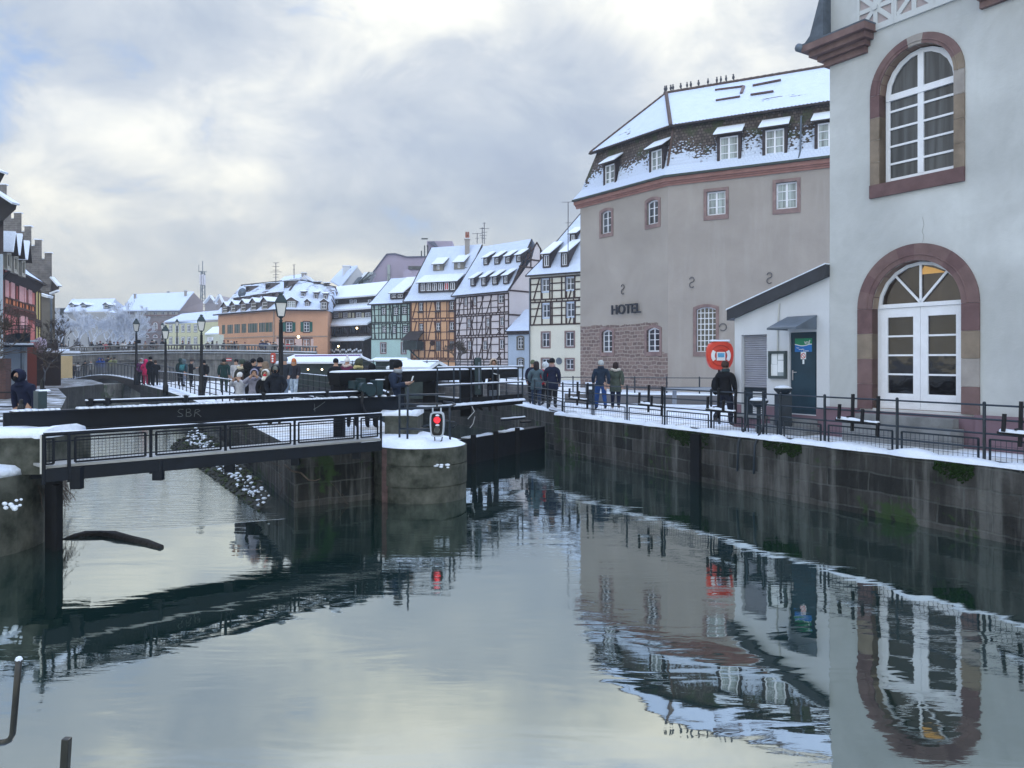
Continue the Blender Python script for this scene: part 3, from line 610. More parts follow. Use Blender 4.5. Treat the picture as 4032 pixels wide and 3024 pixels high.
mb = MB(A)
for x0, x1, y0, y1 in ((745, 793, 868, 960), (800, 848, 866, 922), (798, 850, 928, 1030), (740, 795, 962, 1062)):
    q = px_rect(A, Z5, x0, x1, y0, y1, .05); mb.box(q[0], q[1], .034, .038, q[2], q[3])
mb.build('paper_sheet', PAPER, nbo)
mb = MB(A); q = A.uz(*Z5(815, 700)); mb.tube([(q[0] - .03, .03, A.uz(*Z5(815, 845))[1]), (q[0] - .03, .03, A.uz(*Z5(815, 640))[1]), (q[0] + .02, .03, A.uz(*Z5(815, 430))[1])], .022, 6); tag(mb.build('wall_conduit', mat('cream conduit', (.48, .50, .50), .6, .1)), 'pale vertical cable conduit on the lodge wall above the notice board', 'conduit')
mb = MB(A); mb.box(dd[0] - .45, dd[1] + .1, .03, .75, 0, .19); mb.box(dd[0] - .25, dd[1] + .05, .03, .42, .193, .36); tag(mb.build('stone_step', CURB), 'two grey stone steps in front of the dark lodge door', 'steps')

# ---------------------------------------------------------------- hotel with the mansard roof
DC = 45.0; C0 = Vector(((2630 - CX) / F * DC, DC, 0)); DLh = 51.6; L0 = Vector(((2285 - CX) / F * DLh, DLh, 0))
HL = Fr(L0, C0 - L0); LL = (C0 - L0).length; HR = Fr(C0, (.875, -.485)); LR = 13.0
hot = thing('hotel', 'grey mauve rendered hotel with snowy tiled mansard roof, dormers and rubble stone base', 'hotel', C0)
Z3 = ZM(2200, 250, 1100 / 2212); Z4 = ZM(2200, 900, 700 / 1659)
def hotel_wall():
    m, nt, b = base('mauve render over rubble', .9, .15); g = geo(nt); u = uvo(nt)
    n1 = noise_tex(nt, g, .35, 5, .6, .4); n2 = noise_tex(nt, g, 8, 4, .65); n3 = noise_tex(nt, g, 1.1, 4, .6, 0, (1.4, 1.4, .15))
    c = (.35, .32, .295)
    col = mixc(nt, ramp(nt, n1, [(.3, 0.0), (.72, 1.0)]), sc(c, .86), sc(c, 1.10)); col = mixc(nt, ramp(nt, n3, [(.55, 0.0), (.8, .35)]), col, (.33, .31, .29))
    br = nt.nodes.new('ShaderNodeTexBrick'); nz = nt.nodes.new('ShaderNodeTexNoise'); nz.inputs['Scale'].default_value = 1.9; nt.links.new(u, nz.inputs['Vector'])
    vm = nt.nodes.new('ShaderNodeVectorMath'); vm.operation = 'MULTIPLY_ADD'; vm.inputs[1].default_value = (.35, .22, 0); nt.links.new(nz.outputs['Color'], vm.inputs[0]); nt.links.new(u, vm.inputs[2])
    for k, v in (('Scale', 1.0), ('Brick Width', .46), ('Row Height', .235), ('Mortar Size', .035), ('Mortar Smooth', .25), ('Bias', 0.0)): br.inputs[k].default_value = v
    br.inputs['Color1'].default_value = (.15, .11, .105, 1); br.inputs['Color2'].default_value = (.24, .18, .16, 1); br.inputs['Mortar'].default_value = (.32, .27, .25, 1)
    nt.links.new(vm.outputs[0], br.inputs['Vector']); sp = nt.nodes.new('ShaderNodeSeparateXYZ'); nt.links.new(g, sp.inputs[0])
    # the bare stone reaches highest at the far end and stops short of the corner
    e = math_node(nt, 'ADD', sp.outputs[2], math_node(nt, 'MULTIPLY', math_node(nt, 'SUBTRACT', noise_tex(nt, g, 1.3, 4, .6), .5), .5))
    e = math_node(nt, 'SUBTRACT', e, ramp(nt, math_node(nt, 'MULTIPLY', sp.outputs[0], .1), [(.838, .42), (.846, 0.0)]) if False else 0.0)
    hi = math_node(nt, 'LESS_THAN', math_node(nt, 'ADD', sp.outputs[0], math_node(nt, 'MULTIPLY', n2, .15)), HL((HL.uz(2596, 1330)[0], 0, 0)).x)
    top = math_node(nt, 'ADD', 2.30, math_node(nt, 'MULTIPLY', hi, 1.78))
    f = math_node(nt, 'LESS_THAN', e, top)
    nt.links.new(mixc(nt, f, col, br.outputs['Color']), b.inputs['Base Color'])
    bump(nt, b, math_node(nt, 'ADD', math_node(nt, 'MULTIPLY', math_node(nt, 'MULTIPLY', br.outputs['Fac'], f), -1.0), math_node(nt, 'MULTIPLY', n2, .4)), .025); return m
HW = hotel_wall(); HWR = plaster('mauve render', (.35, .32, .30), .22, (.46, .44, .43))
ZG = HL.uz(2630, 695)[1]                                     # gutter height
wl = [px_rect(HL, Z3, 338, 418, 1165, 1345), px_rect(HL, Z3, 700, 790, 1080, 1272), px_rect(HL, Z4, 403, 503, 945, 1155), px_rect(HL, Z4, 823, 943, 925, 1150)]
wr = [px_rect(HR, Z3, 1172, 1322, 1010, 1200), px_rect(HR, Z3, 1720, 1888, 938, 1150), px_rect(HR, Z4, 1283, 1467, 733, 1150)]
mb = MB(HL); wall_holes(mb, 0, LL, -.5, ZG - .3, [(*wl[0], .12), (*wl[1], .12), (*wl[2], .15), (*wl[3], .15)], depth=.22); mb.build('wall', HW, hot, fix=False)
mb = MB(HR); wall_holes(mb, 0, LR, -.5, ZG - .3, [(*wr[0], 0), (*wr[1], 0), (*wr[2], .14)], depth=.24)
mb.fr = None; E = HR((LR, 0, 0)); bk = [L0, HL((0, -9, 0)), HR((3, -13, 0)), HR((LR, -10, 0)), E]
for p, q in zip(bk, bk[1:]): mb.poly([p + Vector((0, 0, -.5)), q + Vector((0, 0, -.5)), q + Vector((0, 0, ZG - .3)), p + Vector((0, 0, ZG - .3))])
mb.build('wall', HWR, hot, fix=False)
def surr(parent, fr, r, rise, t, tb, n1=.05, m=SAND, name='window_surround', tt=None):
    mb = MB(fr); ring(mb, outline(r[0] - t, r[1] + t, r[2] - tb, r[3] + (tt or t), rise * 1.2), outline(*r, rise), n1, 0, -.2); return mb.build(name, m, parent)
SANDH = mat('hotel sandstone', (.21, .145, .15), .85, .2, 2, .2, bmp=.01, c2=(.29, .21, .20))
for r, rise in ((wl[0], .12), (wl[1], .12), (wl[2], .15), (wl[3], .15)): surr(hot, HL, r, rise, .17, .24, m=SANDH)
for r, rise in ((wr[0], 0), (wr[1], 0), (wr[2], .14)): surr(hot, HR, r, rise, .17, .26, m=SANDH)
for r in wl[:2]: window(hot, HL, *r, .12, 2, (.36, .68), n=-.14, pane=GL_FAR, fw=.08)
for r in wl[2:]: window(hot, HL, *r, .15, 2, (.25, .5, .75), n=-.14, pane=GL_FAR, fw=.09, label='ground floor window with segmental arch')
for r in wr[:2]: window(hot, HR, *r, 0, 2, (.34, .67), n=-.14, pane=GL_PALE, fw=.09, bw=.045, mull=.10)
window(hot, HR, *wr[2], .14, 5, tuple(i / 8 for i in range(1, 8)), n=-.16, pane=GL_DARK, fw=.05, bw=.045, mull=.045, label='tall many paned window with white bars')
# cornice and gutter follow both faces
def run(mb, n0, n1, z0, z1, k=0):
    a0, a1 = HL((-.35, n0, z0)), HL((-.35, n1, z0)); dirs = (HL.n + HR.n).normalized(); kk = 1 / dirs.dot(HL.n)
    c0_, c1_ = C0 + dirs * n0 * kk, C0 + dirs * n1 * kk; e0, e1 = HR((LR, n0, 0)), HR((LR, n1, 0))
    zz = lambda p, z: Vector((p.x, p.y, z))
    for a, b, c, d in ((a0, c0_, c1_, a1), (c0_, e0, e1, c1_)): mb.solid([zz(a, z0), zz(b, z0), zz(c, z0), zz(d, z0)], [zz(a, z1), zz(b, z1), zz(c, z1), zz(d, z1)], k)
mb = MB(); run(mb, -.05, .10, ZG - .56, ZG - .44); run(mb, -.05, .18, ZG - .437, ZG - .34); run(mb, -.05, .30, ZG - .337, ZG - .12); mb.build('cornice', mat('salmon cornice', (.30, .16, .14), .8, .15, 2), hot)
mb = MB(); run(mb, .02, .46, ZG - .117, ZG); mb.build('gutter', mat('green patina gutter', (.04, .055, .05), .6, .3), hot)
# roofs
ZB = 15.72; dirs = (HL.n + HR.n).normalized(); kk = 1 / dirs.dot(HL.n)
def cor(n, z): p = C0 + dirs * n * kk; return Vector((p.x, p.y, z))
TILE = (.105, .086, .080)
def mansard_mat():
    m, nt, b = base('mossy tiles with ledges of snow', .85, .2); br, u = tile_nodes(nt, TILE, .19); g = geo(nt); sp = nt.nodes.new('ShaderNodeSeparateXYZ'); nt.links.new(g, sp.inputs[0])
    n = noise_tex(nt, g, .5, 5, .6, .5); vo = nt.nodes.new('ShaderNodeTexVoronoi'); vo.inputs['Scale'].default_value = 7.5
    mp = nt.nodes.new('ShaderNodeMapping'); mp.inputs['Scale'].default_value = (.75, 1.25, 1); nt.links.new(u, mp.inputs[0]); nt.links.new(mp.outputs[0], vo.inputs['Vector'])
    hgt = math_node(nt, 'MULTIPLY', math_node(nt, 'SUBTRACT', sp.outputs[2], ZG), 1 / (ZB - ZG))
    cov = math_node(nt, 'ADD', math_node(nt, 'MULTIPLY', n, 1.0), math_node(nt, 'MULTIPLY', hgt, -1.05))
    cov = math_node(nt, 'ADD', cov, math_node(nt, 'MULTIPLY', vo.outputs['Distance'], -.60))
    f = ramp(nt, cov, [(.0, 0.0), (.05, 1.0)]); cov2 = cov
    base_c = mixc(nt, ramp(nt, noise_tex(nt, g, 1.3, 4, .6), [(.5, 0.0), (.6, .7)]), br.outputs['Color'], (.055, .075, .035))
    solid = ramp(nt, math_node(nt, 'ADD', hgt, math_node(nt, 'MULTIPLY', n, .12)), [(.22, 1.0), (.26, 0.0)])
    f = math_node(nt, 'MAXIMUM', f, solid); f2 = ramp(nt, math_node(nt, 'ADD', cov, .33), [(.0, 0.0), (.06, 1.0)])
    mid = ramp(nt, hgt, [(.80, 1.0), (.90, 0.0)]); f = math_node(nt, 'MAXIMUM', f, math_node(nt, 'MULTIPLY', f2, mid))
    nt.links.new(mixc(nt, f, base_c, (.60, .69, .86)), b.inputs['Base Color']); bump(nt, b, math_node(nt, 'ADD', f, math_node(nt, 'MULTIPLY', br.outputs['Fac'], -.5)), .05); return m
MANS = mansard_mat(); a, b, c = HL((-.35, .42, ZG)), cor(.42, ZG), HR((LR, .42, ZG)); m1, m2, m3 = HL((.12, .02, ZG + .62)), cor(.02, ZG + .62), HR((LR, .02, ZG + .62)); t1, t2, t3 = HL((1.05, -.62, ZB)), cor(-.62, ZB), HR((LR, -.62, ZB))
mb = MB()
for p, q, r, s in ((a, b, m2, m1), (b, c, m3, m2), (m1, m2, t2, t1), (m2, m3, t3, t2)): mb.poly([p, q, r, s])
ap = V(2623, 367, 51); rr = V(3195, 272, 46.7); rr2 = rr + (rr - ap) * .5; bl = HL((0, -9, ZG)); bl2 = HL((1.6, -8, ZB))
mb.poly([a, m1, t1, bl2, bl]); mb.build('mansard', MANS, hot, fix=False)
UP = roof_mat('hotel roof snow', TILE, .16, .19, .35)
e1, e2, e3 = HL((.62, -.30, ZB - .08)), cor(-.30, ZB - .08), HR((LR, -.30, ZB - .08))
mb = MB(); mb.poly([e1, e2, ap]); mb.poly([e2, e3, rr2, ap]); bl3 = HL((1.2, -9, ZB)); mb.poly([e1, ap, bl3]); mb.poly([ap, rr2, HR((LR, -14, ZB)), bl3]); mb.build('roof', UP, hot, fix=False)
mb = MB(); DKT = mat('dark tile edge', (.035, .028, .028), .8, .4, 9)
for p, q in ((e1, e2), (e2, e3)):
    mb.beam(p - Vector((0, 0, .07)), q - Vector((0, 0, .07)), .22, .10); n = int((q - p).length / .2)
    for i in range(n): x = p.lerp(q, (i + .5) / n) + Vector((0, 0, -.02)); mb.ball(x, .07, n=5)
mb.build('eaves', DKT, hot)
mb = MB()
for p, q, r_ in ((e2, ap, .13), (e1, ap, .10), (ap, rr2, .13), (m2, t2, .08)):
    n = int((q - p).length / .42)
    for i in range(n): x, y = p.lerp(q, i / n), p.lerp(q, (i + 1.08) / n); mb.tube([x, y], [r_ * .85, r_ * 1.05], 6)
mb.build('ridge_tiles', mat('ridge tile', (.09, .062, .055), .85, .35, 6), hot)
mb = MB(HR)   # bare strips on the snow where it slid off the roof lights
for x0, y0, x1, y1 in ((1245, 293, 1435, 262), (1520, 248, 1700, 220), (1240, 210, 1465, 180), (1535, 175, 1760, 130), (1465, 180, 1445, 235)):
    def on(x, y):
        px, py = Z3(x, y); o = Vector((0, 0, H)); dv = Vector(((px - CX) / F, 1, (YH - py) / F)); N = (e3 - e2).cross(ap - e2); return o + dv * ((e2 - o).dot(N) / dv.dot(N))
    mb.fr = None; mb.beam(on(x0, y0), on(x1, y1), .16, .10)
mb.build('bare_tile_strip', mat('wet tile', (.10, .06, .065), .7, .3, 8), hot)
BRN = mat('dark brown dormer wood', (.045, .036, .040), .75, .3, 5)
def dormer(fr, r, wide, up=.34, nf=.10):
    ua, ub, za, zb = r; w = .16; mb = MB(fr)
    nb_ = -.62 + (ZB - zb) * .15; zlo = za - .12
    nl = lambda z: .0 - (z - ZG - .62) * .64 / (ZB - ZG - .62)
    ring(mb, outline(ua - w, ub + w, zlo, zb + .12), outline(ua, ub, za, zb), nf, nf - .3, nf - .14)
    for x in (ua - w, ub + w): mb.poly([(x, nf, zlo), (x, nf, zb + .12), (x, -.8, zb + .12), (x, nl(zlo) - .1, zlo)])
    o = mb.build('dormer', BRN, hot)
    mb = MB(fr); za2, zb2 = zb + .13, min(zb + .13 + up * 1.5, ZB - .12)
    mb.solid([(ua - w - .15, nf + .32, za2 - .10), (ub + w + .12, nf + .32, za2 - .10), (ub + w + .12, nf + .32, za2 - .03), (ua - w - .15, nf + .32, za2 - .03)], [(ua - w - .1, -.7, zb2 + .1), (ub + w + .08, -.7, zb2 + .1), (ub + w + .08, -.7, zb2 + .17), (ua - w - .1, -.7, zb2 + .17)], 0)
    mb.solid([(ua - w - .15, nf + .30, za2 - .03), (ub + w + .12, nf + .30, za2 - .03), (ub + w + .12, nf + .26, za2 + .06), (ua - w - .15, nf + .26, za2 + .06)], [(ua - w - .1, -.68, zb2 + .17), (ub + w + .08, -.68, zb2 + .17), (ub + w + .08, -.68, zb2 + .26), (ua - w - .1, -.68, zb2 + .26)], 1)
    mb.build('dormer_roof', [DKT, SNOW], o); window(o, fr, ua, ub, za, zb, 0, 2, (.34, .67), n=nf - .04, fw=.075, mull=.10, bw=.04, pane=GL_PALE)
dormer(HL, px_rect(HL, Z3, 365, 440, 800, 972, .1), 1); dormer(HL, px_rect(HL, Z3, 730, 815, 685, 872, .1), 1)
dormer(HR, px_rect(HR, Z3, 1275, 1420, 575, 775, .1), 1); dormer(HR, px_rect(HR, Z3, 1635, 1785, 520, 725, .1), 1); q = px_rect(HR, Z3, 2050, 2155, 470, 670, .1); dormer(HR, (q[0], q[0] + 1.15, q[2], q[3]), 1)
mb = MB(HR); q = HR.uz(*Z3(1915, 400)); mb.tube([(q[0], -.45, q[1]), (q[0], -.2, q[1] - .05), (q[0], .1, ZG + .5), (q[0] - .05, .35, ZG + .05)], .05, 7); q = HR.uz(*Z3(950, 560)); mb.build('vent_pipe', GREYZ, hot, smooth=True)
# hotel letters and wall anchors
hl = thing('hotel_lettering', 'dark raised letters spelling HOTEL on the mauve wall', 'sign', HL.O)
q0 = HL.uz(*Z4(510, 760)); q1 = HL.uz(*Z4(778, 752)); zz0 = (q0[1] + q1[1]) / 2
LETM = mat('anthracite letters', (.03, .034, .045), .5, .15)
wt = q1[0] - q0[0]; t_ = text('HOTEL', HL, 0, 0, 1.0, LETM, hl, ext=.09, n=.06); xs = [(HL.u.dot(v.co)) for v in t_.data.vertices]; zs_ = [v.co.z for v in t_.data.vertices]
ws, hs = max(xs) - min(xs), max(zs_) - min(zs_); hh = HL.uz(*Z4(640, 710))[1] - HL.uz(*Z4(640, 798))[1]
bpy.data.objects.remove(t_); cu = bpy.data.curves.new('l', 'FONT'); cu.body = 'HOTEL'; cu.size = 1; cu.extrude = .05; cu.offset = .012; cu.align_x = 'CENTER'; cu.align_y = 'CENTER'
tmp = bpy.data.objects.new('t', cu); scene.collection.objects.link(tmp); dg = bpy.context.evaluated_depsgraph_get(); dg.update(); me = bpy.data.meshes.new_from_object(tmp.evaluated_get(dg)); bpy.data.objects.remove(tmp)
Mh = rootm(hl)
for v in me.vertices: v.co = Mh @ HL(((q0[0] + q1[0]) / 2 + v.co.x * wt / ws, .16 + v.co.z, zz0 + v.co.y * hh / hs))
me.materials.clear(); me.materials.append(LETM); me.name = 'lettering'; o = bpy.data.objects.new('lettering', me); scene.collection.objects.link(o); o.parent = hl
for fr, x, y, s, lab in ((HL, 602, 567, 1, 'iron S shaped wall anchor above the HOTEL letters'), (HR, 1244, 502, 1, 'iron S shaped wall anchor above the many paned window'), (HR, 0, 0, 1, 'iron S shaped wall anchor above the lodge roof slope')):
    u, z = fr.uz(*(Z4(x, y) if x else Z5(730, 210))); mb = MB(fr); r = .15; pts = []
    for i in range(12): t = R(160 - i * 25); pts.append((u + r * math.cos(t) * .85, .05, z + r + r * math.sin(t)))
    pts = [(u - r * .85, .05, z + r * 1.15)] + [(u + r * .85 * math.cos(R(150 - i * 24)), .05, z + r + r * math.sin(R(150 - i * 24))) for i in range(10)] + [(u - r * .85 * math.cos(R(-30 + i * -0 + 0) * 1) * (1 if i < 0 else 1) * math.cos(0) if False else u + r * .85 * math.cos(R(110 + i * 24)), .05, z - r + r * math.sin(R(110 + i * 24))) for i in range(10)]
    mb.tube(pts, .028, 5); tag(mb.build('wall_anchor', mat('grey iron', (.10, .10, .11), .6, .2)), lab, 'wall anchor', 'iron wall anchors on the hotel')
mb = MB(HR); u, z = HR.uz(2847, 1288); mb.tube([(u + .2 * math.cos(t / 8 * math.pi), .05, z + .2 * math.sin(t / 8 * math.pi)) for t in range(-6, 9)], .03, 5); tag(mb.build('wall_anchor', MATS['grey iron']), 'faint ring shaped iron anchor beside the many paned window', 'wall anchor', 'iron wall anchors on the hotel')
# pigeons on the ridge
pg = thing('pigeon', 'pigeon perched on the snowy hotel roof ridge', 'pigeon', (0, 0, 0), group='pigeons along the hotel ridge')
mb = MB(); mb.lathe([(.01, -.16), (.05, -.12), (.085, -.02), (.075, .06), (.045, .12), (.04, .15), (.05, .19), (.035, .23), (.005, .25)], (0, 0, .2), 8, sx=.9, sy=1.1); mb.beam((0, -.05, .06), (0, -.16, -.06), .06, .03); mb.beam((0, .04, .40), (0, .09, .39), .02, .015); mb.beam((.02, 0, .08), (.02, 0, 0), .012, .012); mb.beam((-.02, 0, .08), (-.02, 0, 0), .012, .012)
mb.build('body', mat('pigeon grey', (.06, .065, .08), .7, .4, 20), pg, smooth=True)
sp_ = [(822, 235), (852, 215), (887, 205), (905, 212), (966, 195), (1016, 184), (1046, 184), (1107, 174), (1182, 164), (1252, 152), (1284, 142), (1325, 142), (1383, 130)]
rz = rnd
for i, (x, y) in enumerate(sp_):
    px, py = Z3(x, y); t = (px - 2623) / (3195 - 2623); t = max(-.03, t); p = ap.lerp(rr, t); a_ = (px - CX) / F
    dd_ = (rr - ap); tt = (a_ * ap.y - ap.x) / (dd_.x - a_ * dd_.y); p = ap + dd_ * max(-.01, tt)
    lab = 'pigeon perched on the snowy hotel roof ridge'
    o = pg if i == 0 else copy_tree(pg); o['label'] = ('pigeon counted %s from the left on the snowy hotel ridge' % 'first second third fourth fifth sixth seventh eighth ninth tenth eleventh twelfth thirteenth'.split()[i]); o.location = p + Vector((0, 0, .10)); o.rotation_euler = (0, 0, rnd.uniform(0, 6.2)); o.scale = (.95,) * 3
# ---------------------------------------------------------------- old town houses
ZH = ZM(1550, 850, 750 / 1778)      # half-timbered row
ZT = ZM(1200, 900, 500 / 1508)      # tannery and green house
ZO = ZM(800, 1000, 600 / 1991)      # long orange house
ZL = ZM(0, 600, 800 / 1896)         # left bank
ZK = ZM(0, 880, 260 / 1135)         # left bank enlarged
TIMB = mat('dark brown oak', (.045, .026, .024), .8, .3, 3, .2); TIMBR = mat('red brown oak', (.10, .05, .042), .8, .3, 3, .2); TIMBG = mat('grey green oak', (.04, .05, .05), .8, .3, 3, .2)
OLDT = (.075, .055, .05)
RS = roof_mat('snowy old tiles', OLDT, .19, .3, .35); RP = roof_mat('patchy snow on old tiles', (.11, .075, .07), .44, .3, .22)
def fpx(pl, pr, yl, yr, ze):     # plane whose eaves (height ze) pass through two photo points
    return Fr.px(pl, (ze - H) * F / (YH - yl), pr, (ze - H) * F / (YH - yr))
def zat(fr, Zm, x, y, n=0): return fr.uz(*Zm(x, y), n)[1]
def uat(fr, Zm, x, y=900, n=0): return fr.uz(*Zm(x, y), n)[0]
def clip_beam(mb, u0, z0, u1, z1, w, rects, n=.03, k=0):
    m = max(2, int(math.hypot(u1 - u0, z1 - z0) / .08)); run = None
    ins = lambda u, z: any(r[0] - .04 < u < r[1] + .04 and r[2] - .04 < z < r[3] + .04 for r in rects)
    for i in range(m + 1):
        t = i / m; p = (u0 + (u1 - u0) * t, z0 + (z1 - z0) * t)
        if ins(*p) or i == m:
            e = p if not ins(*p) else last if run else None
            if run and e and math.hypot(e[0] - run[0], e[1] - run[1]) > .12: mb.beam((run[0], n, run[1]), (e[0], n, e[1]), w, .06, k, up=(0, 1, 0))
            run = None
        elif run is None: run = p
        last = p
def timber(fr, parent, u0, u1, levels, rects, m, posts, diags=(), mids=(.45,), w=.17, seed=0, name='timber_frame', cross=()):
    mb = MB(fr); rr_ = random.Random(seed); L = u1 - u0
    w *= .74
    for z in levels: mb.box(u0, u1, .0, .062, z - .065, z + .065)
    for u in (u0 + .08, u1 - .08): mb.box(u - .08, u + .08, .0, .058, levels[0], levels[-1])
    for si, (a, b) in enumerate(zip(levels, levels[1:])):
        if b - a < .8: 
            for i in range(1, int(L / .6)): mb.box(u0 + i * .6 - .05, u0 + i * .6 + .05, 0, .05, a, b)
            continue
        for p in (posts[si % len(posts)] if isinstance(posts[0], (list, tuple)) else posts): clip_beam(mb, u0 + L * p, a, u0 + L * p, b, w, rects)
        for r in rects:
            if a < (r[2] + r[3]) / 2 < b:
                for u in (r[0] - w * .6, r[1] + w * .6): mb.box(u - w / 2, u + w / 2, 0, .056, a, b)
        for f in mids: clip_beam(mb, u0, a + (b - a) * f, u1, a + (b - a) * f, w * .8, rects)
        for p, q in (diags[si % len(diags)] if diags and isinstance(diags[0][0], (list, tuple)) else diags): clip_beam(mb, u0 + L * p, a, u0 + L * q, b, w, rects, .036)
        for p in cross:
            c = u0 + L * p; h = (b - a) * mids[0]; clip_beam(mb, c - .35, a, c + .35, a + h, w * .7, rects, .04); clip_beam(mb, c + .35, a, c - .35, a + h, w * .7, rects, .044)
    return mb.build(name, m, parent)
class Roof:
    """gable roof over a facade plane: eaves at n=e, ridge at n=-w"""
    def __init__(s, fr, ze, zr, w, e=.35): s.fr, s.ze, s.zr, s.w, s.e = fr, ze, zr, w, e; s.m = (zr - ze) / (w + e)
    def n(s, z): return s.e - (z - s.ze) / s.m
    def build(s, parent, ue0, ue1, ur0, ur1, m, name='roof', back=True, t=.12, flare=.18):
        fr = s.fr; P = lambda u, n, z: fr((u, n, z)); mb = MB(); zf = s.ze + flare * (s.zr - s.ze); nf = s.n(zf) - .22; f = flare
        a, b = P(ue0, s.e, s.ze), P(ue1, s.e, s.ze); c, d = P(ur1, -s.w, s.zr), P(ur0, -s.w, s.zr)
        m0, m1 = P(ue0 + (ur0 - ue0) * f, nf, zf), P(ue1 + (ur1 - ue1) * f, nf, zf)
        mb.poly([a, b, m1, m0]); mb.poly([m0, m1, c, d])
        bk, bk1 = P(ue0, -2 * s.w - s.e, s.ze), P(ue1, -2 * s.w - s.e, s.ze)
        mb.poly([d, c, bk1, bk]); o = mb.build(name, m, parent, fix=False)
        mb = MB(); mb.beam(a - Vector((0, 0, .08)), b - Vector((0, 0, .08)), .18, .14); 
        for p, q in ((a, m0), (m0, d), (b, m1), (m1, c)): mb.beam(p - Vector((0, 0, .06)), q - Vector((0, 0, .06)), .12, .14)
        mb.build('eaves', DKT, parent); return o
    def walls(s, parent, u0, u1, m, z0=0, d=None, hl=1):     # gable ends and back
        d = d or 2 * s.w; mb = MB(s.fr); zr = s.zr - .3
        for u, k in ((u0, hl), (u1, 1)): mb.poly([(u, 0, z0), (u, 0, s.ze), (u, -s.w, s.ze + (zr - s.ze) * k + .01), (u, -d, s.ze), (u, -d, z0)])
        mb.poly([(u0, -d, z0), (u1, -d, z0), (u1, -d, s.ze), (u0, -d, s.ze)]); return mb.build('side_wall', m, parent, fix=False)
    def shed(s, parent, Zm, x0, x1, y0, y1, slope=.45, wm=None, arch=0, side=.14, over=.25, pane=None, frame=None, nx=2, name='dormer', rows=(), glaze=True, snow=None):
        wm = wm or BRN; n = 0.0
        for _ in range(3): r = px_rect(s.fr, Zm, x0, x1, y0, y1, n); n = s.n(r[2] - .1) + .03
        ua, ub, za, zb = r; nf = n; zt = zb + .16; t = max(.4, (zt - s.ze - (s.e - nf) * s.m) / (s.m - slope)); fr = s.fr
        mb = MB(fr); ring(mb, outline(ua - side, ub + side, za - .14, zt), outline(ua, ub, za, zb), nf, nf - .2, nf - .1)
        for u in (ua - side, ub + side): mb.poly([(u, nf, za - .14), (u, nf, zt), (u, nf - t, zt + slope * t), ])
        a, b = ua - side - .14, ub + side + .14; z_ = zt - slope * over
        mb.solid([(a, nf + over, z_), (b, nf + over, z_), (b, nf - t, zt + slope * t), (a, nf - t, zt + slope * t)], [(a, nf + over, z_ + .07), (b, nf + over, z_ + .07), (b, nf - t, zt + slope * t + .07), (a, nf - t, zt + slope * t + .07)], 1)
        mb.solid([(a, nf + over, z_ + .07), (b, nf + over, z_ + .07), (b, nf - t, zt + slope * t + .07), (a, nf - t, zt + slope * t + .07)], [(a + .03, nf + over - .04, z_ + .17), (b - .03, nf + over - .04, z_ + .17), (b - .03, nf - t, zt + slope * t + .17), (a + .03, nf - t, zt + slope * t + .17)], 2)
        o = mb.build(name, [wm, DKT, SNOW], parent)
        if nx and nx < 6: window(o, fr, ua, ub, za, zb, arch, nx, rows, n=nf - .05, fw=.07, bw=.05, mull=.07, pane=pane or GL_FAR, frame=frame)
        elif nx:
            for i in range(nx):
                w = (ub - ua) / nx; window(o, fr, ua + w * i + .12, ua + w * (i + 1) - .12, za + .05, zb - .05, 0, 2, (), n=nf + .02, fw=.07, mull=.08, pane=(RED if i == 4 else GL_FAR), frame=frame)
            mb = MB(fr); mb.box(ua, ub, nf - .08, nf - .02, za, zb); mb.build('boarding', wm, o)
        return o
    def gab(s, parent, Zm, x0, x1, y0, y1, wm=None, side=.16, gh=.5, pane=None, frame=None, nx=2, over=.2, name='dormer', rows=(.5,)):
        wm = wm or BRN; n = 0.0
        for _ in range(3): r = px_rect(s.fr, Zm, x0, x1, y0, y1, n); n = s.n(r[2] - .1) + .03
        ua, ub, za, zb = r; nf = n; zt = zb + .10; zg = zt + gh * (ub - ua + 2 * side); c = (ua + ub) / 2; fr = s.fr
        bk = lambda z: s.n(z)
        mb = MB(fr); ring(mb, outline(ua - side, ub + side, za - .14, zt), outline(ua, ub, za, zb), nf, nf - .2, nf - .1)
        mb.poly([(ua - side, nf, zt), (ub + side, nf, zt), (c, nf, zg)])
        for u in (ua - side, ub + side): mb.poly([(u, nf, za - .14), (u, nf, zt), (u, bk(zt), zt)])
        for sg in (-1, 1):
            u = c + sg * ((ub - ua) / 2 + side + .14); ze = zt - .12
            p = [(u, nf + over, ze), (c, nf + over, zg + .04), (c, bk(zg), zg + .04), (u, bk(ze), ze)]
            mb.solid(p, [(x, y, z + .06) for x, y, z in p], 1); mb.solid([(x, y, z + .06) for x, y, z in p], [(x, y - .03, z + .16) for x, y, z in p], 2)
        o = mb.build(name, [wm, DKT, SNOW], parent)
        if nx: window(o, fr, ua, ub, za, zb, 0, nx, rows, n=nf - .05, fw=.07, bw=.05, mull=.07, pane=pane or GL_FAR, frame=frame)
        return o
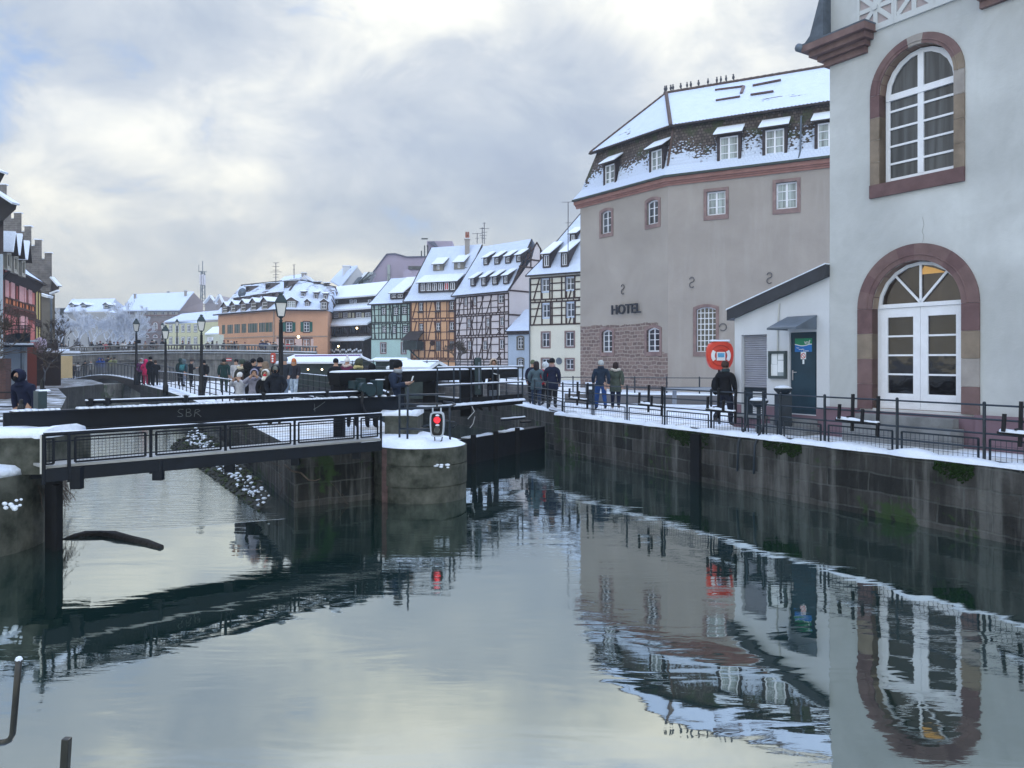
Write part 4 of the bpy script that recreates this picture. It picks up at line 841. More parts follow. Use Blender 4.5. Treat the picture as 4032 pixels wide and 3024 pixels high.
def wins(parent, fr, Zm, rects, surr_m=None, st=.12, nx=2, rows=(.5,), pane=None, depth=.1, rise=0, shutter=None, frame=None, fw=.07, sill=None):
    out_ = []
    for r in rects:
        r = px_rect(fr, Zm, *r); out_.append(r)
        if surr_m: surr(parent, fr, r, rise, st, st * 1.2, .05, surr_m)
        w = window(parent, fr, *r, rise, nx, rows, n=-depth, pane=pane or GL_FAR, fw=fw, bw=.05, mull=.07, frame=frame)
        if shutter:
            mb = MB(fr); wd = (r[1] - r[0]) * .5
            for a, b in ((r[0] - wd - .03, r[0] - .03), (r[1] + .03, r[1] + wd + .03)): mb = MB(fr); mb.box(a, b, .02, .07, r[2], r[3]); mb.build('shutter', shutter, w)
        if sill:
            mb = MB(fr); mb.box(r[0] - .12, r[1] + .12, .0, .22, r[2] - .26, r[2] - .1); mb.build('flower_box', sill, w)
    return out_
def wallf(parent, fr, u0, u1, z0, z1, m, rects, rise=0, depth=.14, name='wall'):
    mb = MB(fr); wall_holes(mb, u0, u1, z0, z1, [(*r, rise) for r in rects], depth=depth); return mb.build(name, m, parent, fix=False)
def rects_of(fr, Zm, L): return [px_rect(fr, Zm, *r) for r in L]

# --- cream half-timbered house next to the hotel
fr = fpx(2086, 2290, 1085, 1070, 9.95); h = thing('timbered_house', 'cream half-timbered house with dark beams standing against the hotel', 'house', fr.O)
CREAM = plaster('cream render', (.68, .67, .59), .12); L = fr.L + 3
W1 = [(1385, 1452, 590, 705), (1612, 1685, 575, 690)]; W2 = [(1392, 1458, 825, 948), (1617, 1688, 812, 940)]; W3 = [(1385, 1455, 1090, 1222), (1607, 1682, 1085, 1218)]; W4 = [(1385, 1455, 1335, 1430), (1608, 1680, 1338, 1432)]
BLF = mat('pale blue frame', (.45, .55, .72), .6, .08)
ra = rects_of(fr, ZH, W1 + W2 + W3 + W4); wallf(h, fr, 0, L, -.3, 9.9, CREAM, ra)
wins(h, fr, ZH, W1 + W2, BLF, .10); wins(h, fr, ZH, W3 + W4, SANDH, .13)
zz = [zat(fr, ZH, 1500, y) for y in (1015, 800, 775, 572)]
timber(fr, h, 0, L, [zz[0] + .02, zz[1], zz[2], zz[3]], ra[:4], TIMB, [.16, .29, .41, .47, .56, .66, .86], [(.05, .13), (.50, .58)], (.38, .72), w=.17, cross=(.745,))
rf = Roof(fr, 9.95, zat(fr, ZH, 1745, 20, -5) + 1.5, 6.2)
u_ = uat(fr, ZH, 1235, 560, .3); rf.build(h, u_, L + .3, u_ + 3.2, L + .3, roof_mat('snow over red tiles', (.18, .075, .055), .17, .32, .5)); rf.walls(h, 0, L, CREAM, hl=0)
for x0, x1, y0, y1 in ((1402, 1447, 365, 470), (1572, 1615, 350, 460)): rf.shed(h, ZH, x0, x1, y0, y1, .55)
rf.shed(h, ZH, 1652, 1688, 175, 225, .5)
mb = MB(fr); mb.tube([(.05, .12, 0), (.05, .12, 9.7)], .06, 6); mb.build('drainpipe', GREYZ, h)
mb = MB(fr); q = fr.uz(*ZH(1545, 1355)); mb.lathe([(.001, 0), (.30, 0), (.30, .06), (.001, .06)], (0, 0, 0), 14) if False else mb.tube([(q[0], .0, q[1]), (q[0], .06, q[1])], .33, 14); mb.build('oval_vent', GREYZ, h)
tag(mb.build('x', GREYZ), 'x', 'x') if False else None
an = MB(); p = V(2237, 1000, 78)
def antenna(name, label, px, y0, y1, d, bars, lean=0, group='roof aerials'):
    a, b = V(px, y0, d), V(px + lean, y1, d); mb = MB(); s = d / F; mb.tube([a, b], .045 * d / 80, 5)
    for t, w in bars: c = a.lerp(b, t); mb.tube([c - Vector((w * s / 2, 0, .02 * w * s)), c + Vector((w * s / 2, 0, 0))], .03 * d / 80, 4)
    return tag(mb.build(name, mat('aerial metal', (.12, .12, .14), .5, .2, 3, .4, .5)), label, 'aerial', group)
antenna('roof_aerial', 'thin roof aerial just left of the hotel roof end', 2237, 1000, 795, 60, [(1, 50), (.6, 25)])

# --- small pale blue house
fr = fpx(2001, 2092, 1302, 1300, 5.1); h = thing('narrow_house', 'narrow pale blue house squeezed between the pink and the cream timbered houses', 'house', fr.O)
PB = plaster('pale blue render', (.42, .50, .62), .2); W = [(1158, 1210, 1130, 1240), (1160, 1210, 1332, 1410)]
ra = rects_of(fr, ZH, W); wallf(h, fr, 0, fr.L, -.3, 5.05, PB, ra, .1); wins(h, fr, ZH, W, mat('olive brown frame', (.13, .12, .10), .8, .2), .14, rise=.1, rows=(.33, .66))
rf = Roof(fr, 5.05, zat(fr, ZH, 1230, 872, -3), 3); rf.build(h, -.2, fr.L, uat(fr, ZH, 1192, 870, -3), fr.L + .1, RS, flare=.3); rf.walls(h, 0, fr.L, PB)
mb = MB(fr); mb.box(-.1, fr.L, .02, .2, 4.65, 5.0); mb.build('cornice', BRN, h)
mb = MB(fr); q = fr.uz(*ZH(1262, 1000)); mb.box(fr.L - .35, fr.L + .1, -1.1, -.5, q[1] - .7, q[1] + .9); mb.build('chimney', CREAM, h)

# --- pink white half-timbered house
fr = fpx(1793, 2005, 1163, 1143, 9.6); h = thing('timbered_house', 'pinkish white half-timbered house with two rows of four roof dormers', 'house', fr.O)
PK = plaster('pinkish limewash', (.62, .575, .60), .12); L = fr.L
WA = [(660, 688, 762, 838), (745, 772, 758, 836), (978, 1028, 738, 812), (688, 720, 965, 1040), (865, 897, 958, 1032), (993, 1030, 948, 1025), (690, 725, 1172, 1248), (835, 872, 1172, 1250), (990, 1030, 1155, 1240)]
ra = rects_of(fr, ZH, WA); wallf(h, fr, 0, L, 1.0, 9.55, PK, ra); wallf(h, fr, 0, L, -.3, .99, plaster('pale blue grey render', (.45, .48, .56), .25), [], name='plinth')
wins(h, fr, ZH, WA, mat('brown wood frame', (.12, .07, .055), .8, .2), .09)
zl = [zat(fr, ZH, 830, y) for y in (1338, 1133, 1112, 930, 912, 745)]
timber(fr, h, 0, L, [1.05, zl[0]] + zl[1:], ra, TIMB, [[.1, .25, .4, .55, .7, .85]] * 1 + [[.08, .3, .42, .52, .68, .92]], [[(.33, .43), (.62, .72)], [(.04, .14), (.28, .36), (.36, .30), (.45, .55), (.6, .7)]], (.30, .66), w=.15, cross=(.83,))
w_ = 4.4; zr = (zat(fr, ZH, 1275, 240, -w_) + zat(fr, ZH, 850, 262, -w_)) / 2; rf = Roof(fr, 9.55, zr, w_)
rf.build(h, -.35, L + .15, uat(fr, ZH, 830, 262, -w_), uat(fr, ZH, 1290, 240, -w_), RS, flare=.15)
for row in (((842, 870, 398, 448), (944, 974, 392, 442), (1046, 1078, 385, 432), (1148, 1180, 372, 418)), ((722, 748, 592, 645), (823, 853, 582, 640), (926, 958, 573, 630), (1028, 1060, 565, 622))):
    for r in row: rf.shed(h, ZH, *r, slope=.55, arch=.08 if row[0][0] == 842 else 0)
g2 = fr.side(L); D = 2 * w_ + .4
g2 = Fr(fr((L, 0, 0)), -fr.n, fr.u)
mb = MB(g2); mb.poly([(0, 0, -.3), (D, 0, -.3), (D, 0, 9.55), (w_ * 1.25, 0, zr - 2.6), (w_ * .80, 0, zr - 2.6), (0, 0, 9.55)]); mb.poly([(w_ * .8, 0, zr - 2.6), (w_ * 1.2, 0, zr - 2.6), (w_, 0, zr - .3)]); mb.build('gable_wall', PK, h, fix=False)
mb = MB(g2)
for a, b, c, d in ((0, 9.6, D, 9.6), (0, 6.9, D, 6.9), (1.5, 12.4, D - 1.5, 12.4), (.1, 9.8, w_, zr - .5), (D - .1, 9.8, w_, zr - .5), (2.3, 12.4, 3, 14), (3.4, 12.4, 3.4, 14.8), (5, 12.4, 5, 14.8), (2.4, 13.3, 6, 13.3), (6.3, 12.4, 5.6, 14)): clip_beam(mb, a, b, c, d, .17, [])
mb.build('gable_timbers', TIMB, h)
mb = MB(fr); mb.poly([(0, 0, -.3), (0, 0, 9.55), (0, -w_, zr - .3), (0, -D, 9.55), (0, -D, -.3)]); mb.poly([(0, -D, -.3), (L, -D, -.3), (L, -D, 9.55), (0, -D, 9.55)]); mb.build('side_wall', PK, h, fix=False)

# --- orange half-timbered house
fr = fpx(1617, 1792, 1183, 1177, 9.2); h = thing('timbered_house', 'apricot orange half-timbered house with a tall brick chimney and wide dormer', 'house', fr.O)
OR = plaster('apricot render', (.64, .38, .22), .15, (.66, .48, .36)); L = fr.L
WA = [(238, 272, 812, 885), (396, 432, 802, 880), (522, 566, 797, 876), (240, 275, 1008, 1068), (396, 434, 998, 1068), (523, 566, 992, 1065)]; WB = [(240, 283, 1172, 1258), (390, 437, 1168, 1262), (520, 572, 1168, 1250)]
ra = rects_of(fr, ZH, WA + WB); wallf(h, fr, 0, L, -.3, 9.1, OR, ra); wins(h, fr, ZH, WA, TIMBR, .08, sill=BRN); wins(h, fr, ZH, WB, None, nx=2, pane=glass('grey shuttered glass', (.12, .13, .15), .5), frame=mat('grey shutter wood', (.10, .10, .12), .8, .2))
zl = [zat(fr, ZH, 380, y) for y in (1328, 1160, 975, 968, 800)]
timber(fr, h, 0, L, [zat(fr, ZH, 380, 1345), zl[0], zl[1], zl[2] - .1, zl[3] + .15, zl[4]], ra, TIMBR, [[.36, .63, .82], [.33, .63, .74, .84]], [(.04, .14), (.40, .48), (.60, .54)], (.42,), w=.15)
w_ = 5.6; zr = (zat(fr, ZH, 350, 300, -w_) + zat(fr, ZH, 800, 262, -w_)) / 2; rf = Roof(fr, 9.1, zr, w_); rf.build(h, -.9, L + .2, uat(fr, ZH, 350, 300, -w_) , uat(fr, ZH, 828, 262, -w_), RS, flare=.12); rf.walls(h, 0, L, OR)
rf.shed(h, ZH, 246, 578, 622, 700, slope=.5, nx=6, side=.25, over=.4); rf.shed(h, ZH, 400, 428, 458, 500, slope=.6, arch=.1, wm=mat('weathered cladding', (.20, .19, .17), .8, .2), side=.5); rf.shed(h, ZH, 595, 620, 440, 486, slope=.6, arch=.1, wm=MATS['weathered cladding'], side=.5)
def chimney(parent, Zm, x0, x1, y0, y1, d, pot=0, m=None, name='chimney'):
    a, b = V(*Zm(x0, y1), d), V(*Zm(x1, y0), d); w = b.x - a.x; mb = MB(); mb.box(a.x, b.x, a.y, a.y + w * .8, a.z, b.z, 0); mb.box(a.x - .08, b.x + .08, a.y - .08, a.y + w * .8 + .08, b.z, b.z + .12, 0); mb.box(a.x - .05, b.x + .05, a.y - .05, a.y + w * .8 + .05, b.z + .12, b.z + .22, 1)
    if pot: 
        for i in range(2): mb.lathe([(.16, 0), (.11, pot)], (a.x + w * (.28 + .44 * i), a.y + w * .4, b.z + .12), 7, 2)
    return mb.build(name, [m or plaster('chimney render', (.33, .31, .30), .25), SNOW, mat('clay pot', (.28, .11, .08), .8, .2)], parent)
dmid = fr((L * .55, -5, 0)).y
chimney(h, ZH, 665, 708, 222, 400, dmid - 1.2, .9)
mb = MB(fr); q = px_rect(fr, ZH, 82, 215, 1165, 1255, 1.2); u0_, u1_ = uat(fr, ZH, 95, 1200, 1.2), uat(fr, ZH, 222, 1200, 1.2)
z0_, z1_ = zat(fr, ZH, 150, 1250, 1.2), zat(fr, ZH, 150, 1165, 1.2); mb.box(u0_, u1_, .08, 1.3, z0_, z1_, 0)
for i in range(7): z = z0_ + (z1_ - z0_) * (i + .5) / 7; mb.box(u0_ - .02, u1_ + .02, 1.302, 1.36, z - .09, z + .05, 0)
mb.solid([(u0_ - .2, 1.6, z1_), (u1_ + .2, 1.6, z1_), (u1_ + .3, 0.06, z1_ + 1.1), (u0_ + .1, .06, z1_ + 1.1)], [(u0_ - .2, 1.6, z1_ + .1), (u1_ + .2, 1.6, z1_ + .1), (u1_ + .3, .06, z1_ + 1.2), (u0_ + .1, .06, z1_ + 1.2)], 1)
mb.beam((u1_ - .2, .1, z0_ - 1.3), (u0_ + .8, 1.2, z0_), .14, .14, 0); mb.build('timber_oriel', [TIMBG, DKT], h)
mb = MB(fr); q = fr.uz(*ZH(363, 1188)); mb.tube([(q[0], .03, q[1]), (q[0], .12, q[1])], .33, 12); mb.box(q[0] - .45, q[0] + .45, .03, .06, q[1] - 1.0, q[1] - .8); mb.build('round_emblem', TIMB, h)
antenna('roof_aerial', 'tall roof aerial with many crossbars above the brick chimney house', *ZH(846, 262), ZH(846, 62)[1], 100, [(.97, 12), (.72, 40), (.55, 24), (.4, 20), (.25, 16)])
antenna('roof_aerial', 'shorter slanting roof aerial right behind the brick chimney', *ZH(780, 258), ZH(780, 160)[1], 100, [(.95, 40), (.5, 16)])
antenna('roof_aerial', 'middle roof aerial beside the tallest one on the timbered row', *ZH(828, 258), ZH(828, 108)[1], 101, [(.95, 14), (.5, 22), (.35, 14)])

# --- green half-timbered house
fr = fpx(1462, 1616, 1195, 1188, 9.15); h = thing('timbered_house', 'pale green half-timbered house between the brown tannery and the orange house', 'house', fr.O)
GRN = plaster('mint render', (.44, .58, .55), .12); GRN2 = plaster('pale mint render', (.44, .62, .60), .15); L = fr.L
WA = [(912, 965, 942, 1018), (1054, 1106, 938, 1024), (1154, 1212, 930, 1014), (920, 966, 1162, 1232), (1045, 1082, 1160, 1240), (1165, 1222, 1157, 1240)]; WB = [(905, 962, 1362, 1475), (1150, 1200, 1355, 1480)]
ra = rects_of(fr, ZT, WA + WB); zm = zat(fr, ZT, 1000, 1318); wallf(h, fr, 0, L, -.3, zm, GRN2, ra[6:]); wallf(h, fr, 0, L, zm + .001, 9.05, GRN, ra[:6], name='upper_wall')
wins(h, fr, ZT, WA, TIMBG, .12, sill=None, rows=(.33, .66)); wins(h, fr, ZT, WB, mat('mauve stone frame', (.25, .18, .19), .8, .2), .13)
zl = [zat(fr, ZT, 1000, y) for y in (1312, 1130, 1112, 902)]; timber(fr, h, 0, L, zl, ra[:6], TIMBG, [.09, .2, .38, .47, .55, .66, .75, .93], [(.12, .06), (.54, .49)], (.40, .74), w=.15)
w_ = 4.2; zr = zat(fr, ZT, 1150, 585, -w_); rf = Roof(fr, 9.05, zr, w_); rf.build(h, -.3, L + .2, uat(fr, ZT, 1020, 590, -w_), uat(fr, ZT, 1345, 580, -w_), RS, flare=.12); rf.walls(h, 0, L, GRN)
rf.shed(h, ZT, 1020, 1165, 775, 822, slope=.6, nx=0, side=.1); 
for x in ((1028, 1085), (1100, 1160)): rf.shed(h, ZT, *x, 778, 820, slope=.2, nx=2, side=.04, over=.02)

# --- tannery with galleries
fr = fpx(1240, 1466, 1287, 1276, 6.6); h = thing('tannery_house', 'dark brown tannery house with stacked open galleries and three snowy skirt roofs', 'house', fr.O); L = fr.L
DB = mat('dark brown boards', (.045, .036, .036), .8, .35, 2, .2, c2=(.085, .07, .068))
def zx(y, x=500, n=0): return zat(fr, ZT, x, y, n)
def skirt(y0, y1, xl0, xl1, n0, n1, name='skirt_roof', xr=L + .1):
    mb = MB(fr); a = uat(fr, ZT, xl0, y0, n0); b = uat(fr, ZT, xl1, y1, n1); z0, z1 = zx(y0, 500, n0), zx(y1, 500, n1)
    mb.solid([(a, n0, z0), (xr, n0, z0), (xr, n1, z1), (b, n1, z1)], [(a, n0, z0 + .22), (xr, n0, z0 + .22), (xr, n1, z1 + .22), (b, n1, z1 + .22)], 0)
    mb.box(a + .05, xr, n0 - .12, n0 + .03, z0 - .14, z0 - .002, 1); return mb.build(name, [SNOW, DKT], h)
zs_ = [zx(1500), zx(1345), zx(1150, 500, .3), zx(1070), zx(985), zx(915, 500, -.8)]
mb = MB(fr); mb.box(.2, L, -9, -1.6, -.3, zs_[1]); mb.box(0, L, -9, -1.4, zs_[1], zs_[2] + .4); mb.box(.6, L, -9, -.6, zs_[2] + .2, zx(960, 500, -.6)); mb.box(1.2, L, -9, -1.8, zx(960, 500, -.6), zx(815, 500, -1.8)); mb.build('wall', DB, h)
skirt(1335, 1300, 60, 90, 1.3, -.1, xr=L - .1); skirt(1155, 1085, 88, 290, .9, -.6); skirt(972, 912, 245, 290, .2, -1.8)
mb = MB(fr); z0, z1 = zx(828, 500, -1.2), zx(690, 500, -5.5); a = uat(fr, ZT, 282, 828, -1.2); b = uat(fr, ZT, 385, 700, -5.5)
mb.solid([(a, -1.2, z0), (L, -1.2, z0), (L + 1.2, -5.5, z1), (b, -5.5, z1)], [(a, -1.2, z0 + .2), (L, -1.2, z0 + .2), (L + 1.2, -5.5, z1 + .2), (b, -5.5, z1 + .2)], 0); mb.poly([(b, -5.5, z1), (L + 1.2, -5.5, z1), (L, -10, z0), (a, -10, z0)], 0); mb.box(a + .1, L, -1.35, -1.15, z0 - .15, z0 - .003, 1); mb.build('roof', [SNOW, DKT], h)
def plainwin(xs, y0, y1, n, m, nx=3, pane=None):
    for x0, x1 in xs: r = px_rect(fr, ZT, x0, x1, y0, y1, n); window(h, fr, *r, 0, nx, (.5,), n=n + .05, fw=.08, bw=.05, mull=.06, pane=pane or GL_FAR)
plainwin(((320, 352), (365, 395), (537, 568), (584, 616), (755, 790), (805, 835)), 845, 885, -1.8, 0, 1)
plainwin(((348, 400), (458, 508), (612, 672), (722, 780)), 998, 1058, -.6, 0)
mb = MB(fr)
for x0, x1 in ((290, 322), (408, 418), (430, 442), (518, 550), (568, 590), (683, 705)): r = px_rect(fr, ZT, x0, x1, 1000, 1058, -.6); mb.box(r[0], r[1], -.58, -.53, r[2], r[3])
mb.build('cream_panel', plaster('cream panel', (.60, .58, .46), .15), h)
# upper gallery: arches, posts, rail and pale drapes; terrace posts and lattice below
mb = MB(fr); g0, g1 = zx(1300), zx(1150, 500, .1); rail = zx(1262); dr = MB(fr)
for i in range(6):
    u = .1 + (L - .3) * i / 5; mb.box(u - .1, u + .1, -.1, .1, zx(1340), g1)
    if i < 5:
        a, b = u + .1, u + (L - .3) / 5 - .1
        for j in range(10):
            x0, x1 = a + (b - a) * j / 10, a + (b - a) * (j + 1) / 10; zt0, zt1 = [g1 - .75 + .62 * math.sin(math.pi * t / 10) for t in (j, j + 1)]; mb.solid([(x0, .0, zt0), (x1, 0, zt1), (x1, 0, g1), (x0, 0, g1)], [(x0, -.06, zt0), (x1, -.06, zt1), (x1, -.06, g1), (x0, -.06, g1)])
        for j in range(11): x = a + (b - a) * j / 10; dr.solid([(x - .08, -.5, g1 - .2 - .03 * (j % 3)), (x + .08, -.5, g1 - .2), (x + .02, -.48, rail + .18 + .35 * abs(math.sin(j * 1.3)))], [(x - .08, -.54, g1 - .2), (x + .08, -.54, g1 - .2), (x + .02, -.55, rail + .18)]) if j % 2 == i % 2 or j in (2, 5, 7) else None
mb.box(0, L, -.06, .06, rail - .06, rail + .04); mb.box(0, L, -.1, .1, g0 - .1, g0 + .02)
for i in range(int(L / .28)): mb.box(.1 + i * .28, .18 + i * .28, -.03, .03, g0, rail)
mb.build('gallery', DB, h); dr.build('drapery', plaster('snowy fir garland', (.30, .32, .36), .5), h)
mb = MB(fr); t0, t1 = zx(1500, 500, .5), zx(1345, 500, .5)
for i in range(8): u = .3 + (L - 1.6) * i / 7; mb.box(u - .07, u + .07, .55, .7, -.2, t1 + .1)
mb.box(.2, L - 1.2, .5, .75, zx(1450, 500, .6) - .05, zx(1450, 500, .6) + .05); mb.build('terrace_post', DB, h)
mb = MB(fr)
for i in range(26):
    u = .3 + (L - 1.7) * i / 25; zb_ = zx(1478, 500, .7); mb.beam((u - .15, .72, zb_), (u + .22, .72, zb_ - .75), .09, .03, up=(0, 1, 0)); mb.beam((u + .22, .75, zb_), (u - .15, .75, zb_ - .75), .09, .03, up=(0, 1, 0)); mb.ball((u, .8, zb_ + .35 + .15 * math.sin(i * 2)), .16, n=6)
mb.build('snowy_lattice', SNOW, h)
LAMPM, n_, b_ = base('warm bulb', .4); b_.inputs['Emission Color'].default_value = (1, .72, .35, 1); b_.inputs['Emission Strength'].default_value = 5
def bulb(p, r, lab): mb = MB(); mb.ball(p, r, n=8); return tag(mb.build('light_bulb', LAMPM, smooth=True), lab, 'lamp')
for x, y, lab in ((268, 1400, 'warm lit bulb at the left end of the tannery terrace'), (398, 1398, 'warm lit bulb in the second bay of the tannery terrace'), (620, 1182, 'small lit bulb in the upper tannery gallery'), (122, 1293, 'lit lamp on the corner of the lowest tannery roof')): q = fr.uz(*ZT(x, y), .9); bulb(fr((q[0], .9, q[1])), .13, lab)

# --- long orange house with the mansard full of dormers
zE = 8.4; fa = fpx(859, 1084, 1243 - 1, 1223, zE); fb = fpx(1084, 1290, 1223, 1224.5, zE)
h = thing('long_house', 'long salmon orange house with green shutters and a patchy snow roof full of dormers', 'house', fb.O); SAL = plaster('salmon render', (.60, .34, .22), .2, (.55, .36, .26)); GSH = mat('green shutter', (.02, .10, .085), .7, .15, 3)
OS = mat('weathered grey shutter', (.16, .16, .15), .8, .2)
WLf = [(250, 283, 928, 1045), (320, 386, 925, 1040), (412, 478, 918, 1035), (505, 560, 912, 1030), (590, 650, 908, 1028), (655, 708, 905, 1026), (733, 812, 898, 1020), (822, 845, 896, 1018), (855, 904, 893, 1018)]
ra = rects_of(fa, ZO, WLf); wallf(h, fa, 0, fa.L, -.3, zE, SAL, ra)
for r in ra:
    f_ = MB(fa); f_.box(r[0], r[1], -.08, -.03, r[2], r[3]); w = f_.build('window', OS, h); f_ = MB(fa)
    for t in (.02, .98): f_.box(r[0] + (r[1] - r[0]) * t - .05, r[0] + (r[1] - r[0]) * t + .05, -.02, .02, r[2], r[3])
    f_.box((r[0] + r[1]) / 2 - .06, (r[0] + r[1]) / 2 + .06, -.029, .0, r[2], r[3]); f_.build('shutter', GSH, w)
WRf = [(1083, 1163, 892, 1015), (1313, 1388, 888, 1018)]; DRf = [(1075, 1180, 1115, 1215), (1308, 1388, 1115, 1215)]
ra = rects_of(fb, ZO, WRf + DRf); wallf(h, fb, 0, fb.L, -.3, zE, SAL, ra); wins(h, fb, ZO, WRf, TIMBR, .12, shutter=GSH, rows=(.33, .66)); wins(h, fb, ZO, DRf, TIMBR, .12, pane=glass('lit shop window', (.30, .16, .12), .3))
mb = MB(fb); q = px_rect(fb, ZO, 960, 1430, 1085, 1108); mb.box(q[0], q[1], .01, .05, q[2], q[3]); mb.build('shop_fascia', mat('brown fascia', (.16, .10, .09), .8, .3), h)
q = px_rect(fb, ZO, 958, 1440, 1110, 1215); mb = MB(fb); wall_holes(mb, q[0], q[1], q[2], q[3], [(*r, 0) for r in ra[2:] if r[2] > q[2]] or [], n=.02, depth=.01)
for a, b in ((q[0], ra[2][0] - .2), (ra[2][1] + .2, ra[3][0] - .2), (ra[3][1] + .2, q[1])): pass
mbx = MB(fb)
for a, b in ((q[0], ra[2][0] - .2), (ra[2][1] + .2, ra[3][0] - .2), (ra[3][1] + .2, q[1])): mbx.box(a, b, .003, .03, 0, q[3])
mbx.build('shop_front', plaster('pale pink render', (.62, .48, .46), .1), h)
mb = MB(fa); zb2 = zat(fa, ZO, 550, 1090); mb.box(0, fa.L, .0, .07, zb2 - .08, zb2 + .08); mb.fr = fb; mb.box(0, fb.L, .0, .07, zb2 - .08, zb2 + .08); mb.fr = fa; mb.tube([(fa.L - .2, .1, 0), (fa.L - .2, .1, zE)], .08, 5); mb.build('string_course', mat('beige trim', (.35, .27, .22), .8, .2), h)
def op(fr, x, y, n): u, z = fr.uz(*ZO(x, y), n); return fr((u, n, z))
e0, e1, e2_ = op(fa, 135, 808, .5), op(fa, 935, 745, .5), op(fb, 1610, 748, .5)
for p in (e0, e1, e2_): p.z = zE + .05
b0, b1, b2_ = op(fa, 375, 558, -3.2), op(fb, 1130, 478, -3.4), op(fb, 1640, 545, -3.2); r0, r1, r2_ = op(fa, 500, 408, -7), op(fb, 1235, 332, -8), op(fb, 1735, 432, -7)
mb = MB(); bke = fa((-1, -14, zE)); bkb = fb((fb.L + 1, -14, zE))
mb.poly([e0, e1, b1, b0], 0); mb.poly([e1, e2_, b2_, b1], 0); mb.poly([b0, b1, r1, r0], 1); mb.poly([b1, b2_, r2_, r1], 1); mb.poly([r0, r1, r2_, bkb, bke], 1); mb.poly([e0, b0, r0, bke], 1); mb.poly([e2_, b2_, r2_, bkb], 1); mb.build('roof', [RS, RP], h, fix=False)
mb = MB(); 
for p, q_ in ((e0, e1), (e1, e2_), (r0, r1), (r1, r2_), (b1, r1)): mb.beam(p, q_, .25, .16)
mb.build('ridge_and_eaves', DKT, h)
mb = MB(); mb.poly([fa((0, 0, -.3)), fa((0, 0, zE)), fa((0, -14, zE)), fa((0, -14, -.3))]); mb.build('side_wall', SAL, h, fix=False); mb = MB(); mb.poly([fb((fb.L, 0, -.3)), fb((fb.L, 0, zE)), fb((fb.L, -14, zE)), fb((fb.L, -14, -.3))]); mb.build('side_wall', SAL, h, fix=False)
class PR(Roof): pass
def plane_roof(fr, n_e, ze, n_r, zr): r = PR(fr, ze, zr, -n_r, n_e); return r
lo = plane_roof(fa, .5, zE, -3.2, b0.z); hi = plane_roof(fa, -3.2 + (0), b0.z, -7, r0.z)
hi.e = -3.2; hi.w = 7; hi.m = (hi.zr - hi.ze) / 3.8
DW = mat('taupe dormer wood', (.14, .115, .11), .8, .25, 3)
for r in ((248, 312, 692, 762), (362, 418, 672, 752), (492, 552, 655, 740), (624, 690, 640, 728), (770, 838, 628, 715)): lo.gab(h, ZO, *r, wm=DW, gh=.30, nx=1, side=.1)
for r in ((392, 440, 590, 625), (508, 560, 575, 610), (640, 690, 552, 592), (770, 820, 540, 598), (885, 935, 525, 580)): lo.shed(h, ZO, *r, slope=.15, wm=DW, nx=0, side=.06)
for r in ((535, 575, 440, 485), (792, 845, 402, 448), (1035, 1085, 370, 430)): hi.shed(h, ZO, *r, slope=.1, wm=DW, nx=0, side=.06)
lo2 = plane_roof(fb, .5, zE, -3.3, b2_.z); hi2 = plane_roof(fb, -3.3, b2_.z, -7.5, r2_.z); hi2.e = -3.3; hi2.w = 7.5; hi2.m = (hi2.zr - hi2.ze) / 4.2
lo2.gab(h, ZO, 1100, 1205, 615, 708, wm=DW, gh=.26, nx=4, rows=(.3, .65), side=.08, pane=GL_PALE); lo2.gab(h, ZO, 1340, 1378, 628, 682, wm=DW, gh=.4, nx=1, side=.08); lo2.gab(h, ZO, 1545, 1612, 630, 720, wm=DW, gh=.3, nx=2, side=.1)
for r in ((1285, 1325, 510, 570), (1450, 1490, 522, 585), (1575, 1612, 535, 595)): lo2.shed(h, ZO, *r, slope=.15, wm=DW, nx=1, side=.06)
for r in ((1455, 1495, 378, 430), (1580, 1618, 395, 440)): hi2.shed(h, ZO, *r, slope=.1, wm=DW, nx=0, side=.06)
mb = MB(); p = op(fb, 525, 512, -4); mb.lathe([(.01, 0), (.5, .12), (.72, .3)], (0, 0, 0), 14); 
dsh = thing('satellite_dish', 'round grey satellite dish on the left end of the dormered roof', 'satellite dish', op(fa, 525, 512, -2.0)); dsh.rotation_euler = (R(80), 0, R(-20)); ROOTM.pop(dsh.name)
mb.build('dish', GREYZ, dsh, smooth=True)
antenna('roof_aerial', 'tall roof aerial with many crossbars on the long orange house', *ZO(950, 400), ZO(950, 112)[1], 110, [(.99, 22), (.82, 26), (.66, 26), (.58, 44), (.45, 24), (.34, 22)])
antenna('roof_aerial', 'thin roof aerial on the ridge of the long orange house', *ZO(1188, 320), ZO(1188, 140)[1], 112, [(.99, 12), (.64, 8)])
bulb(V(*ZO(1245, 1083), 100), .17, 'lit shop lamp on the pale pink shop front'); 
hh = thing('rear_house', 'low snowy roof with a small white gable peeping over the long orange house', 'house', V(1150, 1420, 128))
mb = MB(); a, b, c, d = V(*ZO(1000, 345), 126), V(*ZO(1060, 295), 130), V(*ZO(1290, 262), 130), V(*ZO(1360, 330), 126); mb.solid([a, b, c, d], [p + Vector((0, 6, 0)) for p in (a, b, c, d)]); mb.poly([a - Vector((0, 0, 9)), d - Vector((0, 0, 9)), d, a]); mb.build('roof', RP, hh, fix=False); mb = MB(); g = [V(*ZO(1280, 330), 125.9), V(*ZO(1360, 330), 125.9), V(*ZO(1320, 268), 125.9)]; mb.solid(g, [p + Vector((0, 3, 0)) for p in g]); mb.build('gable', LODGE, hh); chimney(hh, ZO, 1283, 1338, 257, 290, 126.5)

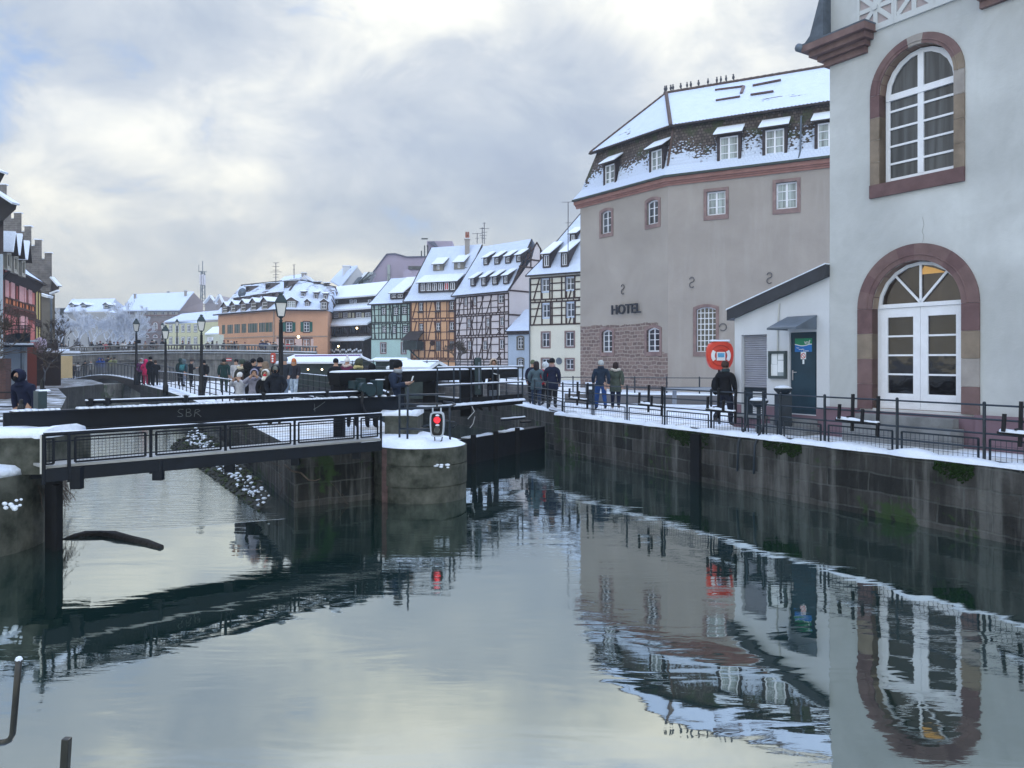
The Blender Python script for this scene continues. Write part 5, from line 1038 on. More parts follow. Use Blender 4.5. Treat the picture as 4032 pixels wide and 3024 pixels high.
# --- houses behind the row
def block(name, label, cat, fr, u0, u1, dep, z1, m, z0=-.3):
    h = thing(name, label, cat, fr((u0, 0, 0))); mb = MB(fr); mb.box(u0, u1, -dep, 0, z0, z1); mb.build('wall', m, h); return h
LAV = plaster('lavender render', (.36, .32, .42), .10)
D0 = 132; def_ = [(690, 690), (975, 312), (1075, 306), (1215, 345), (1460, 340), (1460, 580), (1330, 700)]
h = thing('modern_block', 'lavender modern apartment block with sloping roofline and a tall narrow window', 'apartment block', V(1560, 1420, D0))
pts = [V(*ZT(x, y), D0) for x, y in def_]; mb = MB(); lowl = [Vector((pts[-1].x, D0, 0)), Vector((pts[0].x, D0, 0))]; P = pts + lowl; mb.solid(P, [p + Vector((2, 12, 0)) for p in P]); mb.build('wall', LAV, h)
mb = MB(); 
for p, q in ((pts[0], pts[1]), (pts[1], pts[2]), (pts[2], pts[3]), (pts[3], pts[4])): mb.beam(p + Vector((0, -.1, .1)), q + Vector((0, -.1, .1)), .5, .16)
mb.build('roof_edge', mat('slate blue trim', (.10, .11, .16), .6, .1), h)
mb = MB(); a, b = V(*ZT(980, 545), D0 - .3), V(*ZT(1015, 430), D0 - .3); mb.box(a.x, b.x, a.y, a.y + .25, a.z, b.z, 0); a, b = V(*ZT(980, 640), D0 - .3), V(*ZT(1015, 550), D0 - .3); mb.box(a.x, b.x, a.y, a.y + .25, a.z, b.z, 0); a, b = V(*ZT(1228, 485), D0 - .3), V(*ZT(1425, 445), D0 - .3); mb.box(a.x, b.x, a.y, a.y + .25, a.z, b.z, 1); mb.build('window', [GL_PALE, GL_FAR], h)
mb = MB(); a, b = V(*ZT(1215, 640), D0 - 4), V(*ZT(1455, 345), D0 - 4); mb.box(a.x, b.x + 3, a.y, a.y + 4, a.z - 3, b.z - 2.2); mb.build('terrace_wall', LAV, h)
mb = MB(); a, b = V(*ZT(1385, 335), D0), V(*ZT(1460, 200), D0)
for x in (a.x, (a.x + b.x) / 2, b.x): mb.box(x - .09, x + .09, a.y, a.y + .18, a.z, b.z - (.9 if x == a.x else 0))
mb.box(a.x, b.x, a.y, a.y + .18, a.z + 3.0, a.z + 3.2); mb.box(a.x + .9, b.x, a.y, a.y + .18, b.z - .2, b.z); mb.build('glass_lantern', TIMBG, h)
mb = MB(); a, b = V(1681, 1016, D0 + 1), V(1712, 949, D0 + 1); mb.box(a.x, b.x + 3, a.y, a.y + 4, a.z - 3, b.z); mb.build('stair_tower', LAV, h)
mb = MB(); a, b = V(1683, 953, D0), V(1700, 947, D0); mb.solid([a, V(1710, 950, D0), V(1728, 975, D0), V(1722, 975, D0)], [p + Vector((0, 5, 0)) for p in (a, V(1710, 950, D0), V(1728, 975, D0), V(1722, 975, D0))]); mb.build('tower_roof', MATS['slate blue trim'], h)
mb = MB(); a, b = V(*ZT(1170, 580), 118), V(*ZT(1300, 480), 118)
for i in range(10):
    t0, t1 = i / 10, (i + 1) / 10; f = lambda t: a.z + (b.z - a.z) * (.6 + .4 * math.sin(math.pi * min(1, t * 1.4)) if t < .7 else .75 - .3 * t); x0, x1 = a.x + (b.x - a.x) * t0, a.x + (b.x - a.x) * t1; mb.solid([(x0, 118, a.z - 2), (x1, 118, a.z - 2), (x1, 118, f(t1)), (x0, 118, f(t0))], [(x0, 119, a.z - 2), (x1, 119, a.z - 2), (x1, 119, f(t1)), (x0, 119, f(t0))])
mb.build('curved_gable', LAV, h)
D0 = 128; h = thing('rear_house', 'steep snowy roof with a white gable and a stout white chimney behind the tannery', 'house', V(1370, 1420, D0)); gq = [(425, 700), (625, 457), (695, 548), (565, 700)]
mb = MB(); P = [V(*ZT(x, y), D0) for x, y in gq]; P2 = P + [Vector((P[3].x, D0, 0)), Vector((P[0].x, D0, 0))]; mb.solid(P2, [p + Vector((-3, 12, 0)) for p in P2]); mb.build('wall', plaster('white grey render', (.48, .50, .54), .1), h)
mb = MB(); q = [V(*ZT(305, 632), D0 + 8), V(*ZT(455, 478), D0 + 11), V(*ZT(628, 455), D0), V(*ZT(425, 702), D0 - .3)]; mb.solid(q, [p + Vector((0, 0, .25)) for p in q]); mb.build('roof', RS, h); mb = MB(); q = [V(*ZT(630, 580), D0 - 2), V(*ZT(675, 570), D0 - 2), V(*ZT(590, 695), D0 - 2), V(*ZT(535, 695), D0 - 2)]; mb.solid(q, [p + Vector((0, 2, 0)) for p in q]); mb.build('grey_roof_side', GREYZ, h); chimney(h, ZT, 450, 535, 452, 560, D0 + 3, 0, LODGE)
h = thing('glazed_attic', 'small glazed attic with a snowy sloping roof beside the lavender block', 'attic', V(1440, 1420, 126)); mb = MB(); q = [V(*ZT(585, 692), 126), V(*ZT(640, 692), 126), V(*ZT(760, 517), 127), V(*ZT(705, 520), 127)]; mb.solid(q, [p + Vector((0, 3, 0)) for p in q], 0); q = [V(*ZT(645, 690), 125.5), V(*ZT(705, 690), 125.5), V(*ZT(815, 515), 126.5), V(*ZT(765, 517), 126.5), V(*ZT(645, 640), 125.5)]; mb.solid(q, [p + Vector((0, 3, 0)) for p in q], 1)
for a, b in (((645, 690), (645, 640)), ((645, 640), (765, 517)), ((682, 690), (682, 605)), ((645, 655), (790, 550)), ((690, 620), (770, 600))): mb.beam(V(*ZT(*a), 125.2), V(*ZT(*b), 125.8), .25, .2, 2)
mb.build('frame', [SNOW, GL_PALE, TIMBG], h, fix=True)

# --- yellow house, far buildings across the bridge
fr = fpx(648, 860, 1273, 1262, 8.6); h = block('yellow_house', 'pale yellow house with a hipped snow roof behind the balustraded bridge', 'house', fr, 0, fr.L + 4, 10, 8.4, plaster('pale yellow render', (.56, .56, .38), .12))
Z2 = ZM(0, 1200, 800 / 1896)
for r in [(x, x + 26, 188, 252) for x in (1580, 1640, 1695, 1750, 1812)] + [(x, x + 26, 305, 370) for x in (1580, 1640, 1695, 1750, 1812)]: r = px_rect(fr, Z2, *r, .02); surr(h, fr, r, 0, .16, .16, .04, mat('grey surround', (.30, .31, .30), .8, .1)); window(h, fr, *r, 0, 2, (.5,), n=.05, pane=GL_FAR, fw=.08)
mb = MB(); q = [V(646, 1270, 143), V(862, 1259, 135), V(862, 1226, 140), V(717, 1239, 149)]; mb.solid(q, [p + Vector((0, 0, .2)) for p in q]); q = [V(646, 1270, 143), V(717, 1239, 149), fr((-1, -10, 8.4))]; mb.poly(q); mb.build('roof', RS, h)
fr2 = fpx(806, 862, 1318, 1317, 5.0); h = block('white_shuttered_house', 'small pale house with white shutters and a snowy lean-to dormer left of the orange house', 'house', fr2, 0, fr2.L, .8, 5.0, plaster('pale green render', (.58, .60, .50), .1))
mb = MB(); q = [V(806, 1318, fr2.O.y - .4), V(862, 1316, fr2.O.y - .8), V(862, 1290, fr2.O.y + 3), V(838, 1292, fr2.O.y + 3)]; mb.solid(q, [p + Vector((0, 0, .15)) for p in q]); mb.build('roof', SNOW, h)
r = px_rect(fr2, ZO, 82, 108, 1085, 1150, .02); w = window(h, fr2, *r, 0, 2, (.5,), n=.05, pane=GL_FAR); mb = MB(fr2); d = (r[1] - r[0]); mb.box(r[0] - d * .9, r[0] - .1, .01, .06, r[2], r[3]); mb.box(r[1] + .1, r[1] + d * .9, .01, .06, r[2], r[3]); mb.build('shutter', WHITEP, w)
fr = fpx(478, 705, 1224, 1222, 13.0); sch = block('far_school', 'big sandstone building with tall arched windows and wide snow roof beyond the bridge', 'building', fr, 0, fr.L, 16, 12.9, plaster('grey sandstone', (.25, .23, .24), .2)); 
BAND = mat('rose band', (.22, .15, .15), .8, .2)
for x in (1280, 1350, 1435, 1505, 1605): r = px_rect(fr, ZL, x, x + 30, 1490, 1530, .02); window(sch, fr, *r, 0, 2, (.5,), n=.05, pane=GL_FAR); mb = MB(fr); w = r[1] - r[0]; mb.box(r[0] - w * .8, r[0] - .1, .01, .06, r[2], r[3]); mb.box(r[1] + .1, r[1] + w * .8, .01, .06, r[2], r[3]); mb.build('pale_panel', plaster('pale panel', (.5, .5, .46), .1), sch)
for x in (1295, 1370, 1450, 1525): r = px_rect(fr, Z2, x - 22, x + 22, 165, 228, .02); w = (r[1] - r[0]) / 2; surr(sch, fr, r, w, .35, .1, .06, BAND); window(sch, fr, *r, w, 3, (.3, .6), n=.05, pane=GL_FAR, fw=.12, bw=.1); r = px_rect(fr, Z2, x - 24, x + 24, 278, 308, .02); surr(sch, fr, r, (r[3] - r[2]) * .9, .3, .1, .06, BAND); window(sch, fr, *r, (r[3] - r[2]) * .9, 3, (), n=.05, pane=GL_FAR, fw=.12)
mb = MB(fr)
for y in (100, 238): z = zat(fr, Z2, 1400, y); mb.box(0, fr.L, .01, .25, z - .15, z + .15)
mb.build('string_course', BAND, sch)
d = fr.O.y; mb = MB(); q = [V(476, 1226, d - 1), V(707, 1224, fr((fr.L, 0, 0)).y - 1), V(764, 1152, d + 9), V(523, 1163, d + 9)]; mb.solid(q, [p + Vector((0, 0, .25)) for p in q]); mb.build('roof', RS, sch)
mb = MB(); e = fr((fr.L, 0, 0)); q = [e, V(705, 1222, e.y), V(764, 1153, e.y + 9), V(800, 1190, e.y + 20), Vector((V(800, 1190, e.y + 20).x, e.y + 20, 0))]; mb.poly(q); mb.build('gable_wall', plaster('rosy grey gable', (.33, .28, .29), .2), sch, fix=False)
chimney(sch, ZL, 1248, 1265, 1325, 1388, d + 6); chimney(sch, ZL, 1718, 1738, 1295, 1375, d + 6); chimney(sch, ZL, 1560, 1576, 1302, 1322, d + 9)
fr = fpx(253, 424, 1229, 1227, 11.5); h = block('far_house', 'far grey house with three dormers in its snow roof behind the frosted trees', 'house', fr, 0, fr.L, 12, 11.4, plaster('misty grey render', (.30, .31, .33), .1)); d = fr.O.y
mb = MB(); q = [V(251, 1230, d - 1), V(424, 1228, d - 1), V(455, 1180, d + 8), V(283, 1183, d + 8)]; mb.solid(q, [p + Vector((0, 0, .25)) for p in q]); q = [V(424, 1228, d - .9), V(455, 1180, d + 8), V(492, 1208, d + 18)]; mb.poly(q); mb.build('roof', RS, h); chimney(h, ZL, 682, 697, 1375, 1392, d + 8)
rf = Roof(fr, 11.4, V(300, 1183, d + 8).z, 8, 1)
for x in (650, 757, 967): rf.gab(h, ZL, x, x + 38, 1425, 1450, wm=GREYZ, gh=.3, nx=1, rows=(), side=.1)
h = thing('far_house', 'low far snow roof linking the two biggest buildings beyond the bridge', 'house', V(460, 1420, 190)); mb = MB(); q = [V(424, 1245, 190), V(490, 1240, 190), V(484, 1210, 196), V(446, 1212, 196)]; mb.solid(q, [p + Vector((0, 0, .3)) for p in q]); mb.box(q[0].x, q[1].x, 190.5, 200, 0, q[0].z); mb.build('roof', RS, h)
h = thing('far_house', 'pair of misty far gables with snow left of the long orange house', 'house', V(840, 1420, 165)); mb = MB()
for gq in (((806, 1250), (806, 1192), (829, 1167), (852, 1195), (852, 1250)), ((848, 1250), (848, 1190), (864, 1163), (880, 1195), (880, 1250))): P = [V(x, y, 165 if x < 850 and gq[0][0] < 840 else 168) for x, y in gq]; P[0].z = P[-1].z = 0; mb.solid(P, [p + Vector((0, 10, 0)) for p in P])
mb.build('wall', plaster('misty mauve render', (.36, .33, .35), .1), h); mb = MB()
for gq in (((804, 1194), (829, 1164), (854, 1197)), ((846, 1192), (864, 1160), (882, 1197))):
    for p, q in zip(gq, gq[1:]): mb.beam(V(*p, 164.5), V(*q, 164.5), 1.2, .25)
mb.build('roof', SNOW, h)
h = thing('far_house', 'small misty snow roofs at the very end of the river on the left bank', 'house', V(225, 1420, 210)); mb = MB(); 
for x0, x1, y in ((215, 262, 1212), (236, 258, 1214)): a, b = V(x0, 1260, 210), V(x1, y, 210); mb.box(a.x, b.x, 210, 216, 0, b.z)
mb.build('wall', MATS['misty grey render'], h)
# radio mast
mst = thing('radio_mast', 'tall lattice radio mast with white panel antennas far behind the roofs', 'mast', V(798, 1420, 220)); mb = MB(); b0_, t0_ = V(798, 1240, 220), V(798, 1068, 220)
for a in range(3): o = Vector((.8 * math.cos(a * 2.1), .8 * math.sin(a * 2.1), 0)); mb.tube([Vector((b0_.x, 220, 0)) + o * 1.5, t0_ + o * .6], .16, 4)
for i in range(14): a, b = b0_.lerp(t0_, i / 14), b0_.lerp(t0_, (i + 1) / 14); s_ = 1 if i % 2 else -1; mb.tube([a + Vector((s_ * .8, 0, 0)), b - Vector((s_ * .8, 0, 0))], .10, 3)
mb.tube([t0_, V(798, 1028, 220)], .12, 4); mb.build('lattice', GREYZ, mst); mb = MB()
for x, y0, y1 in ((790, 1120, 1082), (799, 1122, 1080), (806, 1122, 1084)): a, b = V(x - 2.2, y0, 219), V(x + 2.2, y1, 219); mb.box(a.x, b.x, 218.6, 219.2, a.z, b.z)
mb.build('panel_antenna', plaster('panel white', (.6, .6, .68), .05), mst); mb = MB(); a = V(798, 1070, 220); mb.tube([a - Vector((1.2, 0, 0)), a + Vector((1.2, 0, 0))], .12, 4); mb.tube([a - Vector((1.1, 0, 0)), a - Vector((1.1, 0, -2))], .08, 4); mb.build('crossbar', GREYZ, mst)

# ---------------------------------------------------------------- left bank buildings
def skb(mb, x0, x1, y0, y1, z0, z1, k=0, s=-.85):
    d = y1 - y0; mb.solid([(x0, y0, z0), (x1, y0, z0), (x1, y0, z1), (x0, y0, z1)], [(x0 + s * d, y1, z0), (x1 + s * d, y1, z0), (x1 + s * d, y1, z1), (x0 + s * d, y1, z1)], k)

fr = Fr.px(14, 50, 138, 59.5); zE = 7.75; h = thing('timbered_house', 'pink and orange half-timbered house with three tall gabled dormers on the left bank', 'house', fr.O); L = fr.L
PR_ = plaster('salmon pink render', (.60, .20, .19), .2); ORP = plaster('strong orange render', (.66, .22, .10), .15)
zo1, zo0 = zat(fr, ZK, 320, 1330), zat(fr, ZK, 320, 1455); WK = [(250, 300, 1055, 1300), (430, 470, 1110, 1355), (530, 552, 1140, 1375)]
ra = rects_of(fr, ZK, WK); wallf(h, fr, 0, L, zo1, zE - .1, PR_, ra); wins(h, fr, ZK, WK, None, nx=1, rows=(), pane=GL_DARK, frame=TIMBR); WK2 = [(285, 330, 1560, 1800), (450, 490, 1590, 1800), (535, 560, 1610, 1800)]
ra2 = rects_of(fr, ZK, WK2); wallf(h, fr, 0, L, zo0 - 3.6, zo0, PR_, ra2, name='lower_wall'); wins(h, fr, ZK, WK2, None, nx=1, rows=(), pane=GL_DARK, frame=TIMBR); mb = MB(fr); mb.poly([(0, 0, zo0 + .001), (L, 0, zo0 + .001), (L, 0, zo1 - .001), (0, 0, zo1 - .001)]); mb.poly([(0, 0, -.5), (L, 0, -.5), (L, 0, zo0 - 3.601), (0, 0, zo0 - 3.601)]); mb.build('orange_band', ORP, h, fix=False)
PS = mat('pale pink shutter', (.66, .36, .37), .7, .12, 3); mb = MB(fr)
for x0, x1, y0, y1 in ((68, 128, 965, 1265), (165, 232, 995, 1290), (310, 390, 1060, 1345), (400, 428, 1095, 1358), (470, 530, 1110, 1380), (330, 400, 1570, 1800), (430, 450, 1590, 1800)): mb = MB(fr); r = px_rect(fr, ZK, x0, x1, y0, y1); mb.box(r[0], r[1], .02, .09, r[2], r[3]); mb.build('shutter', PS, h)
mb = MB(fr)
for i in range(10): u = L * (i + .3) / 9.6; mb.box(u - .06, u + .06, .0, .05, zo0, zo1)
for z in (zo0, zo1, zo0 - .55, zE - .35): mb.box(0, L, 0, .06, z - .08, z + .08)
for i in range(22): u = L * (i + .5) / 22; mb.box(u - .07, u + .07, .02, .14, zo0 - .5, zo0 - .15)
for u in (0.05, L * .2, L * .42, L * .62, L * .8, L - .05): mb.box(u - .06, u + .06, 0, .055, zo0 - 3.4, zE)
mb.build('timber_frame', TIMBR, h)
w_ = 3.2; zr = V(*ZK(180, 365), 58).z; rf = Roof(fr, zE, zr + 1.2, w_, .7); rf.build(h, -1.2, L + .15, -1.2, L - 2.6, RS, flare=.2); rf.walls(h, 0, L, PR_)
mb = MB(fr); mb.solid([(-.5, .02, zE - .75), (L, .02, zE - .75), (L, .62, zE - .1), (-.5, .62, zE - .1)], [(-.5, .0, zE - .5), (L, .0, zE - .5), (L, .5, zE), (-.5, .5, zE)]); mb.build('soffit', BRN, h)
DC_ = plaster('pale grey dormer', (.38, .37, .33), .1)
for r in ((78, 132, 522, 762), (198, 256, 578, 820), (336, 382, 650, 880)): rf.gab(h, ZK, *r, wm=DC_, gh=1.0, nx=1, side=.14, pane=GL_DARK, frame=DC_, rows=(.12,), over=.35)
fy = Fr.px(138, 59.6, 160, 63); hy = thing('narrow_yellow_house', 'thin slice of a yellow timbered house between the pink house and the stone gable', 'house', fy.O); mb = MB(fy); z1 = zat(fy, ZK, 600, 1080); mb.box(0, fy.L, -4, 0, -.3, z1); mb.build('wall', plaster('ochre yellow', (.56, .46, .20), .15), hy); mb = MB(fy)
for z in (z1 - .1, z1 - 2.6, z1 - 2.9, z1 - 5.6): mb.box(0, fy.L, 0, .07, z - .12, z + .12)
for u in (.1, fy.L * .5, fy.L - .1): mb.box(u - .09, u + .09, 0, .06, 0, z1)
mb.build('timber_frame', TIMB, hy)
# stepped gable
D0 = 70; sg_ = thing('stepped_gable', 'tall grey brick stepped gable with snow on its steps rising over the left bank houses', 'gable building', V(120, 1420, D0)); BRK = blocks('grey gable brick', (.16, .155, .16), (.20, .19, .19), (.25, .24, .24), .55, .2, .02, 0, .15, .015, pale=(.24, .23, .23))
st = [(-400, 700), (-60, 700), (-60, 760), (0, 760), (0, 820), (102, 820), (102, 618), (102, 618)]
prof = [(-300, 300), (60, 300), (60, 565 - 60), (102, 505), (102, 618), (130, 618), (130, 565), (200, 565), (200, 740), (228, 740), (228, 690), (293, 690), (293, 873), (325, 873), (325, 815), (390, 815), (390, 996), (418, 996), (418, 938), (484, 938), (484, 1200), (462, 1330), (462, 1860)]
mb = MB(); P = [V(*ZL(x, y), D0) for x, y in prof]; 
bot = -1.0
for a, b in zip(P, P[1:]):
    if b.x - a.x > .02: skb(mb, a.x, b.x, D0, D0 + .8, bot, min(a.z, b.z), 0, -.62)
x_ = P[-2].x; mb.build('wall', BRK, sg_); mb = MB()
for a, b in zip(P, P[1:]):
    if b.x - a.x > .02: snow_strip(mb, [(a.x - .15, D0 + .3, a.z), (b.x - .15, D0 + .3, a.z)], .5, .12, .3, .3)
mb.build('snow', SNOW, sg_, smooth=True)
mb = MB(); q = [V(*ZL(484, 1172), D0), V(*ZL(556, 1255), D0), V(*ZL(545, 1285), D0), V(*ZL(470, 1310), D0)]; mb.solid(q, [p + Vector((-12, 14, 0)) for p in q]); mb.build('roof', DKT, sg_); mb = MB(); q = [V(*ZL(484, 1165), D0 + .2), V(*ZL(558, 1250), D0 + .2)]; mb.beam(*q, .6, .14); q = [V(*ZL(470, 1318), D0 - .2), V(*ZL(545, 1290), D0 - .2)]; mb.beam(*q, .3, .16); mb.build('snow', SNOW, sg_); mb = MB()
for i in range(9): y = 1230 + i * 62; x = 455 if i % 2 else 440; a, b = V(*ZL(x - 25, y + 30), D0), V(*ZL(466, y), D0); mb.box(a.x - .1, b.x, D0 - .06, D0, a.z, b.z)
mb.build('quoin', mat('dark quoin stone', (.12, .11, .11), .85, .25), sg_)
h = thing('beige_house', 'narrow beige wall with a drainpipe beside the stepped gable', 'house', V(205, 1420, 73)); mb = MB(); a, b = V(*ZL(478, 1850), 73), V(*ZL(512, 1325), 73); skb(mb, a.x, b.x, 73, 82, 0, b.z); mb.build('wall', plaster('beige render', (.36, .32, .26), .15), h); mb = MB(); a = V(*ZL(474, 1850), 69.6); b = V(*ZL(476, 1330), 69.6); mb.tube([a, b], .12, 6); mb.build('drainpipe', GREYZ, h); mb = MB(); q = [V(*ZL(500, 1440), 74), V(*ZL(524, 1505), 74), V(*ZL(500, 1500), 74)]; mb.solid(q, [p + Vector((-4, 5, 0)) for p in q]); mb.build('roof', DKT, h)
h = thing('grey_annex', 'low grey stone annex with a snow covered coping in front of the stepped gable', 'house', V(170, 1420, 66)); mb = MB(); q = [V(150, 1420, 66), V(197, 1420, 66), V(197, 1172, 66), V(160, 1160, 66)]; q[0].z = q[1].z = -.5; mb.solid(q, [p + Vector((-3, 3, 0)) for p in q]); mb.build('wall', plaster('grey rough render', (.19, .18, .17), .3), h); mb = MB(); mb.beam(V(158, 1158, 66), V(199, 1170, 66), .8, .2); mb.build('snow', SNOW, h)
# near left building edge
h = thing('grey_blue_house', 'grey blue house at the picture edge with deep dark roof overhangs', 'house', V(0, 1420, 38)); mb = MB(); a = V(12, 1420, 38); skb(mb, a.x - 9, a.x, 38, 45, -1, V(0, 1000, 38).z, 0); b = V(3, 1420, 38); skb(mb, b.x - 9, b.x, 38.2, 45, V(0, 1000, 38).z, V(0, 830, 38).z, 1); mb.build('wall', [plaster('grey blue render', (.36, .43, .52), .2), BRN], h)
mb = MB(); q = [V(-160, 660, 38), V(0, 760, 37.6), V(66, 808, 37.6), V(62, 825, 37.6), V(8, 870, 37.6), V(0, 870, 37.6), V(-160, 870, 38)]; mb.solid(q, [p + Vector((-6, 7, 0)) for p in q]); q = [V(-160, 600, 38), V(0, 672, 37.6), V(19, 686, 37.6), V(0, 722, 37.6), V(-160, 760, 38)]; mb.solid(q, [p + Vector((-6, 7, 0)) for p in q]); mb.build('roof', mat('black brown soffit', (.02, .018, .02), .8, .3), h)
mb = MB(); mb.beam(V(-160, 655, 37.8), V(62, 803, 37.5), .5, .10); mb.beam(V(-160, 596, 37.8), V(17, 680, 37.5), .5, .1); mb.build('snow', SNOW, h)
# canopy house on the bank, brick red strip, terrace, yellow doorway
an_ = thing('white_annex', 'white annex wall with a flat snow covered canopy and drainpipe on the left bank', 'annex', V(60, 1420, 42)); mb = MB(); a, b = V(14, 1600, 42), V(107, 1363, 42); skb(mb, a.x - 6, b.x, 42, 46, a.z - 1, b.z); mb.build('wall', plaster('bluish white render', (.46, .53, .62), .25), an_)
mb = MB(); a, b = V(15, 1366, 40.6), V(136, 1352, 40.6); skb(mb, a.x, b.x, 40.6, 47, a.z, b.z - .09, 0); skb(mb, a.x, b.x, 40.55, 47, b.z - .085, b.z + .02, 1); skb(mb, a.x + .3, b.x - .3, 41.5, 47, b.z + .12, b.z + .2, 1); mb.build('canopy', [METAL, SNOW], an_); mb = MB(); mb.tube([V(88, 1366, 41.7), V(88, 1470, 41.7)], .09, 6); mb.build('drainpipe', GREYZ, an_)
bal = thing('balcony', 'dark enclosed balcony with iron railing over the snowy canopy', 'balcony', V(90, 1350, 41)); mb = MB(); a, b = V(62, 1350, 41), V(118, 1312, 41); skb(mb, a.x, b.x, 41, 44, a.z + .02, b.z); mb.build('parapet', METAL, bal); mb = MB()
for i in range(16): x = a.x - .4 + (b.x - a.x + .4) * i / 15; z0 = a.z + .02 if x < a.x else b.z; mb.tube([(x, 41, z0), (x, 41, b.z + .42)], .018, 4)
for z in (.2, .42): mb.tube([(a.x - .5, 41, b.z + z), (b.x, 41, b.z + z)], .02, 4)
mb.build('railing', BLACK, bal)
rs = thing('rust_red_house', 'rust red lower wall under the pink house with an iron stair rail', 'house', V(125, 1420, 47)); mb = MB(); a, b = V(107, 1610, 47), V(145, 1368, 47); skb(mb, a.x, b.x, 47, 55, a.z, b.z); mb.build('wall', plaster('rust red render', (.26, .07, .05), .25), rs)
tr = thing('cafe_terrace', 'dark covered cafe terrace with snowy ledge and parasol on the left bank', 'terrace', V(190, 1420, 56)); mb = MB(); a, b = V(145, 1500, 56), V(240, 1395, 56); skb(mb, a.x, b.x, 56, 64, 0, b.z); a, b = V(168, 1376, 55.8), V(229, 1352, 55.8); skb(mb, a.x, b.x, 55.8, 62, b.z - 1.2, b.z); mb.build('wall', plaster('dark brown terrace', (.05, .04, .04), .4), tr)
mb = MB(); a, b = V(144, 1390, 55.5), V(240, 1384, 55.5); mb.box(a.x, b.x, 55.3, 58, b.z - .1, b.z + .06, 1); a, b = V(146, 1380, 55.4), V(192, 1375, 55.4); mb.box(a.x, b.x, 55.2, 58, b.z - .12, b.z + .06, 1); mb.build('ledge', [METAL, SNOW], tr); mb = MB(); a, b = V(190, 1352, 55.8), V(229, 1340, 55.8)
for i in range(9): x = a.x + (b.x - a.x) * i / 8; mb.tube([(x, 55.8, a.z), (x, 55.8, b.z)], .02, 4)
mb.tube([(a.x, 55.8, b.z), (b.x, 55.8, b.z)], .03, 4); mb.build('railing', BLACK, tr); mb = MB(); c = V(159, 1362, 54.5); mb.lathe([(.30, -.5), (.40, 0), (.38, .45), (.10, .6)], c, 10); tag(mb.build('closed_parasol', plaster('lilac cloth', (.45, .38, .48), .2), smooth=True), 'lilac closed parasol on the cafe terrace of the left bank', 'parasol')
yd = thing('yellow_doorway', 'pale yellow wall strip with a dark doorway beside the arched footbridge', 'doorway', V(221, 1420, 66)); mb = MB(); a, b = V(210, 1490, 66), V(233, 1401, 66); mb.box(a.x, b.x, 66, 68, a.z, b.z, 0); a, b = V(215, 1489, 65.9), V(223, 1434, 65.9); mb.box(a.x, b.x, 65.92, 65.99, a.z, b.z, 1); mb.build('wall', [plaster('pale ochre render', (.60, .45, .24), .15), mat('brown door', (.10, .08, .07), .8, .2)], yd)
rb = thing('brick_wall', 'dark red brick garden wall at the left picture edge', 'wall', V(10, 1420, 36)); mb = MB(); a, b = V(-120, 1490, 36), V(22, 1411, 36); mb.box(a.x, b.x, 36, 36.4, a.z - 1, b.z); mb.build('masonry', blocks('dark red brick', (.09, .045, .045), (.12, .06, .055), (.08, .07, .07), .22, .07, .01, 0, .2, .01), rb)
# ---------------------------------------------------------------- railings
def pts_along(path, ts):
    P = [Vector(p) for p in path]; L = [0]
    for a, b in zip(P, P[1:]): L.append(L[-1] + (b - a).length)
    out = []
    for t in ts:
        d = t * L[-1]
        for i in range(len(P) - 1):
            if d <= L[i + 1] + 1e-6: out.append(P[i].lerp(P[i + 1], (d - L[i]) / max(1e-6, L[i + 1] - L[i]))); break
    return out
def railing(label, path, h=1.03, n=8, rails=(1.0, .76, .52, .28), post=.03, rr=.018, mesh=None, m=None, name='railing', snow=False, cat='railing', group=None, posts=None, pw=5, wire=.09):
    m = m or METAL; path = [Vector(p) for p in path]; root = thing(name, label, cat, path[0], group=group)
    ps = posts or pts_along(path, [i / n for i in range(n + 1)])
    for p in ps:
        mb = MB(); mb.tube([p, p + Vector((0, 0, h + .02))], post, pw); mb.ball(p + Vector((0, 0, h + .03)), post * 1.1, n=5); mb.build('post', m, root)
    for r in rails:
        mb = MB(); mb.tube([p + Vector((0, 0, h * r)) for p in path], rr, 5); mb.build('rail', m, root)
    if mesh:
        z0, z1 = mesh
        for a, b in zip(ps, ps[1:]):
            d = (b - a); L = d.length; d.normalize(); a2, b2 = a + d * .10, b - d * .10; mb = MB()
            for z in (z0, z1): mb.beam(a2 + Vector((0, 0, z)), b2 + Vector((0, 0, z)), .03, .03)
            for q in (a2, b2): mb.beam(q + Vector((0, 0, z0)), q + Vector((0, 0, z1)), .03, .03)
            k = int((L - .2) / wire)
            for i in range(1, k): q = a2.lerp(b2, i / k); mb.beam(q + Vector((0, 0, z0)), q + Vector((0, 0, z1)), .006, .006)
            for i in range(1, int((z1 - z0) / wire) + 1): z = z0 + wire * i; mb.beam(a2 + Vector((0, 0, z)), b2 + Vector((0, 0, z)), .006, .006) if z < z1 - .02 else None
            mb.build('mesh_panel', m, root)
    if snow:
        mb = MB(); off = Vector((0, 0, h * max(rails) + rr * .6)); snow_strip(mb, [p + off for p in path], .045, .03, .3, .4); mb.build('snow', SNOW, root)
    return root
QA, QB = Vector((8.4, 12.57, 0)), Vector((1.4, 25.6, 0)); QD = (QB - QA).normalized(); QI = Vector((.881, .473, 0)) * .22
def on_quay(px, base=QA + QI):
    a = (px - CX) / F; t = (a * base.y - base.x) / (QD.x - a * QD.y); return base + QD * t
qp = [on_quay(px) for px in (6200, 4900, 4300, 3875, 3532, 3247, 3074, 3005, 2934, 2800, 2617, 2469, 2335, 2216)]
rq = railing('steel railing with wire mesh panels along the quay before lodge and white building', [qp[0], qp[-1]], posts=qp, mesh=(.06, .44), m=METAL2)
p0 = qp[-1]; railing('dark steel railing bending away from the quay railing behind the four standing people', [p0, V(2070, 1500, 31) * 1 if False else Vector((.55, 31.2, 0)), Vector((-.9, 35.5, 0))], n=5, mesh=(.06, .44), m=METAL2)
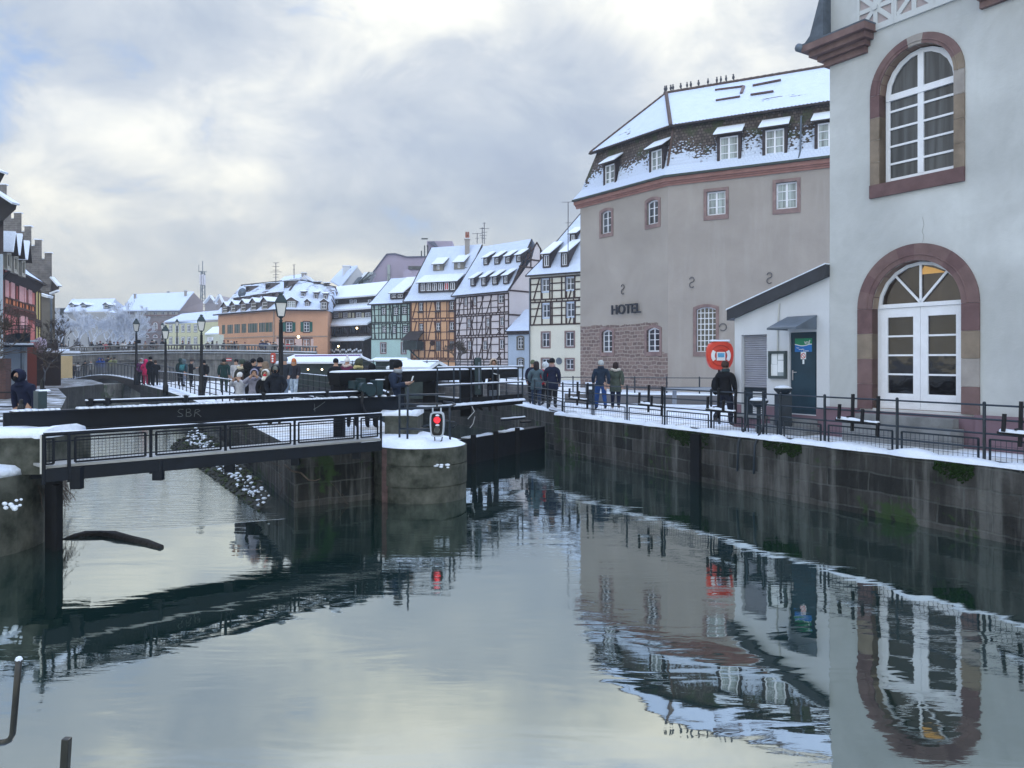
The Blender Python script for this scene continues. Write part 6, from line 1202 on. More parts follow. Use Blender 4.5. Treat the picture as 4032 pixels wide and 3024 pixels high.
# flower box brackets hung on the railing, carrying snow
pb = thing('planter_bracket', 'planter bracket', 'planter bracket', (0, 0, 0)); mb = MB()
for x, z0, z1 in ((-.38, -.05, .25), (-.22, -.30, .46), (.16, -.12, .18), (.36, -.36, .44)): mb.beam((x, -.02 if z1 > .3 else -.22, z0), (x + .02, -.02 if z1 > .3 else -.22, z1), .05, .05)
mb.beam((-.52, -.14, -.08), (.50, -.14, -.10), .04, .05); mb.beam((-.2, -.2, .0), (-.2, 0, .0), .03, .03); mb.beam((.36, -.2, -.1), (.36, 0, -.1), .03, .03); mb.build('frame', BLACK, pb); mb = MB(); snow_strip(mb, [(-.46, -.14, -.06), (.46, -.14, -.08)], .12, .05, .06, .6, seed=5); mb.build('snow', SNOW, pb, smooth=True)
BR = [(3395, 'planter bracket with snow on the quay railing before the arched door'), (4075, 'planter bracket with snow cut by the right picture edge'), (2855, 'planter bracket with snow by the walking man in black'), (2575, 'planter bracket with snow in front of the tall many paned window'), (2290, 'planter bracket with snow next to the litter bin and the group of four')]
az = math.atan2(QD.y, QD.x) + math.pi
for i, (px, lab) in enumerate(BR):
    p = on_quay(px) + Vector((0, 0, .66)); o = pb if i == 0 else copy_tree(pb); o.location = p; o.rotation_euler = (0, 0, az); o['label'] = lab; o['group'] = 'planter brackets on the quay railing'
# ladder handrails, lamps with round lids
for px, dx, lab in ((2945, -1, 'first bent steel ladder handrail on the quay edge beside the walking man'), (3010, 1, 'second bent steel ladder handrail on the quay edge below the roller shutter')):
    p = on_quay(px); o = Vector((-.88, -.47, 0)); mb = MB(); mb.tube([p + Vector((0, 0, .95)), p + Vector((0, 0, .3)) + o * .04, p + o * .30 + Vector((0, 0, -.12)), p + o * .34 + Vector((0, 0, -.8))], .028, 6); tag(mb.build('ladder_handrail', METAL2, smooth=True), lab, 'ladder rail', 'ladder handrails on the quay')
def mushroom(name, lab, p, h, r, body, cat):
    o = thing(name, lab, cat, p); mb = MB()
    mb.lathe([(.05, 0), (.05, h - .05)], p, 8) if body is None else mb.box(p.x - body, p.x + body, p.y - body, p.y + body, 0, h - .14)
    mb.lathe([(r * .5, h - .16), (r, h - .04), (r, h)], p, 14); mb.build('body', METAL2, o, smooth=False); mb = MB(); mb.lathe([(r * .98, h), (r * .8, h + .04), (r * .3, h + .065), (.01, h + .07)], p, 14); mb.build('snow', SNOW, o, smooth=True); return o
mushroom('litter_bin', 'grey litter bin with a snow topped round lid in front of the roller shutter', Vector((on_quay(2969).x + 1.0, on_quay(2969).y + .9, 0)), 1.12, .22, .16, 'litter bin')
mushroom('ashtray_post', 'slim post with a snowy round ashtray top beside the quay railing gap', on_quay(2966) + QI * .8, .86, .22, None, 'ashtray post')
lb = thing('litter_bin', 'low dark litter bin with a small white notice near the group of four', 'litter bin', (3.2, 31.5, 0)); p = V(2328, 1600, 31.5); mb = MB(); mb.box(p.x - .2, p.x + .2, p.y, p.y + .4, 0, .85); mb.build('body', METAL2, lb); mb = MB(); mb.box(p.x - .1, p.x + .1, p.y - .01, p.y - .002, .62, .74); mb.build('notice', PAPER, lb); mb = MB(); mb.box(p.x - .21, p.x + .21, p.y, p.y + .4, .852, .90); mb.build('snow', SNOW, lb)
# life buoy in its red case
lbd = 21.8; lc = V(2836, 1400, lbd); lr = thing('lifebuoy_case', 'red lifebuoy case with two white arcs and a small blue white sticker', 'lifebuoy', (lc.x, lc.y, 0)); hw, hh_ = 53 / F * lbd, 57 / F * lbd
def sq(rx, rz, dz=0, N=24, pw=3.2): 
    P = []
    for i in range(N): t = 2 * math.pi * i / N; c, s = math.cos(t), math.sin(t); k = (abs(c) ** pw + abs(s) ** pw) ** (-1 / pw); P.append((rx * k * c * (1 if s > -.2 else 1 + .12 * s), rz * k * s + dz))
    return P
zc = lc.z; mb = MB(); O_ = lambda x, y, z: (lc.x + x, lc.y + y, zc + z); oq = sq(hw, hh_)
mb.solid([O_(x, -.06, z) for x, z in sq(hw * .94, hh_ * .94)], [O_(x, 0, z) for x, z in oq]); mb.solid([O_(x, 0, z) for x, z in oq], [O_(x, .12, z) for x, z in oq]); mb.build('case', mat('lifebuoy red', (.62, .055, .03), .4, .08, 3, .4), lr, smooth=False)
mb = MB(); 
def arc(r0, r1, a0, a1, y, k, n=10):
    for i in range(n): a, b = R(a0 + (a1 - a0) * i / n), R(a0 + (a1 - a0) * (i + 1) / n); mb.solid([O_(r0 * math.cos(a), y, r0 * math.sin(a)), O_(r1 * math.cos(a), y, r1 * math.sin(a)), O_(r1 * math.cos(b), y, r1 * math.sin(b)), O_(r0 * math.cos(b), y, r0 * math.sin(b))], [O_(r0 * math.cos(a), y - .02, r0 * math.sin(a)), O_(r1 * math.cos(a), y - .02, r1 * math.sin(a)), O_(r1 * math.cos(b), y - .02, r1 * math.sin(b)), O_(r0 * math.cos(b), y - .02, r0 * math.sin(b))], k)
arc(hw * .46, hw * .72, 145, 215, -.062, 0); arc(hw * .46, hw * .72, -35, 35, -.062, 0); arc(hw * .42, hw * .46, 0, 360, -.062, 1, 24); arc(hw * .74, hw * .78, 35, 145, -.062, 1); arc(hw * .74, hw * .78, 215, 325, -.062, 1); mb.build('ring', [PAPER, mat('deep red', (.36, .03, .02), .5, .1)], lr)
mb = MB(); mb.box(lc.x - .12, lc.x + .12, lc.y - .085, lc.y - .066, zc - .14, zc + .10, 0); mb.box(lc.x - .09, lc.x + .09, lc.y - .092, lc.y - .086, zc - .05, zc + .07, 1); mb.build('sticker', [PAPER, mat('sky blue print', (.10, .35, .60), .5, .3, 20)], lr)
mb = MB(); snow_strip(mb, [O_(-hw * .7, .03, hh_ * .97), O_(hw * .7, .03, hh_ * .97)], .16, .05, .05, .3); mb.build('snow', SNOW, lr, smooth=True); mb = MB(); mb.tube([(lc.x, lc.y + .1, 0), (lc.x, lc.y + .1, zc)], .04, 8); mb.build('post', METAL2, lr)
# terrace and ramp before the hotel
tp = [G(2290, 1590), G(2640, 1590)]; tw = thing('ramp_wall', 'low grey stone ramp wall in front of the hotel base', 'low wall', G(2290, 1585)); a, b = V(2225, 1545, 33), V(2900, 1545, 31); mb = MB(); mb.solid([(a.x, a.y, 0), (b.x, b.y, 0), (b.x, b.y + .35, 0), (a.x, a.y + .35, 0)], [(a.x, a.y, .38), (b.x, b.y, .38), (b.x, b.y + .35, .38), (a.x, a.y + .35, .38)]); mb.build('masonry', plaster('grey terrace stone', (.17, .165, .17), .4), tw); mb = MB(); snow_strip(mb, [(a.x, a.y + .17, .38), (b.x, b.y + .17, .38)], .3, .06, .3, .3); mb.build('snow', SNOW, tw, smooth=True)
railing('thin steel railing on the ramp wall before the hotel and many paned window', [V(2110, 1545, 35.5) * 1, V(2225, 1543, 34), V(2900, 1543, 31.6)] if False else [Vector((1.2, 35.5, .1)), Vector((a.x, a.y + .5, .3)), Vector((b.x, b.y + .5, .3))], h=.78, n=7, rails=(1.0, .5), rr=.02, m=METAL2)
bn = thing('stone_bench', 'grey slab bench dusted with snow beside the ramp wall', 'bench', V(2740, 1560, 28)); a, b = V(2625, 1533, 29.5), V(2885, 1531, 28.5); mb = MB(); mb.beam(a, b, .5, .10); mb.beam(a + Vector((.3, 0, -.55)), a + Vector((.3, 0, -.05)), .1, .3); mb.beam(b + Vector((-.3, 0, -.55)), b + Vector((-.3, 0, -.05)), .1, .3); mb.build('seat', plaster('pale bench slab', (.30, .33, .38), .2), bn)

# ---------------------------------------------------------------- round pier with signal
pc = Vector((-2.05, 17.35, 0)); pier = thing('pier', 'round fronted concrete pier with snow on top and the red light signal', 'pier', pc); mb = MB(); N = 18; Rr = 1.02; dr_i = Vector((-.473, .881, 0)); sd = Vector((.881, .473, 0))
def nose(r, z, back=3.4): return [pc + sd * r + dr_i * back + Vector((0, 0, z))] + [pc + (sd * math.cos(t) - dr_i * math.sin(t)) * r + Vector((0, 0, z)) for t in [math.pi * i / N for i in range(N + 1)]] + [pc - sd * r + dr_i * back + Vector((0, 0, z))]
mb.solid(nose(Rr, -3), nose(Rr, -.92)); mb.solid(nose(Rr * 1.015, -.90), nose(Rr * 1.015, -.46)); mb.solid(nose(Rr * 1.01, -.445), nose(Rr * 1.01, -.08)); mb.solid(nose(Rr * .985, -.93), nose(Rr * .985, -.1)); mb.build('concrete', CONC, pier)
mb = MB(); 
NL = 7; top = nose(Rr * .97, -.08, 2.2); cen = pc + dr_i * .4; i0 = len(mb.v)
for j in range(NL + 1):
    f = 1 - (j / NL); zz = -.08 + .16 * (1 - f ** 5) if j else -.08
    for q in top: w_ = cen.lerp(q, f * (1 + .02 * noise.noise(q * 3))); mb.v.append(Vector((w_.x, w_.y, zz + (.05 * noise.noise(Vector((w_.x * 2.2, w_.y * 2.2, 4))) if j else 0))))
n_ = len(top)
for j in range(NL):
    for i in range(n_): q = (i + 1) % n_; mb.f.append((i0 + j * n_ + i, i0 + j * n_ + q, i0 + (j + 1) * n_ + q, i0 + (j + 1) * n_ + i)); mb.m.append(0)
mb.build('snow', SNOW, pier, smooth=True)
mb = MB(); a = V(1525, 1970, 16.75); mb.beam(Vector((a.x, 16.62, -1.9)), Vector((a.x, 16.62, -.1)), .17, .14, up=(0, 1, 0)); mb.build('timber_fender', mat('weathered timber', (.085, .055, .055), .85, .4, 6, .2, bmp=.02), pier)
mb = MB(); q = V(1740, 1835, 16.36)
for i in range(7): mb.ball(q + Vector((rnd.uniform(-.2, .16), rnd.uniform(-.02, .03), rnd.uniform(-.03, .03))), rnd.uniform(.02, .05), n=5, sc=(1.3, .8, .6))
mb.build('snow_patch', SNOW, pier, smooth=True)
bk_ = V(1520, 1620, 17.9); b2 = V(1645, 1730, 18.2); mb = MB(); z_t = V(1600, 1638, 18).z; z_b = -.05; xs0, xs1 = V(1515, 1600, 18).x, V(1644, 1600, 18).x
blk = thing('concrete_block', 'square concrete block with thick snow at the end of the dark girder', 'concrete block', (xs0, 18, 0)); mb.box(xs0, xs1, 18.0, 19.1, z_b, z_t); mb.build('concrete', CONC, blk); mb = MB(); snow_strip(mb, [(xs0 - .1, 18.5, z_t), (xs1 + .02, 18.5, z_t)], 1.15, .14, .12, .35, seed=8); mb.build('snow', SNOW, blk, smooth=True)
# signal
sd_ = 16.9; a, b = V(1693, 1720, sd_), V(1750, 1622, sd_); sg = thing('light_signal', 'grey rimmed waterway light signal showing red above the snowy pier', 'signal', ((a.x + b.x) / 2, sd_, 0)); 
cxs, czs = (a.x + b.x) / 2, (a.z + b.z) / 2; hx, hz = (b.x - a.x) / 2, (b.z - a.z) / 2
rr_ = lambda s, y: [(cxs + x * s, y, czs + z * (1 - (1 - s) * .55)) for x, z in sq(hx, hz, 0, 24, 6)]
mb = MB(); o1, o2 = rr_(1, sd_ - .06), rr_(.80, sd_ - .06); o3 = rr_(1, sd_ + .10)
for i in range(24): q = (i + 1) % 24; mb.poly([o1[i], o1[q], o2[q], o2[i]]); mb.poly([o1[i], o1[q], o3[q], o3[i]]); mb.poly([o2[i], o2[q], (o2[q][0], sd_ - .02, o2[q][2]), (o2[i][0], sd_ - .02, o2[i][2])])
mb.poly(o3); mb.build('housing', mat('light grey paint', (.38, .43, .50), .5, .15), sg); mb = MB(); mb.poly(rr_(.82, sd_ - .03)); mb.build('face_panel', BLACK, sg, fix=False)
LR_, nl, bl_ = base('red lamp glow', .4); bl_.inputs['Base Color'].default_value = (.6, .01, .02, 1); g_ = geo(nl); vo = nl.nodes.new('ShaderNodeTexVoronoi'); vo.inputs['Scale'].default_value = 55; nl.links.new(g_, vo.inputs['Vector']); bl_.inputs['Emission Color'].default_value = (1, .03, .05, 1); nl.links.new(ramp(nl, vo.outputs['Distance'], [(.25, 1.6), (.6, .25)]), bl_.inputs['Emission Strength'])
for zz, m_, nm in ((czs + hz * .36, LR_, 'red_lamp'), (czs - hz * .42, mat('unlit lens', (.02, .03, .04), .15, .2, 3, .6), 'unlit_lamp')):
    mb = MB(); mb.tube([(cxs, sd_ - .07, zz), (cxs, sd_ - .03, zz)], .072, 18); l_ = mb.build(nm, m_, sg); mb = MB()
    for i in range(8): t0, t1 = R(20 + i * 17.5), R(20 + (i + 1) * 17.5); mb.solid([(cxs + .085 * math.cos(t0), sd_ - .03, zz + .085 * math.sin(t0)), (cxs + .085 * math.cos(t1), sd_ - .03, zz + .085 * math.sin(t1)), (cxs + .092 * math.cos(t1), sd_ - .03, zz + .092 * math.sin(t1)), (cxs + .092 * math.cos(t0), sd_ - .03, zz + .092 * math.sin(t0))], [(cxs + .085 * math.cos(t0), sd_ - .14, zz + .085 * math.sin(t0)), (cxs + .085 * math.cos(t1), sd_ - .14, zz + .085 * math.sin(t1)), (cxs + .092 * math.cos(t1), sd_ - .14, zz + .092 * math.sin(t1)), (cxs + .092 * math.cos(t0), sd_ - .14, zz + .092 * math.sin(t0))])
    mb.build('visor', BLACK, l_); mb = MB(); mb.ball((cxs + .015, sd_ - .10, zz + .102), .045, n=8, sc=(1.1, 1, .55)); mb.build('snow', SNOW, l_, smooth=True)
mb = MB(); mb.tube([(cxs - .06, sd_ + .02, czs - hz), (cxs - .05, sd_, czs - hz - .10), (cxs + .03, sd_, czs - hz - .13), (cxs + .10, sd_, czs - hz - .08), (cxs + .11, sd_ + .02, czs - hz)], .014, 6); mb.build('cable', BLACK, sg, smooth=True); mb = MB()
for x in (-.1, .08): mb.beam((cxs + x, sd_ + .02, czs + hz), (cxs + x, sd_ + .02, czs + hz + .09), .03, .03)
mb.build('bracket', MATS['light grey paint'], sg)
# rails round the pier head
def rods(name, lab, cat, segs, m=METAL2, r=.025, parts=None, group=None):
    root = thing(name, lab, cat, segs[0][0], group=group)
    for nm, s in ((x[-1] if isinstance(x[-1], str) else 'rail', [q for q in x if not isinstance(q, str)]) for x in segs): mb = MB(); mb.tube([Vector(q) for q in s], r, 6); mb.build(nm, m, root, smooth=True)
    return root
p1, p2, p3 = V(1573, 1742, 17.2), V(1600, 1752, 17.2), V(1772, 1733, 17.2)
rods('pier_railing', 'steel railing on the round pier carrying the light signal', 'railing', [[p1, V(1573, 1556, 17.2), 'post'], [V(1604, 1745, 17.0), V(1606, 1525, 17.0), 'post'], [p3, V(1770, 1602, 17.2), 'post'], [V(1573, 1610, 17.2), V(1690, 1606, 17.0), V(1770, 1601, 17.2), V(1792, 1592, 18), V(1780, 1585, 20), V(1740, 1580, 22), 'rail'], [V(1573, 1688, 17.2), V(1700, 1690, 17.1), 'rail'], [V(1570, 1556, 17.2), V(1750, 1552, 19), V(1748, 1550, 20), 'rail'], [V(1573, 1592, 17.2), V(1738, 1590, 20), 'rail']])
rods('bent_guard_rail', 'bent grey guard hoop behind the light signal', 'guard rail', [[V(1660, 1680, 18), V(1752, 1656, 18.2), V(1790, 1662, 19), V(1797, 1672, 19.6), V(1788, 1682, 20), V(1750, 1690, 20), 'rail'], [V(1752, 1660, 18.2), V(1752, 1690, 18.2), 'post']], MATS['light grey paint'] if False else METAL2, .022)

# ---------------------------------------------------------------- left pier
lp = Vector((-9.32, 12.55, 0)); pr = thing('pier', 'snow capped rounded concrete pier at the left picture edge', 'pier', lp); mb = MB(); cyl = lambda r, z: [lp + Vector((r * math.cos(2 * math.pi * i / 28), r * math.sin(2 * math.pi * i / 28), z)) for i in range(28)]
mb.solid(cyl(1.5, -3), cyl(1.5, -.03)); mb.build('concrete', CONC, pr); mb = MB(); mb.lathe([(1.47, -.03), (1.45, .06), (1.36, .12), (1.0, .15), (.01, .16)], lp, 36); mb.build('snow', SNOW, pr, smooth=True); mb = MB()
for t in range(9): q = V(50 + rnd.uniform(-32, 36), 1985 + rnd.uniform(-30, 30), 11.3); mb.ball(q + Vector((0, 0, 0)), rnd.uniform(.02, .045), n=5, sc=(1.2, .5, .8))
mb.build('snow_patch', SNOW, pr, smooth=True)
mb = MB(); mb.box(-7.62, -7.47, 12.55, 12.8, -3, .0); mb.box(-7.36, -7.28, 12.3, 12.45, -3, -.2); mb.build('timber_guide', WOODDK, pr)
lw = thing('parapet_block', 'dark upper wall block with a thick snow cap left of the girder bridge', 'wall block', (-9, 13, 0)); mb = MB(); mb.box(-14, -7.45, 12.35, 13.6, -.03, .55); mb.build('concrete', CONC, lw); mb = MB(); snow_strip(mb, [(-14, 12.9, .55), (-7.48, 12.9, .55)], 1.1, .15, .15, .35, seed=1); mb.build('snow', SNOW, lw, smooth=True)
mb = MB(); a = V(163, 1712, 12.05); mb.beam(Vector((a.x + .03, 12.05, .03)), Vector((a.x + .03, 12.05, a.z)), .06, .08); tag(mb.build('white_end_plate', plaster('cream plate', (.6, .6, .58), .1)), 'pale upright end plate beside the mesh railing at the left pier', 'end plate')

# ---------------------------------------------------------------- girder footbridge
BL0, BR0 = V(45, 1626, 12.9), V(1572, 1560, 18.7); zt = .93; BL0.z = BR0.z = 0; bd = (BR0 - BL0).normalized(); bn_ = Vector((bd.y, -bd.x, 0))
gb = thing('girder_bridge', 'long dark steel girder footbridge with snow on its top edge crossing the left channel', 'footbridge', BL0); mb = MB()
up_ = lambda p, z: Vector((p.x, p.y, z)); zl_ = .585
mb.beam(up_(BL0, (zt + zl_) / 2), up_(BR0, (zt + zl_) / 2), .05, zt - zl_ - .04); mb.beam(up_(BL0, zt), up_(BR0, zt), .26, .03); mb.beam(up_(BL0, zl_), up_(BR0, zl_), .26, .03)
for t in (0, .915, 1): p = BL0.lerp(BR0, t); mb.beam(up_(p, zl_), up_(p, zt), .03, .24, up=bd)
gd_ = mb.build('girder', METAL, gb)
mb = MB(); n = 90
for i in range(n):
    a, b = BL0.lerp(BR0, (i + .1 + .1 * rnd.random()) / n), BL0.lerp(BR0, (i + .9 + .12 * rnd.random()) / n)
    if i / n > .80 and i % 3: continue
    if .08 < i / n < .12: continue
    snow_strip(mb, [up_(a, zt + .015), up_(b, zt + .015)], .22, .028 + .01 * rnd.random(), .08, .3, seed=i)
mb.build('snow', SNOW, gb, smooth=True)
mb = MB(); st_ = {}
def stroke(P): 
    q = []
    for x, y in P: o = BL0 + bn_ * .035; aa = (x - CX) / F; t = (aa * o.y - o.x) / (bd.x - aa * bd.y); p = o + bd * t; q.append(Vector((p.x, p.y, H + (YH - y) / F * p.y)))
    mb.tube(q, .006, 4)
stroke([(722, 1612), (708, 1611), (700, 1620), (706, 1626), (716, 1630), (720, 1637), (712, 1640), (698, 1639)]); stroke([(733, 1639), (734, 1611), (745, 1610), (751, 1615), (747, 1622), (735, 1624)]); stroke([(735, 1624), (749, 1626), (754, 1633), (748, 1639), (733, 1639)]); stroke([(765, 1641), (769, 1614), (780, 1612), (788, 1617), (768, 1627), (780, 1630), (792, 1641)]); stroke([(1235, 1612), (1255, 1600), (1280, 1582)]); stroke([(1238, 1590), (1240, 1620)])
mb.build('chalk_lettering', mat('grey chalk', (.16, .18, .19), .9, .4, 20), gb)
# walkway hung on its near side
WL0, WR0 = V(172, 1833, 11.95), V(1500, 1738, 16.2); WL0.z = WR0.z = 0; zd = .16; zr_ = .655
mb = MB(); of = bn_ * -.75
mb.solid([up_(WL0, zd - .04), up_(WR0, zd - .04), up_(WR0 + of, zd - .04), up_(WL0 + of, zd - .04)], [up_(WL0, zd), up_(WR0, zd), up_(WR0 + of, zd), up_(WL0 + of, zd)]); mb.build('deck', plaster('snowy grey deck', (.34, .35, .35), .4), gb)
mb = MB(); mb.beam(up_(WL0, zd - .15) + bn_ * .01, up_(WR0, zd - .15) + bn_ * .01, .05, .20); mb.beam(up_(WL0 + of, zd - .16), up_(WR0 + of, zd - .16), .08, .24)
for px in (300, 620, 900, 1160, 1400): o = WL0; aa = (px - CX) / F; t = (aa * o.y - o.x) / (bd.x - aa * bd.y); p = o + bd * t; mb.beam(up_(p, zd - .40) + bn_ * .04, up_(p, zd - .05) + bn_ * .04, .16, .12)
mb.build('edge_beam', METAL, gb)
wp = []
for px in (172, 272, 594, 888, 1160, 1408, 1500): o = WL0 + bn_ * .03; aa = (px - CX) / F; t = (aa * o.y - o.x) / (bd.x - aa * bd.y); wp.append(up_(o + bd * t, zd))
rl_ = MB()
for i, p in enumerate(wp): mb = MB(); mb.tube([p + Vector((0, 0, -.28)), up_(p, zr_)], .028, 6); mb.build('post', METAL, gb)
mb = MB(); mb.tube([up_(wp[0], zr_), up_(wp[-1], zr_)], .035, 8); mb.build('handrail', METAL, gb, smooth=True); mb = MB(); snow_strip(mb, [up_(wp[0], zr_ + .025), up_(wp[-1], zr_ + .025)], .045, .014, .2, .5); mb.build('handrail_snow', SNOW, gb, smooth=True)
for i, (a, b) in enumerate(zip(wp, wp[1:])):
    mb = MB(); d = (b - a).normalized(); a2, b2 = a + d * (.09 if i else .02), b - d * (.09 if i else .22); z0, z1 = zd + .03, zr_ - .07
    for z in (z0, z1): mb.beam(up_(a2, z), up_(b2, z), .03, .028)
    for q in (a2, b2): mb.beam(up_(q, z0), up_(q, z1), .03, .028)
    mb.beam(up_(a, z0 + .05), up_(b, z0 + .05), .012, .02); mb.beam(up_(a, z1 - .05), up_(b, z1 - .05), .012, .02)
    k = int((b2 - a2).length / .055)
    for j in range(1, k): q = a2.lerp(b2, j / k); mb.beam(up_(q, z0), up_(q, z1), .0045, .0045)
    for j in range(1, 8): z = z0 + (z1 - z0) * j / 8; mb.beam(up_(a2, z), up_(b2, z), .0045, .0045)
    mb.build('mesh_panel', METAL, gb)
mb = MB(); sh0, sh1 = BL0.lerp(BR0, .14), BL0.lerp(BR0, .885)
for px, y in ((220, 1593), (265, 1592), (558, 1583), (860, 1570), (1135, 1560), (1390, 1545)): pass
mb.tube([up_(sh0, zt + .13), up_(sh1, zt + .13)], .035, 8)
mb.build('drive_shaft', METAL, gb, smooth=True); mb = MB(); snow_strip(mb, [up_(sh0, zt + .155), up_(sh1, zt + .155)], .05, .02, .3, .4); mb.build('shaft_snow', SNOW, gb, smooth=True)
for t in (.15, .185, .36, .56, .75, .87): p = BL0.lerp(BR0, t); mb = MB(); mb.beam(up_(p, zt), up_(p, zt + .2), .05, .05); mb.box(p.x - .05, p.x + .05, p.y - .05, p.y + .05, zt + .07, zt + .19); mb.build('shaft_bearing', METAL, gb)
# gear boxes
def atb(px, off=0): o = BL0 + bn_ * off; aa = (px - CX) / F; t = (aa * o.y - o.x) / (bd.x - aa * bd.y); return o + bd * t
def ybox(mb, x0, x1, y0, y1, off, dep, k=0): a, b = atb(x0, off), atb(x1, off); z0, z1 = H + (YH - y1) / F * a.y, H + (YH - y0) / F * a.y; mb.solid([up_(a, z0), up_(b, z0), up_(b - bn_ * dep, z0), up_(a - bn_ * dep, z0)], [up_(a, z1), up_(b, z1), up_(b - bn_ * dep, z1), up_(a - bn_ * dep, z1)], k)
gm = thing('gear_box', 'teal motor housing and gearbox on the right half of the girder', 'gearbox', up_(atb(1450), zt)); mb = MB(); ybox(mb, 1485, 1509, 1497, 1558, .0, .3); mb.build('cabinet', TEAL, gm, bevel=.01)
mb = MB(); ybox(mb, 1396, 1420, 1500, 1530, .05, .25); ybox(mb, 1420, 1440, 1490, 1515, .0, .2); a = atb(1425, .1); z = H + (YH - 1525) / F * a.y; mb.tube([up_(a, z) + bn_ * -.2, up_(a, z) + bn_ * .12], .11, 12); a = atb(1452, .1); z = H + (YH - 1535) / F * a.y; mb.tube([up_(a, z) - bn_ * .25, up_(a, z) + bn_ * .08], .15, 14); mb.build('motor', TEAL, gm); mb = MB(); ybox(mb, 1436, 1448, 1535, 1562, .12, .3); ybox(mb, 1455, 1478, 1545, 1562, .1, .3); mb.tube([up_(atb(1422, .16), zt + .3), up_(atb(1428, .2), zt + .1), up_(atb(1424, .2), zt - .1), up_(atb(1432, .18), zt - .25), up_(atb(1452, .15), zt - .42), up_(atb(1490, .1), zt - .45)], .03, 7); mb.build('cable_hose', BLACK, gm); mb = MB(); a = atb(1455, .05); mb.ball(up_(a, H + (YH - 1513) / F * a.y), .07, n=8, sc=(1.2, 1.2, .5)); a = atb(1497, -.1); mb.box(a.x - .1, a.x + .1, a.y - .1, a.y + .1, H + (YH - 1496) / F * a.y, H + (YH - 1493) / F * a.y); mb.build('snow', SNOW, gm)
gl_ = thing('gear_box', 'teal steel box with an upright spindle on the left end of the girder', 'gearbox', up_(atb(168), zt)); mb = MB(); ybox(mb, 150, 186, 1541, 1620, .05, .3); mb.build('cabinet', TEAL, gl_, bevel=.01); mb = MB(); a = atb(166, -.1); z0, z1 = H + (YH - 1540) / F * a.y, H + (YH - 1487) / F * a.y; mb.tube([up_(a, z0), up_(a, z1 - .05)], .035, 8); mb.tube([up_(a, z1 - .05), up_(a, z1)], .02, 6); mb.build('spindle', BLACK, gl_); mb = MB(); a = atb(168, -.1); snow_strip(mb, [up_(atb(148, -.1), z0), up_(atb(190, -.1), z0)], .28, .03, .05, .3); mb.build('snow', SNOW, gl_)
for px, lab in ((84, 'small black rod socket with a pin on the far left of the girder'), (1540, 'small cone shaped bolt on the right end of the girder')):
    a = atb(px, -.05); mb = MB(); mb.lathe([(.07, zt + .02), (.055, zt + .1), (.03, zt + .14), (.03, zt + .2), (.01, zt + .22)], a, 8); tag(mb.build('girder_bolt', BLACK), lab, 'bolt')

# ---------------------------------------------------------------- lock gate with its balance beam
g0, g1 = Vector((-3.0, 19.9, 0)), Vector((1.0, 27.1, 0)); gdv = (g1 - g0).normalized(); gn = Vector((gdv.y, -gdv.x, 0)); lk = thing('lock_gate', 'black timber lock gate with railed snowy walkway across the lock', 'lock gate', g0); mb = MB(); mb.beam(up_(g0, -1.6), up_(g1, -1.6), .35, 2.2)
for t in (.25, .42, .58, .75): p = g0.lerp(g1, t); mb.beam(up_(p, -2.5) + gn * .2, up_(p, -.4) + gn * .2, .16, .12)
mb.build('gate_leaf', WOODDK, lk); mb = MB(); snow_strip(mb, [up_(g0.lerp(g1, .4), -.5), up_(g0.lerp(g1, .58), -.5)], .3, .05, .15, .5); snow_strip(mb, [up_(g0.lerp(g1, .66), -.5), up_(g0.lerp(g1, .82), -.5)], .3, .06, .15, .6); mb.build('ledge_snow', SNOW, lk, smooth=True)
mb = MB(); dz = .5; d0, d1 = g0.lerp(g1, .12), Vector(G(2058, 1576, .5)); d1.z = 0; d0 = Vector(G(1722, 1604, .5)); d0.z = 0; dv = (d1 - d0).normalized(); dn = Vector((dv.y, -dv.x, 0))
mb.solid([up_(d0, dz - .12), up_(d1, dz - .12), up_(d1 - dn * .8, dz - .12), up_(d0 - dn * .8, dz - .12)], [up_(d0, dz), up_(d1, dz), up_(d1 - dn * .8, dz), up_(d0 - dn * .8, dz)]); mb.beam(up_(d0, dz + .10) - dn * .03, up_(d1, dz + .10) - dn * .03, .03, .22) ; mb.build('walkway', WOODDK, lk)
mb = MB(); snow_strip(mb, [up_(d0, dz), up_(d0.lerp(d1, .55), dz), up_(d1, dz)], .22, .07, .15, .35, seed=4); snow_strip(mb, [up_(d0 - dn * .5, dz), up_(d1 - dn * .5, dz)], .5, .04, .3, .3); mb.build('walkway_snow', SNOW, lk, smooth=True)
def atd(px): aa = (px - CX) / F; t = (aa * d0.y - d0.x) / (dv.x - aa * dv.y); return d0 + dv * t
for px in (1722, 1787, 1811, 1855, 1940, 1961, 2040, 2058): p = atd(px); mb = MB(); mb.tube([up_(p, dz - .05), up_(p, 1.60)], .024, 6); mb.build('post', METAL2, lk)
for z in (1.60, 1.10): mb = MB(); mb.tube([up_(atd(1722), z), up_(atd(2058), z)], .022, 6); mb.build('rail', METAL2, lk); mb = MB(); snow_strip(mb, [up_(atd(1722), z + .015), up_(atd(2058), z + .015)], .045, .03, .3, .5); mb.build('rail_snow', SNOW, lk)
for x0, x1, y0, y1, dd in ((1709, 1758, 1470, 1592, .4), (1866, 1908, 1450, 1640, .5), (1985, 2008, 1455, 1560, .5)): p = atd((x0 + x1) / 2) - dn * dd; w = (x1 - x0) / F * p.y; mb = MB(); z0, z1 = H + (YH - y1) / F * p.y, H + (YH - y0) / F * p.y; mb.box(p.x - w / 2, p.x + w / 2, p.y, p.y + .35, z0, z1); mb.build('gate_post', WOODDK, lk)
for a_, b_, t_ in (((1975, 1655, 24.2), (2065, 1645, 25.2), 0), ((2050, 1662, 25.2), (2088, 1660, 25.6), 0)): mb = MB(); mb.tube([V(*a_), V(*b_)], .035, 6); mb.build('hydraulic_rod', METAL, lk)
